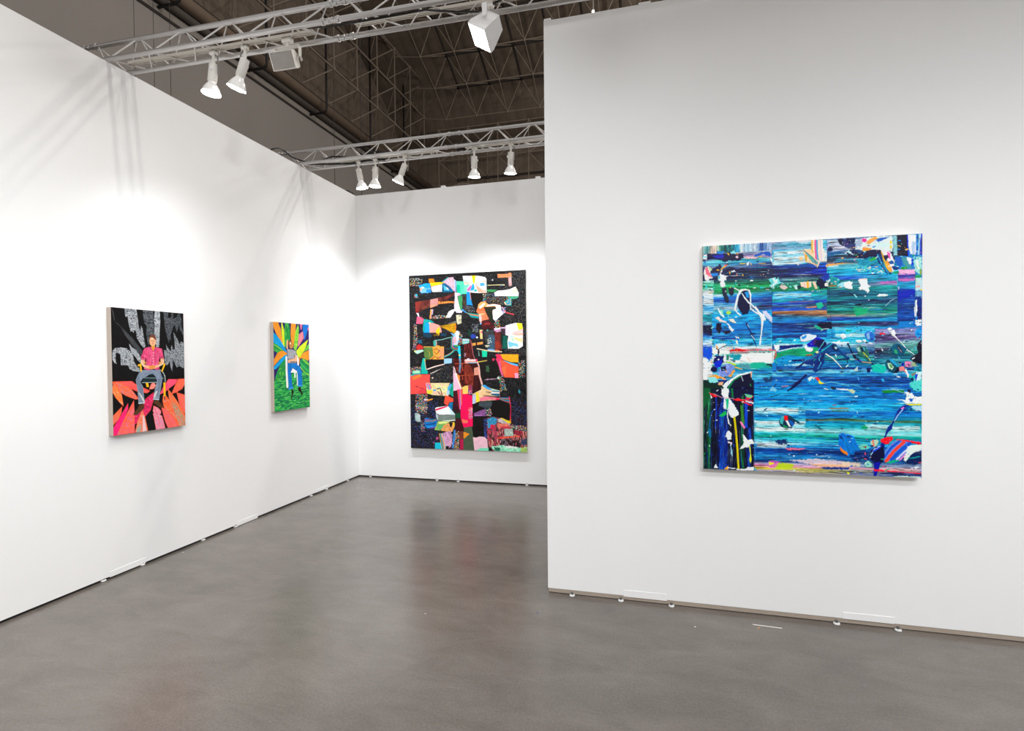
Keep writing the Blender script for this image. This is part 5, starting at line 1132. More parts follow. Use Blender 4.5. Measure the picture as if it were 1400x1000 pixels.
    A.poly([(230, 660), (270, 670), (300, 840), (240, 860), (225, 760)], 'f6e12c'); A.poly([(160, 720), (225, 700), (225, 870), (160, 880)], 'b8c4e8', tex=.06); A.poly([(300, 780), (400, 740), (560, 755), (700, 780), (690, 810), (480, 810), (300, 840)], 'f27a90', tex=.06); A.blob(650, 795, 45, 14, 'ea2450'); A.stroke([(160, 880), (280, 878)], 1.0, 'f6e2ee'); A.stroke([(385, 735), (440, 740)], 1.0, '6a3a2a', rough=.5); A.stroke([(430, 655), (520, 670)], .9, '3a2c28', rough=.4)
    for i, c in enumerate(('3aa0e4', 'e0563c', '0f9a78', '3a8fd0', 'd84a3a', '12a88c')): A.stroke([(700, 770 + i * 6), (790, 775 + i * 17), (885, 775 + i * 21)], [.5, .9, 1.1], c)
    A.poly([(690, 640), (695, 640), (695, 760), (688, 760)], 'e07a5a'); A.stroke([(880, 750), (900, 900), (905, 1000)], 1.1, 'e02450')
    A.poly([(160, 900), (300, 840), (560, 820), (700, 810), (880, 880), (905, 1000), (905, 1190), (880, 1200), (540, 1120), (160, 1100)], '140f10'); A.poly([(285, 860), (400, 840), (545, 840), (530, 990), (280, 945)], '3f4c54', tex=.08)
    A.poly([(75, 530), (155, 510), (160, 690), (90, 720), (70, 640)], '9a3a52', rough=.5, tex=.3); A.dots([(75, 620), (160, 620), (160, 715), (70, 715)], ['f4d8e4', '3a7ac0', 'e85a7a'], sp=1.4, r=.7); A.poly([(0, 540), (75, 530), (70, 690), (0, 690)], 'fad068', tex=.06); A.poly([(0, 700), (155, 730), (160, 1000), (0, 1000)], 'fa0a58', tex=.03)
    # --- bottom left (crop 555,555 at 15.39)
    A.frame(555, 555, 15.39)
    A.dots([(210, 0), (440, 0), (450, 165), (215, 150)], CF, sp=1.55, r=.62, keep=1, jit=.2)
    A.poly([(190, 155), (270, 160), (310, 210), (300, 260), (320, 340), (240, 345), (200, 310)], 'a8c0c0', tex=.1); A.poly([(240, 180), (310, 210), (290, 260)], 'd8d0cc', .8, rough=.4); A.dots([(310, 320), (410, 335), (410, 555), (320, 555)], CF, sp=1.4, r=.6, keep=1, jit=.2, a=.85)
    A.poly([(400, 265), (430, 255), (560, 290), (660, 290), (665, 380), (630, 470), (520, 480), (420, 470), (390, 370)], '1474c8', tex=.15, ts=(4, 1)); A.stroke([(400, 298), (520, 300)], .7, 'c8483a'); A.stroke([(405, 330), (560, 325), (650, 295)], .8, 'e0604a'); A.stroke([(520, 305), (650, 285)], .8, '189a80'); A.stroke([(410, 345), (600, 335)], .8, '14988c'); A.stroke([(430, 400), (620, 380)], .9, '0c1c40', rough=.3); A.poly([(440, 430), (600, 430), (560, 470), (450, 465)], '16a0ea', rough=.4); A.poly([(500, 460), (630, 440), (620, 475), (510, 485)], '6a4aa8', rough=.4)
    A.poly([(615, 60), (640, 35), (870, 0), (900, 20), (1000, 130), (1045, 190), (700, 190), (640, 160)], 'f6fbfb'); A.poly([(620, 75), (720, 40), (880, 0), (870, 25), (720, 80), (630, 105)], 'f00a52'); A.poly([(900, 40), (1000, 130), (1045, 195), (960, 190)], 'c4ecf4', .7)
    A.poly([(630, 160), (680, 200), (680, 320), (640, 250)], 'b8ccd0'); A.poly([(680, 195), (1040, 195), (1040, 290), (950, 310), (780, 325), (680, 325)], '77867e', tex=.15, ts=(6, 2)); A.stroke([(780, 325), (1035, 305)], 1.2, 'f2fbf4')
    A.poly([(670, 330), (960, 320), (860, 380), (840, 470), (720, 520), (600, 515), (640, 420)], '8cbc5c', tex=.15, ts=(2, 2)); A.poly([(680, 340), (940, 330), (850, 370), (700, 385)], 'ecf09a', rough=.5); A.poly([(690, 410), (780, 400), (800, 480), (690, 490)], '58b87a', .8, rough=.8)
    A.poly([(790, 420), (880, 370), (1020, 340), (1030, 440), (980, 550), (820, 540), (740, 530)], 'f0a860', tex=.15, ts=(1, 3)); A.poly([(910, 360), (990, 350), (970, 440), (940, 460)], '1a1412', rough=.5); A.poly([(985, 360), (1025, 350), (1035, 420), (990, 430)], 'f2cc2c', rough=.4); A.stroke([(880, 400), (940, 520)], 1.0, 'e06a4a', rough=.4)
    A.poly([(745, 590), (860, 550), (950, 530), (980, 700), (960, 850), (900, 915), (830, 905), (800, 760)], 'd09ac0', tex=.2, ts=(1.5, 3)); A.hatch([(760, 580), (980, 540), (990, 900), (830, 910)], ['2a1c26', 'f2b8cc', '8a6a8a', 'f4d4e0'], sp=1.7, w=.8, ang=1.4, ln=4, keep=.5); A.poly([(840, 860), (900, 850), (920, 920), (830, 915)], '141210', rough=.6); A.poly([(800, 820), (850, 830), (850, 900), (820, 900)], '8ad8b0', .8, rough=.6)
    for i, c in enumerate(('f09a5c', '2a9a70', '4ab8d8', 'f08a7a', 'f0dc7a', 'b8a0d8')): A.stroke([(705 + i * 14, 590), (735 + i * 17, 760), (765 + i * 14, 915)], .95, c)
    A.poly([(1010, 520), (1045, 500), (1045, 640), (1010, 900), (975, 905), (990, 720)], '3a86d8', tex=.06)
    A.poly([(615, 780), (735, 780), (760, 915), (615, 910)], '1cc6e2'); A.blob(665, 690, 25, 30, 'c8508a', rough=.4); A.blob(590, 780, 14, 22, 'b04a6a', rough=.4)
    A.poly([(1045, 0), (1105, 0), (1130, 150), (1060, 160)], '3a0f1a', tex=.1); A.poly([(1060, 160), (1140, 150), (1155, 260), (1050, 265)], '0e4a30', tex=.1); A.poly([(1045, 270), (1165, 270), (1215, 470), (1210, 540), (1045, 540)], '421018', tex=.1); A.poly([(1110, 540), (1210, 540), (1205, 700), (1120, 710)], '7a3a2c', tex=.12)
    A.dots([(1050, 540), (1110, 545), (1140, 930), (1010, 930), (1030, 700)], CF + ['f09a4a'], sp=1.4, r=.68, keep=1, jit=.2); A.poly([(1140, 710), (1215, 705), (1215, 935), (1145, 930)], 'b8184a', tex=.08)
    A.poly([(1160, 0), (1310, 0), (1310, 380), (1220, 460), (1160, 280), (1150, 120)], 'f80a58', tex=.04); A.poly([(1175, 280), (1310, 300), (1310, 365), (1200, 370)], 'f8785c', rough=.4)
    A.poly([(1220, 460), (1310, 440), (1310, 935), (1215, 935), (1215, 700), (1225, 540)], '4a5a44', tex=.06); A.poly([(1215, 550), (1310, 600), (1215, 700)], 'f39424')
    # --- bottom right (crop 635,555 at 14.29)
    A.frame(635, 555, 14.29)
    A.poly([(0, 0), (160, 0), (170, 400), (0, 425)], 'fa0a58', tex=.04); A.poly([(0, 275), (70, 285), (60, 340), (0, 345)], 'f87a62', rough=.4); A.dots([(80, 35), (160, 35), (165, 260), (90, 265)], ['f8e8ee', 'f8d04a', '6ac8f0'], sp=1.35, r=.6, keep=1, jit=.2)
    A.poly([(0, 425), (150, 410), (180, 620), (195, 880), (0, 880)], '4a5a44', tex=.06); A.poly([(0, 510), (105, 550), (0, 645)], 'f39424')
    A.poly([(165, 0), (540, 0), (560, 200), (440, 230), (380, 260), (390, 600), (240, 630), (170, 600)], '150f10', tex=.2); A.poly([(280, 0), (530, 0), (500, 50), (400, 40)], '3a454c', tex=.08); A.poly([(185, 150), (290, 100), (410, 60), (425, 200), (200, 205)], '8a5494', tex=.12); A.stroke([(200, 190), (340, 185)], .9, 'c48ac8')
    A.dots([(415, 55), (520, 60), (550, 205), (435, 215)], CF, sp=1.4, r=.66, keep=1, jit=.2)
    A.dots([(380, 260), (440, 260), (450, 620), (400, 620)], BL, sp=1.7, r=.75, keep=1)
    A.poly([(170, 610), (230, 625), (300, 600), (400, 610), (450, 660), (470, 880), (200, 880)], 'f6c4d4', tex=.06, ts=(3, 3)); A.poly([(310, 830), (470, 820), (480, 885), (220, 885)], '7ae4bc', rough=.7)
    A.poly([(445, 240), (560, 215), (700, 240), (830, 290), (915, 350), (950, 440), (1010, 480), (1220, 500), (1225, 900), (490, 880), (450, 640)], '8a4a50', tex=.4, ts=(1.5, 2.5))
    A.hatch([(445, 440), (700, 400), (920, 440), (1220, 500), (1225, 820), (490, 800)], ['ea5a78', '1c1214', 'f4a088', 'c83a5c', '2a1a1c', 'e87a6a'], sp=1.5, w=.95, ang=1.52, ln=5, wob=.8, keep=.85)
    A.poly([(450, 260), (560, 220), (640, 240), (640, 320), (600, 380), (540, 360), (500, 440), (460, 430)], '3a98c8', rough=.8, tex=.3, ts=(1, 2)); A.poly([(510, 370), (600, 370), (580, 450), (515, 460)], 'd8244c', rough=.4); A.poly([(650, 250), (760, 250), (880, 340), (900, 400), (760, 350), (660, 310)], 'c8bcc0', rough=.8, tex=.15); A.poly([(650, 340), (850, 350), (900, 400), (860, 430), (660, 440)], 'f0806a', rough=.9, tex=.15); A.poly([(700, 400), (880, 400), (880, 440), (740, 440)], 'd83a54', rough=.6)
    A.poly([(700, 240), (740, 235), (830, 280), (880, 290), (910, 250), (915, 340), (850, 340), (780, 280)], 'f8d824', tex=.05); A.poly([(880, 290), (915, 240), (915, 330)], 'f4701c')
    A.poly([(905, 0), (912, 0), (912, 240), (890, 260)], 'e02450')
    A.dots([(915, 360), (1000, 390), (1225, 400), (1225, 500), (1050, 480), (920, 430)], CF, sp=1.45, r=.66, keep=1, jit=.2); A.poly([(960, 480), (1130, 500), (1130, 560), (1000, 580)], '9a1c34', .8, rough=.8)
    A.poly([(780, 450), (945, 450), (960, 590), (860, 590), (790, 600)], 'b4c8bc', tex=.12); A.hatch([(790, 460), (940, 460), (950, 580), (800, 590)], ['6a9ab0', 'e8ecd8', '3a4a4a'], sp=1.5, w=.6, ang=.8, ln=2, keep=.5)
    A.stroke([(675, 630), (860, 612), (1085, 590)], [2.0, 1.4, 1.2], 'ff4a2c')
    A.poly([(690, 660), (820, 650), (1080, 680), (1090, 820), (880, 800), (700, 790)], '241a1c', .8, rough=1.2); A.hatch([(690, 640), (1220, 620), (1220, 830), (700, 830)], ['c8606e', '141012', '8a7a8a', '1c1618', 'd8b8b8'], sp=1.6, w=.9, ang=1.55, ln=4, wob=.8, keep=.8); A.poly([(1110, 650), (1220, 640), (1220, 760), (1110, 760)], '26406a', .8, rough=1)
    A.poly([(520, 800), (720, 770), (880, 790), (1080, 820), (1225, 800), (1225, 915), (600, 895)], '9ce8c4', rough=1.2, tex=.2, ts=(2, 2)); A.poly([(760, 790), (880, 780), (1060, 810), (1050, 830), (860, 830)], 'f0f4ee', rough=.7); A.poly([(1100, 820), (1225, 810), (1225, 915), (1110, 910)], 'a8c86a', rough=.7, tex=.2); A.poly([(590, 810), (700, 820), (700, 885), (600, 885)], '0f5a44', .9, rough=.9); A.poly([(480, 810), (540, 820), (540, 885), (480, 885)], '141c18', rough=.6)
    return A
# ---- wide blue abstract: dragged bands of paint, skins and drips on top
def art_blue():
    A = Art(620, 700, [(960.3, 337), (1259.7, 320.3), (1258.6, 653), (960.3, 640)], '0f78b4')
    B1, B2, B3, B4, B5 = '0a86cc', '0b62a8', '083f80', '061746', '12a4e0'; TL = '0e8f9c'; GN = '0c8a5c'; CW = 'c8eef6'; W = 'f4f8fa'; NV = '0a0f38'
    AC = ['f6fafc', '7fd4f0', 'ffffff', 'c8f0fa', '06204f', '040c30', '0fb0c8', '1448c0', '0a9a80']
    # main lower field
    A.streaks(1030, 505, 1262, 660, [(505, B1, B2), (511, 'a8e0f4', B1), (516, B2, B3), (528, B1, B2), (536, B5, B2), (545, B1, B1), (553, B5, B5), (560, 'e8f6fa', B1), (566, B1, '0a70b4'), (571, B5, '2a8a84'), (575, 'f0fafc', '4a7a5a'), (580, '38b4e0', '0f8a94'), (584, 'e6fafc', '20a8b8'), (588, 'c8f0f8', '8ad8dc'), (591, '18b8d0', '58c8d0'), (594, '0a9a88', '0aa094'), (599, '58c8e4', '0f8fa0'), (604, 'b8d8ea', B1), (608, B1, B2), (613, B3, NV), (618, B2, B3), (623, '2a9ad0', '2a4a80'), (628, B3, '8a8aa8'), (631, 'c8a8c8', 'c0b0c0'), (634, 'f08ac0', 'e8b8a8'), (638, 'e8d84a', '4a4a78'), (643, 'd8b8c8', '6a78a8'), (648, 'a8c878', '7aa0d0'), (653, '68b8d8', '3a5ab8'), (660, '0f9a8a', '0a2a6a')], amp=1.5, lx=30, ly=1.7, con=.34, accents=AC, nacc=70)
    A.streaks(1100, 560, 1262, 600, [(560, B1, B2), (566, B2, B1), (570, '0f78b0', '0e7f90'), (573, '8a6a3a', '5a7a50'), (576, B1, '0f8a90'), (582, '3ab8dc', '14a0a8'), (587, 'd4f2f8', '70ccd4'), (591, '8adce8', 'b8e4e8'), (595, '0a9c84', '0a9c8c'), (600, B1, B2)], amp=1.2, lx=40, ly=1.6, con=.26, edge=3)
    # upper left block
    A.streaks(960, 335, 1055, 525, [(337, 'b8c8c8', 'c8c8e8'), (345, 'e8ecec', 'a8c8e8'), (349, '1a1a58', 'e8e8f0'), (354, '1c1650', 'e8b8c8'), (358, '9ad8e0', '3ab0b8'), (361, '2aa0c8', '5a98c8'), (365, '7a98b8', '283a68'), (371, '302048', '1c2a58'), (378, '2a2248', '1a2040'), (383, '1a3058', '384868'), (388, '0c7a5a', '0f6a54'), (393, '14a870', '18a060'), (399, '0f8a50', '0c7048'), (403, 'c8e0f0', '1a78a8'), (407, '2a80c8', B1), (412, '1a50a8', '2a3a78'), (417, '78b8e0', B2), (422, 'd8f0f8', '4a3a60'), (428, '18a8d8', B1), (436, B5, B5), (445, B1, B1), (452, B2, '0a78bc'), (458, B1, B5), (466, '1498c8', '18a8d8'), (472, 'b8e8f4', '90dcf0'), (476, 'f0f4f6', 'f6f8f8'), (480, 'c8a8a8', 'e06a7a'), (483, '78b8b0', '4aa898'), (488, 'f4f6f6', 'f8f8f8'), (494, 'e8ecec', 'f6f6f6'), (500, '2a9a98', '18a890'), (506, '4a88b8', '1a88b8'), (512, 'a8d8e8', '58b8e0'), (525, B1, B2)], amp=1.5, lx=24, ly=1.6, con=.30, accents=AC, nacc=36)
    A.streaks(960, 337, 1054, 348, [(960, 'c8d8d0'), (966, '4a8a90'), (972, 'd8b8a8'), (980, 'e8d8c8'), (983, '98c0a8'), (987, '0f5a58'), (1000, '0e6a70'), (1008, '2a9ac8'), (1012, 'e8eef4'), (1022, 'b0d0ec'), (1032, 'd8e4f4'), (1040, '3a5a98'), (1050, 'a8b8dc')], amp=1.5, lx=14, ly=1, con=.3, vert=True)
    A.streaks(960, 427, 973, 520, [(427, '18a0b0'), (436, '0f8a98'), (443, 'a8c8dc'), (447, '0a1030'), (456, '14184a'), (462, '5aa8f0'), (470, 'e8f0f8'), (477, '2a50c8'), (485, '1a3ab0'), (491, 'e8f0f0'), (520, 'f0f2f2')], amp=1.5, lx=10, ly=2, con=.3)
    # second block
    A.streaks(1055, 325, 1130, 495, [(332, 'c8a8d0', 'c8d8f0'), (337, '7aa0b8', '4ab0d0'), (341, '9a98b8', '78c8e8'), (346, '38a8e0', 'a8dcf0'), (351, 'b8e8f8', 'e8f4fa'), (357, '58c0ec', 'd8eef8'), (361, 'f0f4f6', 'e8d8c8'), (364, '0a3a78', B2), (369, '061040', '0a4ac0'), (376, '050d38', '0c38b0'), (379, '0a1240', '2a1a58'), (382, '6a98a8', '38505a'), (388, '3a8878', '4a8a88'), (393, '0c7a58', '0e7a50'), (397, '0f8a60', '107a58'), (400, '1a78c8', '0e98b8'), (404, '14b0c0', '0ea890'), (408, '6ac8e0', '30a8d8'), (411, '0c9a98', '0a8aa0'), (415, '0a48b8', '1a4ab0'), (420, '4a5a80', '5a6a78'), (424, '0a4ad0', '0a50b8'), (427, 'b87a48', 'a87858'), (431, '080f48', 'b87a4a'), (435, '1a88b8', '5a7088'), (439, B1, B1), (443, '0a1a50', '0b5aa0'), (448, B2, '050a30'), (452, B3, '0a3070'), (457, B1, B2), (461, '061848', B3), (466, '18a0dc', '1a90d0'), (470, '58c8ec', B1), (475, B3, '0f7aa8'), (480, 'd8ecf0', 'e8f0f0'), (486, '0e8a68', '0e8a60'), (495, '18a0b8', B2)], amp=1.4, lx=28, ly=1.5, con=.30, accents=AC, nacc=26)
    # third block, wide
    A.streaks(1130, 320, 1228, 470, [(328, 'c8d8f0', '2a3a60'), (334, '8aa0d8', '1a2040'), (340, 'c0a8d8', '4a4a70'), (345, '1a4a80', '10284a'), (350, '2a98c8', '0a1a38'), (356, '0f3a60', '0c2a48'), (361, 'f0a870', '2a5a78'), (365, 'a8d0e0', '1888b0'), (370, '1aa8c8', '18a0c8'), (376, '18a8d8', '30b0d8'), (381, '1a3ac0', '3ac0d0'), (386, '0e6a58', '1a98b8'), (391, '0f8a70', 'b878b0'), (396, '0c6a70', '0fa8a0'), (402, '0b3a58', '0c7a88'), (409, '0e8a90', '0b6a80'), (414, '0b3050', '0a2a50'), (420, '0f9088', '0c6a78'), (426, '0b6868', '0b8a78'), (431, 'a88a78', '0c8070'), (436, '1a4ab8', '0b7090'), (440, '18a0c0', '1098d0'), (444, '2a1838', '3a2a58'), (448, '58c8e8', '1488c8'), (454, '38b8e8', '1478c0'), (460, '1a98d0', '1488c8'), (470, B5, B1)], amp=1.4, lx=26, ly=1.6, con=.30, accents=AC, nacc=30)
    A.streaks(1226, 372, 1250, 440, [(372, 'e890c0'), (376, 'c888c8'), (379, '2a3a90'), (384, 'd878b0'), (387, '1a8ab8'), (393, '2aa8d0'), (398, '0c349c'), (405, '0b3094'), (411, '0c4a98'), (420, '0a3a78'), (430, '0b5aa8'), (440, '0a3a78')], amp=1, lx=20, ly=1.5, con=.25)
    # middle row
    A.streaks(1060, 462, 1262, 512, [(462, B5, '58b8e8'), (468, '18a8d8', '3ac8d8'), (472, 'd8f0f4', '8a88b0'), (478, '0f98c8', '5a5a80'), (484, B2, '3a2a50'), (490, '0e8a98', '5aa098'), (496, B1, '0e6878'), (503, B2, '10809a'), (508, '0a60a0', '0aa0a8'), (512, B3, B2)], amp=1.6, lx=26, ly=1.7, con=.32, accents=AC, nacc=26, edge=2)
    A.streaks(1194, 449, 1258, 492, [(452, '8a78b0', '9a98c8'), (457, '8a88b0', 'a8a8c8'), (462, '4a3058', '5a3a68'), (467, '6a6a90', '8a98b0'), (472, '7ab0b0', '88b8b0'), (477, '3a2248', '5a8a88'), (482, '1c1438', '4a9a90'), (487, '3a3458', '2a7078'), (492, '1a6080', '1a6888')], amp=1.6, lx=26, ly=2, con=.3, edge=2)
    LT = dict(amp=1.3, lx=18, ly=1.3, con=.45, edge=3)
    A.streaks(1056, 343, 1122, 364, [(343, '58c0ec'), (347, 'e8f6fc'), (351, '8ad4f4'), (354, 'f6fbfd'), (358, 'a8e0f8'), (361, 'f8fcfd'), (364, '3aa8dc')], **LT)
    A.streaks(960, 384, 976, 430, [(384, 'd8ecf0'), (391, '48d098'), (398, 'f2f8fa'), (408, 'd8e8f6'), (414, 'f4f8fa'), (421, '3a90d0'), (430, 'c8e4f0')], **LT)
    A.streaks(1032, 555, 1092, 567, [(555, '48b4e4'), (559, 'f6fbfd'), (563, 'a8dcf4'), (567, '2a98d4')], **LT)
    A.streaks(1032, 572, 1100, 592, [(572, '48b8e4'), (576, 'f8fcfd'), (581, '88dcee'), (585, 'f4fcfc'), (589, 'a8ecf0'), (592, '38c0d0')], **LT)
    A.streaks(1032, 600, 1075, 612, [(600, '68c8e8'), (605, 'e8f2f8'), (609, 'c0d8ec'), (612, '2a88c8')], **LT)
    A.streaks(1132, 330, 1180, 346, [(330, 'f0f2fa'), (335, 'b8c0e4'), (340, 'e8e0f4'), (346, '6a78a8')], **LT)
    A.streaks(1140, 348, 1200, 362, [(348, '8ac0d8'), (352, '14203c'), (357, '5aa8c8'), (362, '0c1c38')], **LT)
    A.streaks(1180, 578, 1258, 590, [(578, '3ab8cc'), (583, 'd8f4f6'), (590, '7ad4d8')], **LT)
    A.streaks(1056, 400, 1110, 412, [(400, '1a88d0'), (404, 'c8ecf6'), (408, '2a9cd8'), (412, 'a0dcf0')], **LT)
    A.streaks(1140, 450, 1195, 463, [(450, '88d4f0'), (454, '18a0dc'), (458, 'c8eef8'), (463, '1890cc')], **LT)
    A.streaks(975, 455, 1054, 475, [(455, '1898d4'), (460, '0a60a8'), (465, '58c4ec'), (470, '1088c4'), (475, 'e4f6fb')], **LT)
    A.streaks(1060, 500, 1250, 512, [(500, '0a78b8'), (504, '0c3a78'), (507, '88ccea'), (512, '0a6cb0')], **LT)
    A.frame(1050, 420, 9.09)
    A.poly([(60, 580), (130, 560), (240, 520), (430, 505), (560, 560), (560, 600), (330, 630), (180, 600), (90, 640)], '0f8f6a', rough=.6, tex=.25, ts=(8, 1)); A.poly([(90, 640), (230, 590), (560, 620), (560, 700), (240, 720), (110, 720)], '1088b8', rough=.8, tex=.25, ts=(10, 1)); A.stroke([(120, 545), (300, 505), (430, 500)], [1.2, 1.6, .5], 'e4f2f4', rough=.5); A.poly([(110, 480), (200, 470), (430, 460), (420, 480), (160, 520)], '0a2a68', rough=.6)
    A.poly([(180, 720), (560, 670), (560, 720), (400, 725)], 'd8e8f4', .8, rough=.9); A.poly([(280, 650), (450, 640), (440, 670), (300, 670)], '0a1450', rough=.5)
    A.poly([(780, 430), (1000, 430), (1000, 450), (800, 460)], 'e8f4f6', rough=.5)
    # lower left dark upright panel
    A.streaks(960, 519, 1030, 645, [(960, '0c5a48'), (963, '0a1020'), (968, '0c6a3a'), (972, '0a1230'), (978, '100c2a'), (982, '0a1a68'), (985, '0a48a0'), (989, '0a3a90'), (993, '0c2a78'), (996, '0a0c28'), (1000, '080c24'), (1006, '0c1030'), (1011, '080a20'), (1014, '0e6a3a'), (1017, '080a20'), (1024, '0a3a98'), (1027, '08081e'), (1030, '0a1440')], amp=1.2, lx=26, ly=1.6, con=.35, vert=True, accents=['0a4aa8', '0c7a50', '050818', '1a5ac8'], nacc=24)
    A.frame(955, 520, 7.407)
    A.poly([(38, 0), (270, 0), (330, 60), (290, 130), (40, 130), (38, 60)], '0f2a30', .5, rough=1); A.poly([(45, 60), (110, 60), (110, 160), (60, 260), (42, 300)], '0c5a38', rough=.8); A.poly([(180, 30), (270, 60), (230, 170), (200, 300), (180, 180)], '141034', rough=1)
    A.poly([(380, 20), (545, 10), (545, 150), (470, 120), (400, 180), (350, 170), (330, 100)], '14103a', rough=.8, tex=.15); A.stroke([(380, 0), (330, 80), (340, 160)], 3.0, '0d6a4a', rough=.5); A.stroke([(340, 0), (300, 60), (295, 120)], 1.2, '7ab8d0', rough=.4)
    A.poly([(225, 60), (290, 0), (350, 0), (300, 60), (295, 160), (320, 200), (370, 270), (400, 320), (395, 345), (350, 380), (320, 370), (300, 330), (290, 280), (275, 290), (245, 280), (250, 180), (225, 130)], 'eef3f3', rough=.8, hgt=.7); A.poly([(270, 180), (300, 180), (290, 290), (275, 290)], '18a880', rough=.5)
    A.stroke([(95, 120), (150, 150), (180, 160)], [.6, 4.2, 1.2], 'e8303a', rough=.5, hgt=.9); A.stroke([(150, 130), (230, 170), (350, 180)], 1.1, 'b88a9a'); A.stroke([(350, 190), (390, 190), (430, 195), (545, 205)], [1.2, 4.6, 2.4, .6], 'f02c3c', rough=.5, hgt=.9); A.stroke([(480, 175), (540, 160), (490, 190)], 2.0, 'e83a4a', rough=.5); A.poly([(455, 130), (540, 150), (530, 175), (480, 165)], '78b890', rough=.4); A.stroke([(430, 205), (520, 250)], [2, 3.2], 'e8344a', rough=.5); A.stroke([(470, 205), (545, 225)], 2.2, 'e4e8f0', rough=.6); A.poly([(110, 130), (135, 170), (120, 180)], 'f0f2f2')
    A.poly([(200, 350), (270, 300), (280, 340), (230, 365)], '18a05a', rough=.4); A.stroke([(290, 290), (285, 360), (300, 430), (320, 450)], [2, 1.2, 2.4, 1.0], 'eef2f2', rough=.5, hgt=.6); A.stroke([(170, 170), (175, 300), (160, 480)], 1.4, '1248b0'); A.stroke([(165, 275), (125, 320), (100, 450), (120, 520)], 1.0, '1a58b0')
    A.poly([(415, 240), (440, 260), (460, 430), (430, 440)], '4a7a3a', rough=.3); A.poly([(480, 240), (540, 250), (540, 460), (500, 480), (465, 430), (490, 330)], '0c0c2c', rough=.8); A.poly([(460, 220), (490, 240), (490, 480), (460, 470)], '1a50b0', rough=.6)
    A.poly([(408, 410), (430, 415), (465, 470), (455, 490), (425, 450)], 'f48ab8', hgt=.8); A.stroke([(355, 370), (370, 500), (385, 700), (395, 890)], 2.9, 'dcc41c', rough=.2, hgt=.8); A.stroke([(360, 390), (388, 880)], .6, '8a7a10', .7)
    A.poly([(275, 520), (300, 500), (325, 530), (325, 590), (290, 600), (265, 555)], 'e8eef4', rough=.5, hgt=.7); A.stroke([(295, 620), (325, 630), (320, 650)], 2.2, 'e8d8e4', rough=.5); A.poly([(315, 640), (330, 690), (340, 780), (320, 740)], '9ac0d8', rough=.6)
    A.poly([(440, 540), (460, 560), (490, 600), (540, 590), (555, 635), (520, 640), (500, 670), (450, 680), (405, 690), (440, 650), (455, 620), (440, 590)], 'f2f5f6', rough=.8, hgt=.8); A.poly([(500, 650), (515, 660), (525, 760), (530, 800), (515, 835), (505, 800), (515, 740)], 'd8d824', rough=.2, hgt=.7)
    A.poly([(250, 890), (290, 860), (300, 880), (285, 900)], 'f4a038', rough=.4); A.poly([(370, 890), (460, 890), (500, 870), (550, 870), (555, 910), (380, 905)], 'f2f4f4', rough=.8); A.stroke([(290, 880), (360, 885)], 1.4, 'e8ecf0', rough=.5); A.poly([(145, 880), (165, 840), (190, 880)], 'e8ecf0', rough=.5); A.stroke([(100, 500), (110, 560)], 4.0, '0f6a88', rough=.4); A.stroke([(120, 560), (260, 670)], .7, '0c1a2a')
    A.stroke([(550, 230), (555, 440), (565, 800)], .8, '8ac8e8', .7)
    # ---------------- details over the upper left block (crop 960,320 at 9.09)
    A.frame(960, 320, 9.09)
    A.poly([(55, 245), (150, 250), (190, 235), (300, 245), (320, 225), (440, 250), (500, 240), (515, 290), (450, 330), (330, 325), (290, 350), (200, 320), (120, 305), (60, 300)], '1a1040', rough=1.5, hgt=.5); A.poly([(130, 270), (260, 255), (270, 300), (150, 305)], '1a2aa0', rough=1); A.poly([(180, 215), (290, 220), (240, 250), (175, 245)], '1a80c0', rough=.8); A.stroke([(315, 240), (330, 260)], 1.5, 'f0b82a', rough=.5); A.stroke([(420, 240), (440, 255)], 1.2, 'e8a030'); A.blob(430, 290, 14, 18, 'f0c8d0', rough=.4); A.poly([(345, 230), (400, 200), (415, 245), (360, 250)], '9adce4', rough=.8)
    A.poly([(10, 260), (55, 255), (55, 310), (10, 320)], 'f6f8f8', rough=.8); A.poly([(510, 290), (620, 285), (690, 300), (640, 310), (520, 305)], 'f6c0cc', rough=.8); A.poly([(540, 365), (580, 345), (575, 385), (550, 395)], 'f4f4f0', rough=.6, hgt=.6); A.stroke([(470, 370), (530, 368)], 1.3, 'f0c020', rough=.4); A.stroke([(700, 370), (780, 368)], 1.0, 'd8a848', rough=.4); A.poly([(640, 270), (720, 230), (820, 220), (860, 260), (840, 285), (760, 250), (680, 285)], '0a5aa8', rough=1)
    A.poly([(15, 470), (35, 420), (70, 400), (90, 450), (110, 520), (130, 550), (85, 560), (65, 590), (30, 560), (20, 520)], 'f8eef0', rough=.8, hgt=.6); A.poly([(30, 430), (60, 410), (85, 470), (120, 545), (80, 520), (45, 500)], 'f07a88', rough=.5); A.poly([(70, 400), (95, 410), (120, 440), (100, 465), (75, 430)], 'b8d0a0', rough=.4); A.poly([(100, 490), (190, 480), (190, 520), (120, 530)], '0f80c8', rough=.8); A.poly([(130, 420), (190, 400), (220, 370), (240, 410), (200, 470), (150, 470)], '281a48', rough=1)
    A.stroke([(225, 445), (270, 410), (325, 375)], [1.2, 2.0, .8], 'dca828', rough=.4, hgt=.5); A.poly([(260, 390), (300, 375), (310, 395), (270, 400)], 'e85a78', rough=.4); A.poly([(260, 480), (340, 400), (420, 430), (460, 450), (410, 500), (330, 520), (300, 500)], '2a1c44', rough=1.3); A.poly([(350, 460), (400, 450), (410, 470), (370, 475)], 'eceef4', rough=.6); A.stroke([(430, 490), (420, 520)], 1.2, 'e88a70', rough=.4); A.stroke([(340, 545), (520, 520), (700, 520)], 1.2, '14163c', .7, rough=.6)
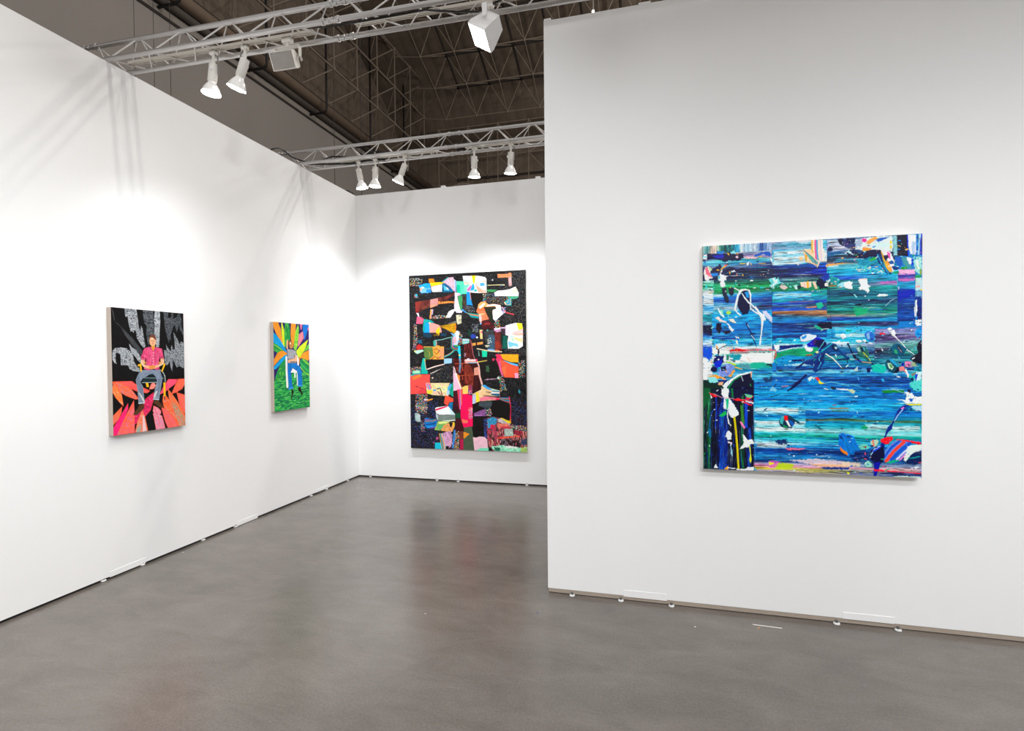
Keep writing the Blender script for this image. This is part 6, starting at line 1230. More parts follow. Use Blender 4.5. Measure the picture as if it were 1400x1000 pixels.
    A.poly([(230, 450), (255, 440), (230, 500), (290, 520), (320, 525), (285, 545), (300, 570), (265, 580), (275, 610), (290, 640), (260, 665), (225, 660), (215, 620), (225, 590), (200, 570), (190, 545), (215, 500)], 'f4f8fa', rough=.8, hgt=.9); A.poly([(195, 530), (220, 520), (215, 560), (200, 555)], '3ac0d0', rough=.4)
    A.poly([(235, 670), (295, 665), (300, 740), (330, 820), (315, 865), (280, 830), (255, 760)], '282840', rough=.5, hgt=.6); A.poly([(320, 665), (385, 665), (390, 740), (360, 775), (330, 740)], '20283a', rough=.6, hgt=.4); A.poly([(330, 640), (400, 635), (380, 660)], '5ab890', rough=.5)
    A.stroke([(390, 670), (450, 700), (455, 720)], 1.5, 'f2f5f6', rough=.3, hgt=.8)
    A.poly([(470, 750), (500, 710), (540, 695), (580, 740), (590, 820), (590, 920), (560, 990), (500, 1000), (450, 930), (430, 880), (440, 820)], '0a0c3c', rough=.4, hgt=.5); A.poly([(520, 720), (570, 720), (580, 800), (540, 780)], '2a90d0', rough=.8)
    A.stroke([(400, 940), (420, 850), (440, 760), (480, 700), (530, 690), (575, 700), (595, 760), (595, 860), (590, 900)], [2.6, 3.2, 2.6, 3.6, 2.4, 2.2, 2.4, 1.8, 1.4], 'f4f7f8', rough=.3, hgt=1); A.stroke([(400, 940), (440, 985), (470, 1010)], 2.0, 'f0f4f6', rough=.3, hgt=1); A.stroke([(490, 740), (520, 790), (570, 850), (600, 870), (650, 920), (690, 960), (700, 990)], [1.6, 2.0, 2.0, 2.4, 1.6, 2.2, 2.2], 'f0f4f8', rough=.3, hgt=1); A.stroke([(590, 880), (600, 930), (650, 970), (700, 1000)], 1.2, 'e8f0f4', rough=.3, hgt=.8)
    A.poly([(740, 955), (790, 955), (830, 1000), (860, 1050), (780, 1020)], 'd0c4e4', rough=.5, hgt=.5)
    # middle left (crop 955,420 at 9.09)
    A.frame(955, 420, 9.09)
    A.stroke([(700, 0), (740, 60), (780, 110), (810, 150)], [2.6, 2.8, 6.5, 4.5], 'f2f6f8', rough=.4, hgt=1); A.stroke([(640, 20), (700, 60), (760, 95)], 2.2, 'f0f4f8', rough=.5, hgt=1); A.stroke([(790, 110), (785, 200), (775, 310), (755, 460)], [6.0, 3.0, 1.5, 2.6], 'f2f6f8', rough=.2, hgt=1)
    A.poly([(785, 45), (840, 60), (880, 100), (912, 130), (905, 200), (860, 150), (800, 90)], 'd4d0ec', rough=.6, hgt=.6); A.stroke([(830, 150), (900, 200)], .8, '1a2a60'); A.stroke([(590, 200), (620, 270), (660, 340), (715, 495)], [2.8, 1.0, 2.4, .5], '14184a', rough=.3, hgt=.6); A.stroke([(600, 215), (625, 245)], .9, 'b8c8d8'); A.stroke([(650, 345), (690, 400)], 1.0, 'd8e4ec'); A.stroke([(640, 320), (700, 325)], 1.6, '0e2048')
    A.poly([(235, 40), (290, 20), (310, 100), (290, 120)], '9ad8c0', rough=.8); A.stroke([(240, 20), (280, 90), (310, 120)], 2.0, 'eef2ee', rough=.5); A.poly([(330, 60), (370, 40), (400, 60), (380, 90), (345, 85)], 'a8d860', rough=.8); A.blob(355, 55, 10, 9, 'e8c84a')
    A.poly([(200, 130), (240, 110), (290, 160), (350, 180), (330, 195), (260, 180)], 'f2dcd0', rough=.6, hgt=.6); A.poly([(360, 145), (430, 145), (465, 195), (440, 200), (390, 170)], 'f4e4d0', rough=.6, hgt=.6); A.poly([(345, 195), (380, 215), (400, 250), (440, 280), (410, 305), (385, 280), (370, 240)], 'f0f0ec', rough=.7, hgt=.6); A.poly([(220, 190), (280, 200), (275, 300), (240, 330), (210, 270)], '1c1230', rough=1); A.poly([(290, 300), (380, 280), (400, 310), (330, 335)], '2a1a38', rough=.8); A.poly([(310, 240), (350, 240), (345, 275), (310, 270)], '0f5a70', rough=.7)
    A.poly([(445, 360), (500, 370), (500, 385), (470, 385)], 'f0ece0', rough=.5); A.poly([(450, 415), (480, 405), (485, 455), (460, 440)], 'f0e8d0', rough=.5); A.stroke([(165, 380), (300, 385), (460, 390)], 2.0, '0a3a88', rough=.6); A.poly([(200, 460), (300, 440), (350, 460), (260, 490), (210, 500)], 'dff2f6', rough=1)
    A.stroke([(385, 535), (440, 525), (520, 530), (610, 525)], [1.4, 4.6, 3.8, 1.0], 'c81c28', rough=.6, hgt=.5); A.stroke([(700, 515), (800, 530), (955, 535)], 1.2, 'f07888', rough=.4); A.stroke([(620, 550), (800, 545), (950, 550)], 1.6, '7ac0a8', .8, rough=.6); A.poly([(520, 580), (700, 560), (940, 555), (920, 690), (620, 680), (520, 640)], 'f6f8f6', .92, rough=1.2); A.stroke([(600, 620), (640, 680)], .6, 'e89a78'); A.stroke([(945, 570), (930, 640)], .8, 'd84a50')
    A.poly([(170, 510), (380, 540), (380, 570), (200, 590), (160, 560)], 'f4f4ee', rough=1); A.stroke([(220, 510), (245, 530), (235, 600)], 2.2, '1a1a3a', rough=.7); A.stroke([(240, 520), (340, 465)], 1.0, '4a4a58', .8, rough=.5); A.poly([(185, 600), (305, 595), (305, 680), (250, 720), (180, 700)], '141c5a', rough=1, hgt=.4); A.poly([(190, 680), (290, 640), (270, 740), (200, 760)], '1438b8', rough=1); A.poly([(310, 585), (330, 580), (335, 680), (310, 670)], 'e8ecea', rough=.4); A.poly([(340, 590), (370, 590), (370, 640), (340, 660)], '1a7a68', rough=.4); A.poly([(375, 590), (500, 580), (530, 600), (480, 680), (400, 660)], '0f8a98', rough=1)
    A.poly([(60, 500), (160, 505), (160, 620), (130, 660), (60, 600)], '0f58c0', rough=1.2); A.poly([(55, 620), (110, 680), (180, 690), (110, 740), (110, 800), (100, 900), (55, 900)], 'f0f2f2', rough=1); A.blob(185, 768, 42, 36, '0c1040', hgt=.4)
    A.poly([(230, 800), (290, 720), (400, 690), (440, 740), (380, 850), (260, 850)], '8890d0', rough=1.4, tex=.2); A.poly([(110, 850), (200, 830), (310, 870), (200, 890)], 'f49a48', rough=1); A.poly([(360, 850), (440, 760), (450, 790), (390, 870)], 'f69a50', rough=1); A.poly([(280, 880), (300, 860), (340, 890), (310, 900)], 'f4a070', rough=.5); A.stroke([(350, 675), (450, 710)], 2.0, 'b4d83a', rough=.5); A.stroke([(450, 740), (530, 765)], 1.6, 'e8a050', rough=.4); A.poly([(440, 660), (500, 650), (500, 680), (450, 690)], 'f0f2ee', rough=.8); A.poly([(270, 740), (330, 730), (340, 780), (280, 790)], '181848', rough=.7); A.poly([(100, 870), (200, 855), (240, 920), (140, 950)], '9adcdc', rough=1); A.poly([(240, 930), (300, 920), (290, 980), (230, 960)], 'f8b890', .9, rough=.8); A.poly([(500, 700), (620, 700), (650, 750), (520, 760)], '6a8a98', .8, rough=1)
    A.poly([(310, 1000), (380, 900), (500, 830), (640, 800), (660, 900), (665, 1000)], '101034', rough=.5, hgt=.4); A.stroke([(320, 1000), (400, 900), (500, 840), (640, 805)], [3.0, 3.4, 3.0, 2.2], 'e4eef0', rough=.5, hgt=.6); A.stroke([(360, 1000), (430, 900), (520, 850)], 2.0, '0f7a50', rough=.4); A.stroke([(520, 840), (545, 910)], .9, 'd8e4ea'); A.poly([(640, 800), (660, 790), (650, 880), (640, 860)], 'e8a88a', rough=.4)
    A.poly([(640, 690), (800, 680), (830, 700), (740, 760), (640, 750)], '14a088', rough=1); A.poly([(830, 700), (900, 700), (910, 735), (850, 720)], '2a2a3c', rough=.6); A.poly([(60, 905), (140, 930), (300, 975), (310, 1000), (60, 1000)], '0c3028', rough=1); A.poly([(790, 870), (920, 860), (900, 920), (820, 930)], '2a3a58', .8, rough=1.2)
    # ---------------- second block details (crop 1050,315 at 9.09)
    A.frame(1050, 315, 9.09)
    A.poly([(530, 125), (660, 125), (665, 200), (695, 250), (700, 380), (640, 390), (600, 360), (560, 330), (530, 200)], 'f6e6dc', rough=.5, hgt=.5)
    for x, c, w in ((540, 'f7b04a', 2.2), (560, 'fbe6c0', 1.6), (580, 'f06a98', 2.6), (600, '4a9ac8', 2.0), (620, 'f6d8b8', 1.6), (645, 'e8b8d8', 1.0), (665, 'f8f2ea', 2.2)): A.stroke([(x, 130), (x + 2, 250), (x + 12, 370)], w, c, rough=.3)
    A.poly([(430, 240), (520, 235), (550, 300), (560, 330), (600, 370), (640, 400), (605, 475), (580, 440), (480, 400), (440, 320)], 'f4cba8', rough=.5, hgt=.6, tex=.08); A.poly([(450, 300), (480, 310), (475, 400), (455, 380)], 'f7a84a', rough=.3); A.poly([(425, 240), (500, 300), (580, 370), (620, 400), (600, 430), (540, 400), (480, 320)], '7a9ea4', rough=.4, hgt=.7); A.poly([(500, 310), (550, 340), (540, 380), (510, 350)], '58a890', rough=.3); A.poly([(380, 340), (420, 330), (430, 370), (390, 380)], 'f6c088', .9, rough=.7); A.stroke([(425, 240), (560, 350), (605, 475)], .5, '3a2a30', .8); A.poly([(240, 275), (330, 275), (325, 300), (240, 300)], 'f0f8fc', rough=.8); A.poly([(320, 130), (400, 125), (530, 125), (520, 160), (400, 170)], 'f4eef4', .7, rough=1.2)
    A.poly([(345, 410), (380, 425), (370, 440)], 'f0e8d0', rough=.3)
    A.poly([(600, 610), (680, 590), (720, 640), (740, 720), (640, 725), (590, 660)], '0a0f38', rough=1.2, hgt=.4); A.poly([(395, 650), (470, 640), (530, 640), (535, 700), (480, 720), (400, 700)], 'f6d8c0', rough=.5, hgt=.5); A.stroke([(485, 645), (488, 710)], 2.6, 'f6a838', rough=.3); A.stroke([(445, 650), (445, 710)], 1.2, 'f4b8c0'); A.poly([(540, 640), (580, 640), (610, 725), (580, 730), (560, 690)], 'f4c8b0', rough=.4, hgt=.5); A.poly([(310, 690), (350, 675), (360, 735), (340, 735)], 'e4f0f0', rough=.5); A.poly([(140, 690), (200, 680), (240, 710), (200, 740), (150, 720)], 'd8c0bc', rough=.8, hgt=.5); A.poly([(0, 610), (60, 590), (130, 600), (120, 640), (180, 650), (130, 670), (80, 690), (60, 730), (20, 700), (30, 650)], '8adcd8', rough=1.6, hgt=.5); A.stroke([(50, 600), (90, 650), (40, 700)], 2.0, 'f0f6f6', rough=.8); A.poly([(360, 690), (400, 680), (400, 730), (365, 735)], '283848', rough=.6)
    A.poly([(640, 590), (720, 540), (760, 540), (740, 600), (690, 640)], '0a3a90', rough=.8); A.poly([(710, 635), (810, 585), (830, 600), (745, 650)], 'd8eef4', rough=.4, hgt=.7); A.poly([(760, 560), (860, 590), (890, 640), (840, 690), (760, 650)], '0f8a90', rough=.8, hgt=.3); A.poly([(690, 660), (740, 645), (740, 690), (700, 700)], 'f2f0ee', rough=.7); A.poly([(840, 690), (900, 650), (1000, 640), (1010, 720), (930, 710), (880, 700)], 'a8e0f4', rough=.9, hgt=.6); A.poly([(930, 650), (1010, 630), (1010, 725), (940, 690)], 'f0f8fa', rough=.8, hgt=.7); A.stroke([(750, 695), (840, 690)], 1.4, 'a8703a', rough=.5)
    A.blob(768, 240, 32, 30, '12164a', rough=.3); A.poly([(850, 110), (930, 115), (920, 200), (880, 180)], '0a1238', rough=1); A.poly([(960, 110), (1010, 110), (1010, 180), (970, 160)], '0c2a6a', rough=1); A.stroke([(720, 440), (800, 430), (930, 410)], [2.4, 2.6, .6], 'f4a868', rough=.5); A.stroke([(720, 455), (860, 445)], 1.0, 'f6f0e8', rough=.4); A.poly([(960, 260), (1000, 250), (1000, 290)], 'd0f0f4', rough=.5); A.poly([(590, 910), (660, 890), (680, 940), (640, 975), (600, 960)], '0fa88a', rough=.9); A.stroke([(470, 960), (590, 950)], 1.4, 'e0904a', rough=.4); A.stroke([(260, 890), (400, 885), (560, 880)], 2.0, '8a6a78', .8, rough=.6)
    # right blocks (crop 1150,315 at 9.09)
    A.frame(1150, 315, 9.09)
    A.poly([(0, 110), (60, 110), (160, 110), (180, 250), (100, 240), (10, 190)], '1a2050', .8, rough=1.5); A.poly([(60, 105), (160, 110), (165, 170), (80, 170)], '0a1a48', rough=1); A.poly([(165, 130), (300, 100), (480, 80), (620, 75), (640, 200), (620, 270), (500, 270), (420, 250), (280, 260), (170, 240)], 'e4f0ee', rough=1, hgt=.4); A.poly([(165, 140), (250, 110), (250, 200), (170, 230)], 'a8b0c8', .9, rough=1.2); A.poly([(245, 110), (300, 110), (310, 140), (280, 160), (250, 145)], 'f03a94', rough=.5, hgt=.5); A.poly([(310, 140), (400, 90), (460, 110), (400, 140), (340, 180), (300, 170)], 'f8a464', rough=1, hgt=.4); A.poly([(250, 240), (270, 215), (370, 235), (340, 255), (260, 275)], 'f79a50', rough=.7, hgt=.4); A.poly([(410, 125), (500, 95), (600, 90), (560, 110), (450, 150)], '1a60a8', rough=.9, hgt=.4); A.poly([(380, 170), (520, 150), (610, 180), (540, 220), (400, 210)], 'd8f4f0', rough=1); A.stroke([(606, 145), (606, 170)], 2.2, 'f0cc2a'); A.stroke([(605, 205), (605, 225)], 2.2, 'f0c82a'); A.poly([(230, 190), (300, 170), (260, 210)], 'f4f2f4', rough=.5)
    A.poly([(160, 320), (260, 270), (400, 245), (475, 248), (490, 280), (480, 380), (430, 330), (320, 360), (200, 350)], '1c1040', rough=.9, hgt=.5); A.poly([(50, 260), (140, 250), (220, 300), (200, 350), (110, 330), (60, 290)], '0c2448', rough=1); A.poly([(50, 265), (90, 255), (160, 320), (90, 290)], 'c0e0e8', rough=.6); A.poly([(190, 370), (420, 335), (470, 380), (500, 420), (440, 460), (300, 450), (200, 430)], '1088a0', rough=1.2, tex=.3, ts=(4, 1)); A.poly([(340, 360), (420, 340), (430, 370), (350, 385)], '3a9a50', rough=.6)
    A.hatch([(160, 450), (440, 430), (560, 500), (540, 540), (200, 520)], ['9adce8', 'f0d8b0', '0a70b0', '5ac8a0', '0c98d0'], sp=1.4, w=.9, ang=0, ln=3, keep=.7)
    A.poly([(425, 300), (490, 290), (520, 440), (560, 500), (630, 545), (560, 555), (520, 490), (450, 400)], '0c3a68', rough=.5, hgt=.5); A.stroke([(440, 310), (500, 430), (580, 545)], 1.2, '3aa0c8', rough=.4); A.stroke([(490, 270), (520, 370), (560, 470), (600, 520)], [1.4, 2.0, 2.4, 2.0], 'f2b03a', rough=.4, hgt=.6); A.poly([(490, 265), (600, 265), (650, 400), (640, 530), (590, 480), (560, 370), (510, 310)], 'f6eef2', rough=.8); A.poly([(540, 390), (570, 380), (600, 440), (630, 530), (590, 500), (555, 440)], 'f49a50', rough=.5, hgt=.5); A.poly([(560, 270), (600, 290), (600, 370), (570, 340)], 'ee6aae', rough=.5); A.poly([(505, 320), (570, 310), (580, 340), (540, 380)], '2a1c40', rough=.6); A.blob(615, 405, 30, 26, '0a5a98', rough=.3)
    A.streaks(1226, 321, 1240, 351, [(1226, 'c8e0e0'), (1228, '0a2a40'), (1231, '1c1a3a'), (1236, '2a3028'), (1240, '14143a')], amp=1, lx=20, ly=1, con=.3, vert=True)
    A.frame(1150, 315, 9.09)
    A.poly([(680, 65), (815, 62), (825, 325), (690, 325)], '1a1834', rough=.3, tex=.25, ts=(1, 6)); A.poly([(625, 90), (680, 70), (690, 320), (640, 320)], '98c0c8', rough=.6, tex=.25, ts=(1, 5)); A.poly([(775, 245), (810, 245), (800, 262)], 'f0e8d0', rough=.3); A.stroke([(810, 70), (822, 320)], 1.2, '1a2ac0'); A.poly([(820, 62), (918, 60), (918, 300), (850, 300), (825, 200)], 'f2f4fa', rough=.5, tex=.05, ts=(1, 6)); A.poly([(870, 150), (910, 150), (905, 330), (870, 300)], 'a8b8e0', .8, rough=.8)
    A.streaks(1251, 321, 1260, 350, [(1250, '1a90d0'), (1253, '0a5ab0'), (1256, 'c8ecf4'), (1258, '1a2ab0'), (1261, '2a40c0')], amp=1, lx=14, ly=1, con=.4, vert=True)
    A.frame(1150, 315, 9.09)
    A.poly([(660, 330), (740, 330), (760, 400), (740, 450), (690, 450), (660, 400)], '1a60a8', rough=.9); A.poly([(740, 340), (800, 340), (850, 430), (870, 500), (820, 480), (760, 420)], '5a9098', rough=1); A.poly([(800, 340), (860, 345), (870, 400), (850, 440), (820, 400)], 'eef4f6', rough=.6); A.stroke([(870, 370), (875, 430)], 2.0, '1a3ab8', rough=.4); A.poly([(720, 465), (800, 450), (815, 480), (790, 500), (740, 495)], '128a4a', rough=.7, hgt=.4); A.poly([(610, 450), (700, 450), (710, 490), (640, 500)], '0a3a70', rough=.8); A.poly([(700, 490), (900, 490), (910, 540), (720, 540)], 'f0b0d4', rough=1); A.poly([(640, 520), (700, 510), (710, 540), (640, 545)], '128a60', rough=.5)
    A.poly([(885, 340), (990, 330), (995, 560), (905, 520)], 'a8d8d0', rough=1.2, tex=.2, ts=(1, 3)); A.stroke([(930, 380), (950, 480)], 2.2, 'f0f4ea', rough=.6); A.stroke([(975, 490), (980, 550)], 2.0, '8a9a3a', rough=.6); A.poly([(905, 560), (970, 560), (975, 600), (930, 590), (970, 640), (960, 680), (910, 640)], '148a5a', rough=.9, hgt=.4); A.poly([(905, 600), (995, 590), (995, 760), (910, 750)], 'eef2f0', .8, rough=1); A.poly([(910, 690), (970, 690), (970, 710), (910, 712)], 'f0a8a0', rough=.4); A.poly([(910, 760), (990, 740), (995, 830), (910, 830)], '7a98b8', rough=1, tex=.2); A.blob(985, 742, 12, 12, 'f0c850'); A.poly([(910, 830), (995, 820), (995, 1000), (950, 1000), (910, 900)], '1a3a78', rough=1); A.poly([(905, 880), (930, 860), (935, 1000), (905, 1000)], 'f0f6f8', rough=.4)
    A.poly([(690, 760), (800, 755), (910, 745), (900, 780), (850, 830), (740, 850), (710, 900), (700, 830)], '0c2f9c', rough=.6); A.poly([(690, 700), (715, 720), (700, 750)], 'f6e8e0', rough=.4); A.stroke([(690, 560), (690, 700)], 1.4, '68c0e8', .8)
    A.poly([(20, 680), (60, 645), (130, 640), (120, 690), (135, 730), (90, 735), (40, 715)], 'f6fafc', rough=.6, hgt=.9); A.poly([(200, 620), (310, 605), (320, 680), (360, 700), (320, 720), (345, 745), (320, 780), (270, 740), (230, 750), (200, 720), (230, 690), (210, 650)], 'f2f8fa', rough=.8, hgt=.9); A.stroke([(215, 612), (310, 608)], 1.6, 'e8c0b0', rough=.4); A.poly([(430, 825), (460, 795), (550, 795), (575, 815), (510, 825)], 'e8f2f6', rough=.6, hgt=.6); A.poly([(275, 815), (300, 815), (290, 830)], 'f2f4f4'); A.stroke([(155, 800), (180, 830)], 1.6, 'a8dce4', rough=.4); A.blob(335, 868, 8, 6, 'f0f4f6'); A.stroke([(540, 945), (600, 880), (650, 855)], .8, 'a8c0c8', rough=.3); A.poly([(430, 650), (680, 630), (680, 650), (500, 665)], 'c070b0', .9, rough=1); A.poly([(720, 615), (900, 610), (890, 635), (740, 635)], 'd070b0', .8, rough=1); A.poly([(160, 915), (260, 920), (240, 935), (170, 935)], '081430', rough=.6); A.poly([(150, 950), (250, 960), (240, 1000), (140, 1000)], '10a070', .7, rough=1.3)
    # centre skins (crop 1050,420 at 9.09)
    A.frame(1050, 420, 9.09)
    A.poly([(70, 465), (130, 470), (130, 520), (100, 545), (70, 500)], 'f0f4f4', rough=1); A.stroke([(0, 520), (80, 535)], 1.0, 'e05a6a', rough=.3); A.stroke([(90, 540), (95, 600), (65, 640)], 1.0, 'd84a50', rough=.3)
    A.poly([(390, 370), (430, 340), (500, 330), (590, 350), (600, 390), (520, 410), (450, 430), (400, 425)], 'e0ecf6', rough=.4, hgt=.9); A.poly([(400, 370), (470, 345), (460, 380), (420, 400)], '2a8ad0', rough=.5); A.poly([(470, 460), (540, 410), (590, 370), (690, 400), (720, 460), (690, 500), (640, 540), (560, 530), (560, 490), (500, 490)], '1a14a0', rough=.5, hgt=.9); A.poly([(570, 400), (690, 400), (720, 460), (680, 510), (600, 520), (560, 450)], '0c0c48', rough=.5, hgt=.95); A.poly([(555, 410), (590, 390), (580, 450), (540, 480)], '6a3a6a', .7, rough=.6)
    A.poly([(435, 490), (470, 470), (480, 500), (545, 500), (560, 530), (520, 555), (470, 545)], 'fafcfc', rough=.3, hgt=1); A.poly([(540, 490), (620, 500), (600, 560), (540, 580), (550, 540)], '12906a', rough=.5, hgt=.7); A.poly([(460, 585), (540, 580), (530, 600), (470, 600)], 'a84a3a', rough=.5, hgt=.6); A.blob(600, 557, 20, 14, 'e8e8a0', rough=.3, hgt=.9)
    A.poly([(620, 540), (700, 480), (760, 440), (830, 450), (880, 520), (950, 590), (1000, 620), (990, 650), (940, 620), (880, 550), (800, 550), (740, 570), (650, 560)], '0c4a78', rough=.5, hgt=.8); A.poly([(780, 470), (820, 460), (870, 530), (830, 545), (780, 510)], '08204a', rough=.4, hgt=.85); A.stroke([(650, 550), (720, 500), (780, 450)], 1.6, '28a0a8', rough=.4); A.poly([(810, 495), (840, 490), (850, 515), (820, 515)], 'b8d8e4', rough=.3)
    A.poly([(690, 560), (640, 580), (540, 640), (430, 680), (340, 760), (370, 750), (440, 700), (530, 720), (560, 720), (555, 790), (590, 810), (640, 760), (690, 680)], '0a3870', rough=.6, hgt=.8); A.stroke([(650, 590), (620, 640), (650, 690), (610, 760)], 1.0, '68b0d0', rough=.4); A.stroke([(680, 600), (650, 660), (600, 700)], 1.8, '061848', rough=.4); A.stroke([(340, 755), (440, 680), (600, 600)], [2.2, .8, .6], '0a1c48', rough=.3)
    A.stroke([(710, 580), (790, 630), (850, 690), (910, 755)], [1.8, 1.6, 1.4, .8], 'f4f6f4', rough=.2, hgt=1); A.blob(915, 755, 22, 12, '5a5a28', rough=.4); A.stroke([(860, 650), (1000, 640)], 2.0, '0a1c50', rough=.5); A.stroke([(610, 540), (690, 420), (800, 430)], .8, '8ac8dc', rough=.3)
    A.stroke([(160, 1000), (300, 960), (420, 880), (460, 840)], [1, 1.2, 2.8, 3.4], '0a2458', rough=.5, hgt=.5); A.poly([(490, 870), (560, 850), (600, 860), (650, 920), (720, 930), (640, 950), (560, 970), (500, 960), (470, 930)], '1888c0', rough=.5, hgt=.7); A.poly([(480, 880), (530, 855), (550, 870), (500, 920)], 'd8f0ec', rough=.5, hgt=.8); A.poly([(575, 870), (610, 865), (640, 920), (600, 910)], 'e82430', rough=.4, hgt=.9); A.poly([(615, 895), (650, 930), (700, 942), (640, 955), (620, 940)], 'f0d81c', rough=.3, hgt=.9); A.stroke([(700, 942), (770, 925), (900, 950), (1000, 975)], .7, '8ad8d8', rough=.2); A.poly([(540, 870), (575, 865), (560, 900)], 'e8d8b0', rough=.3)
    A.poly([(885, 350), (920, 325), (945, 350), (935, 390), (905, 385)], 'f8fafa', rough=.5, hgt=1); A.poly([(845, 430), (880, 410), (890, 420), (860, 435)], 'f4f6f8', rough=.3); A.poly([(620, 190), (775, 178), (780, 270), (640, 290), (600, 240)], '050a30', rough=1); A.poly([(560, 230), (600, 225), (670, 270), (680, 290), (600, 265)], '10a888', .9, rough=.6); A.stroke([(650, 290), (680, 270), (750, 265)], .8, 'd8f0ee', rough=.4)
    # right middle skins (crop 1150,420 at 9.09)
    A.frame(1150, 420, 9.09)
    A.poly([(145, 60), (230, 10), (330, 20), (310, 80), (180, 110)], '12a070', .8, rough=1.6); A.poly([(20, 300), (60, 260), (180, 280), (140, 310), (60, 330)], '58c8ec', .9, rough=1.2); A.poly([(50, 280), (130, 285), (110, 305), (50, 305)], '128a68', rough=.8)
    A.poly([(0, 330), (40, 340), (60, 370), (0, 400)], 'f4f8f8', rough=.8, hgt=.7)
    A.poly([(95, 335), (125, 330), (125, 350), (100, 352)], 'f2f4f2', rough=.4); A.poly([(165, 410), (230, 405), (260, 425), (220, 440), (180, 435)], 'f2ece2', rough=.6, hgt=.6); A.poly([(260, 405), (290, 400), (300, 430), (275, 440)], 'f0ece8', rough=.5, hgt=.6); A.poly([(275, 330), (320, 295), (370, 300), (405, 350), (400, 420), (340, 420), (300, 390)], '3a70b8', rough=.6, hgt=.6); A.poly([(300, 330), (340, 310), (345, 400), (310, 390)], 'a8b8dc', .8, rough=.6)
    A.stroke([(480, 330), (530, 330)], 2.2, 'e01c38', rough=.4)
    A.blob(592, 272, 26, 18, 'f8fafa', rough=.2, hgt=1); A.poly([(615, 290), (650, 285), (665, 330), (645, 370), (615, 350)], 'fafcfc', rough=.4, hgt=1); A.stroke([(560, 270), (640, 350), (690, 400), (760, 470), (790, 520), (880, 580), (975, 695)], [.5, 2.2, 1.3, 1.2, 1.8, .8, .8], 'f4f8fa', rough=.2, hgt=1)
    A.poly([(600, 500), (640, 460), (700, 450), (770, 490), (800, 520), (760, 590), (680, 600), (620, 570)], '0e5a70', rough=.4, hgt=.8); A.poly([(640, 520), (680, 530), (690, 580), (650, 570)], '4a9a6a', .9, rough=.5); A.poly([(670, 460), (700, 460), (760, 570), (730, 570), (690, 510)], '081c30', rough=.4, hgt=.85); A.stroke([(695, 500), (740, 560)], 1.0, 'a898b0', rough=.4)
    A.poly([(165, 500), (230, 480), (290, 490), (330, 560), (340, 650), (360, 680), (330, 670), (260, 620), (200, 590), (190, 540)], '3a6a60', rough=.5, hgt=.8); A.poly([(175, 505), (215, 495), (230, 560), (195, 550)], 'a8c0b8', rough=.5, hgt=.85); A.stroke([(240, 510), (280, 580), (340, 650)], 2.2, '14284a', rough=.4); A.stroke([(260, 560), (320, 620), (350, 660)], 1.2, 'b8c048', rough=.3); A.stroke([(75, 450), (110, 530), (160, 620), (240, 680), (360, 690), (500, 780)], [2.4, 1.4, 3.4, 1.8, 1.4, 2.0], '101a3c', rough=.4, hgt=.7); A.stroke([(170, 650), (260, 680), (360, 690)], .9, 'f0b890', rough=.3); A.stroke([(160, 655), (240, 668)], 1.2, '2a30a0'); A.stroke([(60, 585), (190, 575)], .8, 'a8c8d0', rough=.3)
    A.poly([(360, 730), (440, 700), (530, 720), (560, 760), (520, 820), (380, 800)], '0fb0a0', rough=1, hgt=.4); A.poly([(540, 680), (570, 640), (640, 650), (720, 740), (690, 810), (640, 820), (580, 790), (545, 740)], '0c4a58', rough=.4, hgt=.9); A.poly([(560, 690), (600, 690), (640, 740), (620, 780), (575, 750)], 'c0d8c0', rough=.4, hgt=.92); A.poly([(580, 700), (605, 705), (630, 745), (600, 755)], '5a8a50', rough=.4); A.poly([(570, 640), (640, 655), (710, 740), (680, 740), (620, 690)], '3a98c0', rough=.3, hgt=.95); A.poly([(690, 740), (740, 750), (690, 810), (640, 815)], '0a1030', rough=.4)
    A.poly([(705, 740), (760, 735), (800, 790), (830, 840), (800, 830), (760, 790), (715, 800)], 'e08a8a', rough=.8, hgt=.6); A.poly([(780, 670), (925, 665), (925, 730), (850, 750), (780, 740)], '988898', rough=.6, tex=.25, ts=(1, 4)); A.poly([(780, 675), (850, 670), (840, 735), (790, 740)], 'e080a8', .9, rough=.5, tex=.1); A.poly([(870, 670), (925, 665), (920, 730), (870, 730)], '9aa888', rough=.4); A.poly([(740, 690), (775, 690), (765, 735), (735, 725)], '0a1a90', rough=.5)
    A.poly([(935, 450), (990, 400), (1000, 700), (920, 700), (840, 640), (880, 610), (940, 570), (930, 510)], '150f2a', rough=1.2, hgt=.4); A.poly([(300, 760), (345, 755), (355, 800), (320, 815)], '0a1848', rough=.4); A.poly([(150, 780), (195, 730), (200, 790), (160, 795)], 'b8c8cc', rough=.5); A.poly([(240, 750), (300, 750), (300, 800), (250, 800)], '6a98c0', .8, rough=.8)
    A.poly([(820, 840), (880, 800), (990, 800), (995, 1000), (840, 1000), (860, 920), (830, 880)], '28a8a8', rough=1.3, hgt=.4, tex=.2); A.poly([(920, 800), (990, 805), (980, 900), (900, 930)], 'd0eef0', rough=.9); A.poly([(905, 830), (940, 830), (920, 910), (905, 930)], '1a48b0', rough=.5); A.poly([(850, 830), (920, 800), (900, 840), (870, 860)], '8a7a78', rough=.6); A.poly([(935, 930), (980, 920), (970, 950), (940, 950)], 'f0d8c0', rough=.5); A.stroke([(790, 770), (820, 850)], 2.2, 'f0f4f0', rough=.6); A.blob(870, 895, 22, 18, '0a2a50', rough=.5)
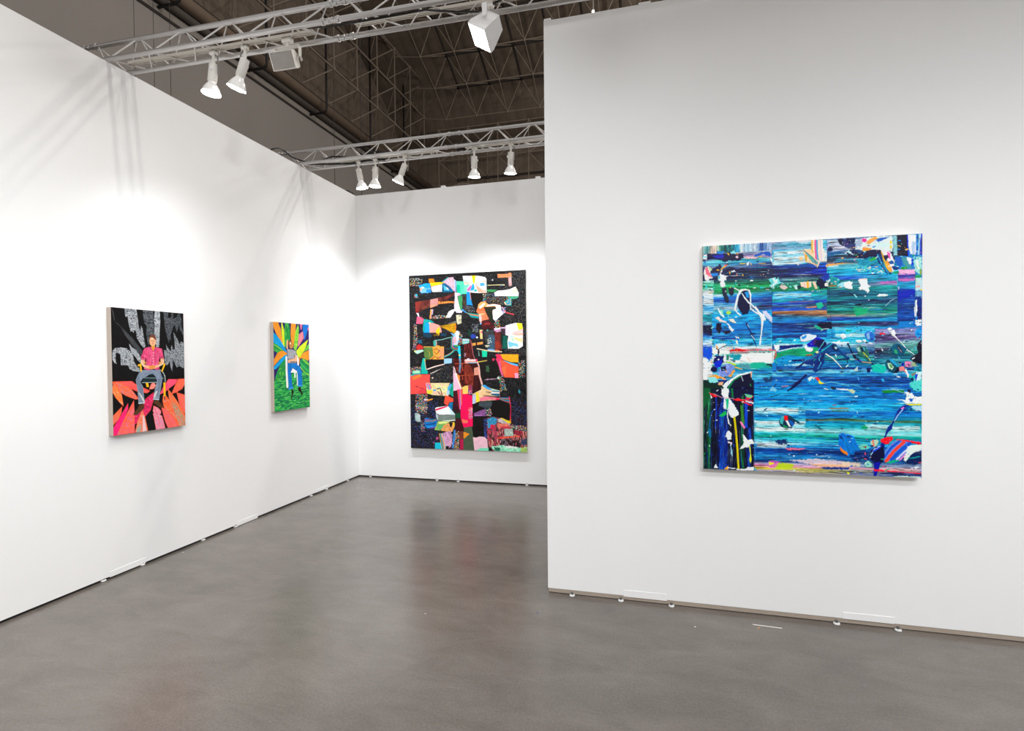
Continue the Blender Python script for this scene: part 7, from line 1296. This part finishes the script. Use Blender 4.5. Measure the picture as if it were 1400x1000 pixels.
    A.poly([(895, 0), (935, 0), (920, 120), (900, 120)], 'f4f8fa', rough=.4); A.poly([(935, 0), (995, 0), (995, 180), (930, 150)], '1a2a60', rough=1.3, tex=.3); A.poly([(905, 160), (990, 150), (985, 230), (930, 230), (910, 200)], 'eceef0', rough=1); A.poly([(910, 270), (990, 260), (980, 350), (940, 380), (910, 350)], '1888c8', rough=1.4, tex=.3)
    A.poly([(490, 880), (525, 900), (515, 925), (490, 905)], '48a8dc', rough=.3); A.stroke([(0, 945), (150, 965), (250, 995)], .7, '70a8c0', rough=.2)
    # lower field details
    A.frame(1050, 520, 7.407)
    A.stroke([(190, 105), (250, 60), (330, 0)], [1.2, 4.2, 2.0], '0c1848', rough=.5, hgt=.5); A.stroke([(25, 90), (75, 35)], 1.4, '0a2a50', rough=.4); A.stroke([(20, 165), (70, 150), (130, 130)], [1, 1.8, .4], '0a4a58', rough=.4); A.poly([(0, 100), (40, 60), (90, 90), (70, 110)], 'a8d0f0', .8, rough=1); A.poly([(130, 50), (200, 50), (190, 62), (140, 65)], 'c07a80', .8, rough=.6); A.poly([(620, 70), (650, 60), (690, 80), (660, 95)], '283040', rough=.6); A.stroke([(690, 85), (800, 92)], [1.4, 2.0], 'e8e0e4', rough=.5); A.stroke([(560, 80), (600, 90)], 1.0, 'e8f0e8', rough=.4)
    A.poly([(138, 258), (188, 256), (180, 266), (145, 266)], '08205a', rough=.4); A.poly([(580, 275), (720, 272), (815, 275), (815, 285), (640, 288)], 'a8704a', .8, rough=.6); A.poly([(620, 300), (815, 300), (815, 312), (660, 315)], '4a5a38', .8, rough=.6); A.poly([(640, 242), (690, 242), (680, 252), (650, 252)], 'b06a58', .8, rough=.4)
    A.blob(183, 412, 80, 66, '1a3a50', rough=.06, hgt=.9); A.poly([(110, 400), (130, 360), (160, 350), (150, 400), (140, 440), (115, 430)], '58a8a8', rough=.4, hgt=.92); A.poly([(135, 440), (170, 455), (210, 475), (160, 475)], '108a58', rough=.4, hgt=.92); A.poly([(165, 400), (190, 400), (225, 470), (205, 468)], 'eef6f6', rough=.3, hgt=.95); A.poly([(195, 395), (240, 410), (260, 440), (235, 460)], '1a60a8', rough=.4, hgt=.92); A.poly([(152, 355), (190, 352), (195, 395), (170, 408), (155, 390)], 'f0242c', rough=.3, hgt=1); A.stroke([(190, 345), (250, 390), (300, 420), (310, 432)], [1.0, 2.4, 3.2, 1.0], '0c4a58', rough=.3, hgt=.9); A.stroke([(310, 430), (375, 434)], [1.2, .5], '0a5a70', rough=.2); A.poly([(460, 445), (480, 440), (510, 460), (535, 488), (510, 482)], '0c6a78', rough=.3, hgt=.7)
    A.poly([(160, 680), (260, 678), (390, 685), (300, 700), (180, 698)], 'e87a90', .9, rough=.8); A.poly([(60, 600), (170, 590), (200, 630), (100, 650)], '08204a', .8, rough=1.6); A.poly([(100, 830), (260, 840), (230, 890), (90, 895), (40, 860)], 'b8cc3a', .9, rough=1.3); A.poly([(0, 805), (120, 815), (60, 880), (0, 880)], 'e070b8', .75, rough=1.6); A.poly([(0, 820), (60, 830), (40, 850), (0, 850)], 'e8d84a', rough=.7); A.poly([(390, 840), (520, 835), (815, 850), (815, 872), (520, 868)], 'f4b890', .85, rough=1); A.poly([(200, 800), (480, 790), (815, 820), (815, 845), (400, 840)], 'f2d0d4', .8, rough=1.4); A.poly([(520, 870), (815, 876), (815, 900), (560, 895)], '1a3a78', .9, rough=.9)
    A.blob(253, 760, 8, 8, 'e8f4f8'); A.blob(168, 652, 6, 6, 'e8f0f4'); A.blob(485, 748, 8, 6, 'd8ecf4')
    A.poly([(705, 545), (735, 528), (800, 540), (860, 560), (880, 620), (905, 660), (870, 700), (810, 770), (770, 745), (730, 710), (705, 640)], '1478c8', rough=.5, hgt=.9, tex=.2, ts=(2, 2)); A.poly([(715, 660), (740, 690), (790, 720), (800, 755), (760, 740), (725, 710)], 'e08030', rough=.4, hgt=.92); A.stroke([(720, 560), (780, 640), (820, 740)], 1.8, '0a2a58', rough=.5); A.stroke([(770, 560), (830, 640), (860, 690)], 1.4, '0c4a80', rough=.5); A.stroke([(760, 600), (775, 650)], 1.2, '8ac8ec', rough=.4); A.poly([(790, 555), (840, 565), (830, 590), (790, 580)], '0a1838', rough=.5)
    A.frame(1150, 520, 7.143)
    A.poly([(55, 90), (100, 80), (130, 100), (110, 130), (70, 105)], 'c0c8a8', rough=.6, hgt=.4); A.poly([(120, 150), (155, 148), (150, 160), (125, 160)], 'e8f4f4', rough=.3)
    A.poly([(370, 100), (620, 90), (600, 115), (420, 125)], '1a7a38', rough=1, hgt=.3); A.poly([(610, 110), (640, 110), (690, 130), (700, 160), (780, 155), (780, 225), (620, 225), (590, 200), (520, 180), (620, 190), (630, 150)], 'f4f6f6', rough=.9, hgt=.6); A.poly([(640, 80), (670, 95), (665, 125), (640, 110)], '141440', rough=.5); A.poly([(620, 228), (775, 226), (775, 242), (630, 244)], 'e0cc2c', rough=.4, hgt=.5); A.poly([(660, 250), (780, 245), (780, 300), (700, 290)], 'c8dcf0', .9, rough=1.2); A.poly([(650, 30), (720, 0), (780, 0), (780, 110), (700, 90)], '6ac8c0', rough=1.3, hgt=.4); A.poly([(660, 175), (690, 175), (680, 210), (660, 205)], '1a60b0', rough=.5)
    A.poly([(170, 470), (220, 430), (265, 460), (240, 475)], '0f8a60', .9, rough=.8); A.stroke([(470, 70), (620, 130), (600, 140)], .6, 'a8c8d0', rough=.3)
    A.stroke([(640, 250), (600, 270), (565, 290), (530, 350), (490, 420), (465, 460), (440, 495), (410, 570), (390, 640), (350, 740), (330, 880), (318, 925)], [4.0, 8.0, 5.5, 3.4, 1.4, 6.2, 3.0, 1.8, 6.5, 11, 5.0, 4.0], '12307a', rough=.4, hgt=1); A.poly([(570, 270), (600, 255), (605, 268), (580, 280)], 'f080c0', rough=.3); A.stroke([(590, 280), (540, 340), (510, 390)], 1.6, '9ab8e4', rough=.3); A.stroke([(620, 270), (640, 260), (670, 255)], 3.0, '14609a', rough=.5)
    A.poly([(275, 590), (340, 570), (360, 590), (330, 640), (285, 640)], 'b8c8b0', rough=.9, hgt=.4); A.stroke([(300, 585), (310, 640)], 1.8, 'e0705a', rough=.4); A.poly([(160, 640), (220, 610), (270, 640), (250, 670), (180, 670)], '7ac0b0', rough=1.2); A.poly([(200, 640), (240, 640), (235, 665)], '8a3a2a', rough=.5); A.poly([(0, 560), (90, 540), (140, 660), (110, 730), (40, 690)], '1478b8', .8, rough=1)
    A.poly([(375, 570), (440, 550), (490, 545), (495, 570), (450, 620), (420, 620), (380, 600)], 'f42038', rough=.7, hgt=.6); A.poly([(520, 570), (600, 575), (770, 600), (770, 630), (640, 600), (560, 590)], 'f02438', rough=.7, hgt=.6)
    A.poly([(400, 700), (500, 590), (580, 580), (660, 610), (640, 700), (580, 770), (460, 790), (410, 790)], '6a88d0', rough=.8, hgt=.5); A.stroke([(415, 740), (480, 650), (560, 590)], 2.6, '2858b8', rough=.4); A.stroke([(430, 785), (500, 690), (600, 600)], 4.2, 'f0584c', rough=.4, hgt=.7); A.stroke([(480, 770), (560, 690), (660, 610)], 4.6, '2a60b8', rough=.4); A.stroke([(520, 780), (600, 700), (670, 640)], 1.8, 'e8d8ec', rough=.4); A.stroke([(560, 775), (640, 700), (680, 660)], 2.6, 'd888c0', rough=.4); A.poly([(640, 640), (770, 620), (775, 680), (700, 700), (620, 790), (600, 770)], 'e4f0e8', rough=.9, hgt=.6)
    A.poly([(620, 790), (680, 710), (775, 700), (775, 800), (700, 830), (640, 820)], '0c2a54', rough=.9, hgt=.5); A.stroke([(640, 760), (760, 740)], 1.6, '148a88', rough=.6); A.poly([(700, 850), (730, 830), (760, 840), (720, 860)], 'e8f0f0', rough=.5); A.poly([(410, 800), (500, 770), (570, 780), (480, 805)], '28a080', rough=.8)
    A.poly([(280, 680), (330, 640), (400, 640), (415, 720), (400, 790), (350, 820), (300, 790), (265, 740)], '08103c', rough=.3, hgt=1); A.stroke([(280, 720), (310, 670), (370, 640)], 1.6, 'a8b8e4', rough=.5); A.stroke([(300, 690), (370, 650)], 2.0, '2a50b8', rough=.5); A.poly([(310, 800), (370, 790), (350, 860), (330, 925), (308, 920), (325, 860)], '142090', rough=.4, hgt=1); A.poly([(215, 810), (250, 775), (290, 810), (290, 840), (240, 845)], '9ac8b8', rough=.6, hgt=.6)
    A.stroke([(320, 872), (420, 880), (560, 890), (770, 905)], [3.0, 2.2, 1.2, 1.4], 'e02c48', rough=.5, hgt=.6); A.poly([(40, 890), (80, 900), (60, 912)], 'e8e82c', rough=.3); A.poly([(510, 930), (640, 930), (770, 940), (770, 952), (520, 945)], 'c8d8c8', rough=.9); A.poly([(90, 760), (260, 740), (260, 770), (100, 780)], '141c4a', .8, rough=1.2); A.poly([(0, 790), (180, 800), (180, 840), (0, 835)], 'f0d0b0', .7, rough=1.4); A.poly([(440, 820), (770, 815), (770, 840), (440, 845)], '9098b0', .7, rough=1.2)
    # block seams left by the tool
    for pts in ([(1054.6, 333), (1055.3, 495)], [(1129, 328), (1134, 420), (1137, 462)], [(1226, 372), (1228, 440)], [(1250, 372), (1250, 440)], [(1030.2, 520), (1030.6, 643)]):
        A.frame(0, 0, 1); A.stroke(pts, .5, '0a1838', .55)
    # loose flecks of paint thrown over the upper and left parts
    A.frame(0, 0, 1); rr = random.Random(77)
    zones = [((960, 350, 1055, 400), 120, ['f4f8fa', '140f38', 'f0c0c8', '0f60b0', '3ac0d0', 'e8b030', '0a0f38']), ((1055, 380, 1150, 400), 60, ['f4f8fa', '0a1238', '8adcd8', 'f4c8b0', '0f8a60']),
             ((960, 430, 1010, 520), 110, ['f4f6f6', '1c1240', '0f9ab0', 'f49a58', '0a58b8', '9ad8c0']), ((1150, 325, 1262, 380), 150, ['f4f6f6', '0a1238', 'f08ab8', 'f4b060', '1a80c0', '9adcd0', '128a4a']),
             ((1150, 440, 1262, 520), 130, ['f4f6f6', '0a1238', '14a0a8', '6ab0d8', '0e5a70', '2a1c40']), ((1240, 380, 1262, 560), 80, ['f4f6f6', '1a2a80', '28a8a8', '0a1238']), ((1060, 460, 1150, 500), 70, ['d8f0f4', '0a1850', '0f8f6a', '0c4a78']),
             ((962, 520, 1030, 645), 70, ['f2f5f6', '0c7a50', '08081e', '1a50b0']), ((1160, 600, 1262, 650), 90, ['e8f0f0', '0c2a54', '28a080', 'e05a5a', '2a60b8']), ((1030, 500, 1200, 650), 110, ['c8ecf6', '0a2a60', '0fa0c0'])]
    for (x0, y0, x1, y1), n, cols in zones:
        for _ in range(n):
            x = x0 + (x1 - x0) * rr.random(); y = y0 + (y1 - y0) * rr.random(); q = .35 + 1.3 * rr.random() ** 3; an = rr.choice((0, 0, .3, -.6, 1.2))
            A.blob(x, y, q * (1 + 1.2 * rr.random()), q * .6, rr.choice(cols), rot=an, rough=.5, n=9, hgt=.4)
    im = A.img; m = im.mean(-1, keepdims=True)
    im = m + (im - m) * 1.22
    im = np.clip(im, 0, 1); im = im * .45 + .55 * im * im * (3 - 2 * im)
    A.img = im + (im * (1 - im)) * np.array([-0.10, 0.10, 0.12])
    return A

hang('blue abstract painting of dragged paint with white drips on the partition', art_blue(), (0.292, YP - 0.05, 0.853), (1, 0, 0), 1.103, 1.305, 0.05, M_CANVASW, M_ART_GLOSS, relief=0.004)
hang('tall collage painting of coloured patches and dots on black, on the back wall', art_collage(), (-2.900, YB - 0.04, 0.400), (1, 0, 0), 1.487, 2.139, 0.04, M_CANVASW, M_ART_MATTE, relief=0.0)
hang('painting of a seated man in a pink shirt among orange leaves', art_man(), (XL + 0.04, 2.836, 0.997), (0, 1, 0), 0.586, 0.895, 0.04, M_CANVAS, M_ART_MATTE)
hang('small painting of a person in blue jeans on a white chair over green lawn', art_green(), (XL + 0.04, 4.460, 0.996), (0, 1, 0), 0.560, 0.896, 0.04, M_CANVAS, M_ART_MATTE)
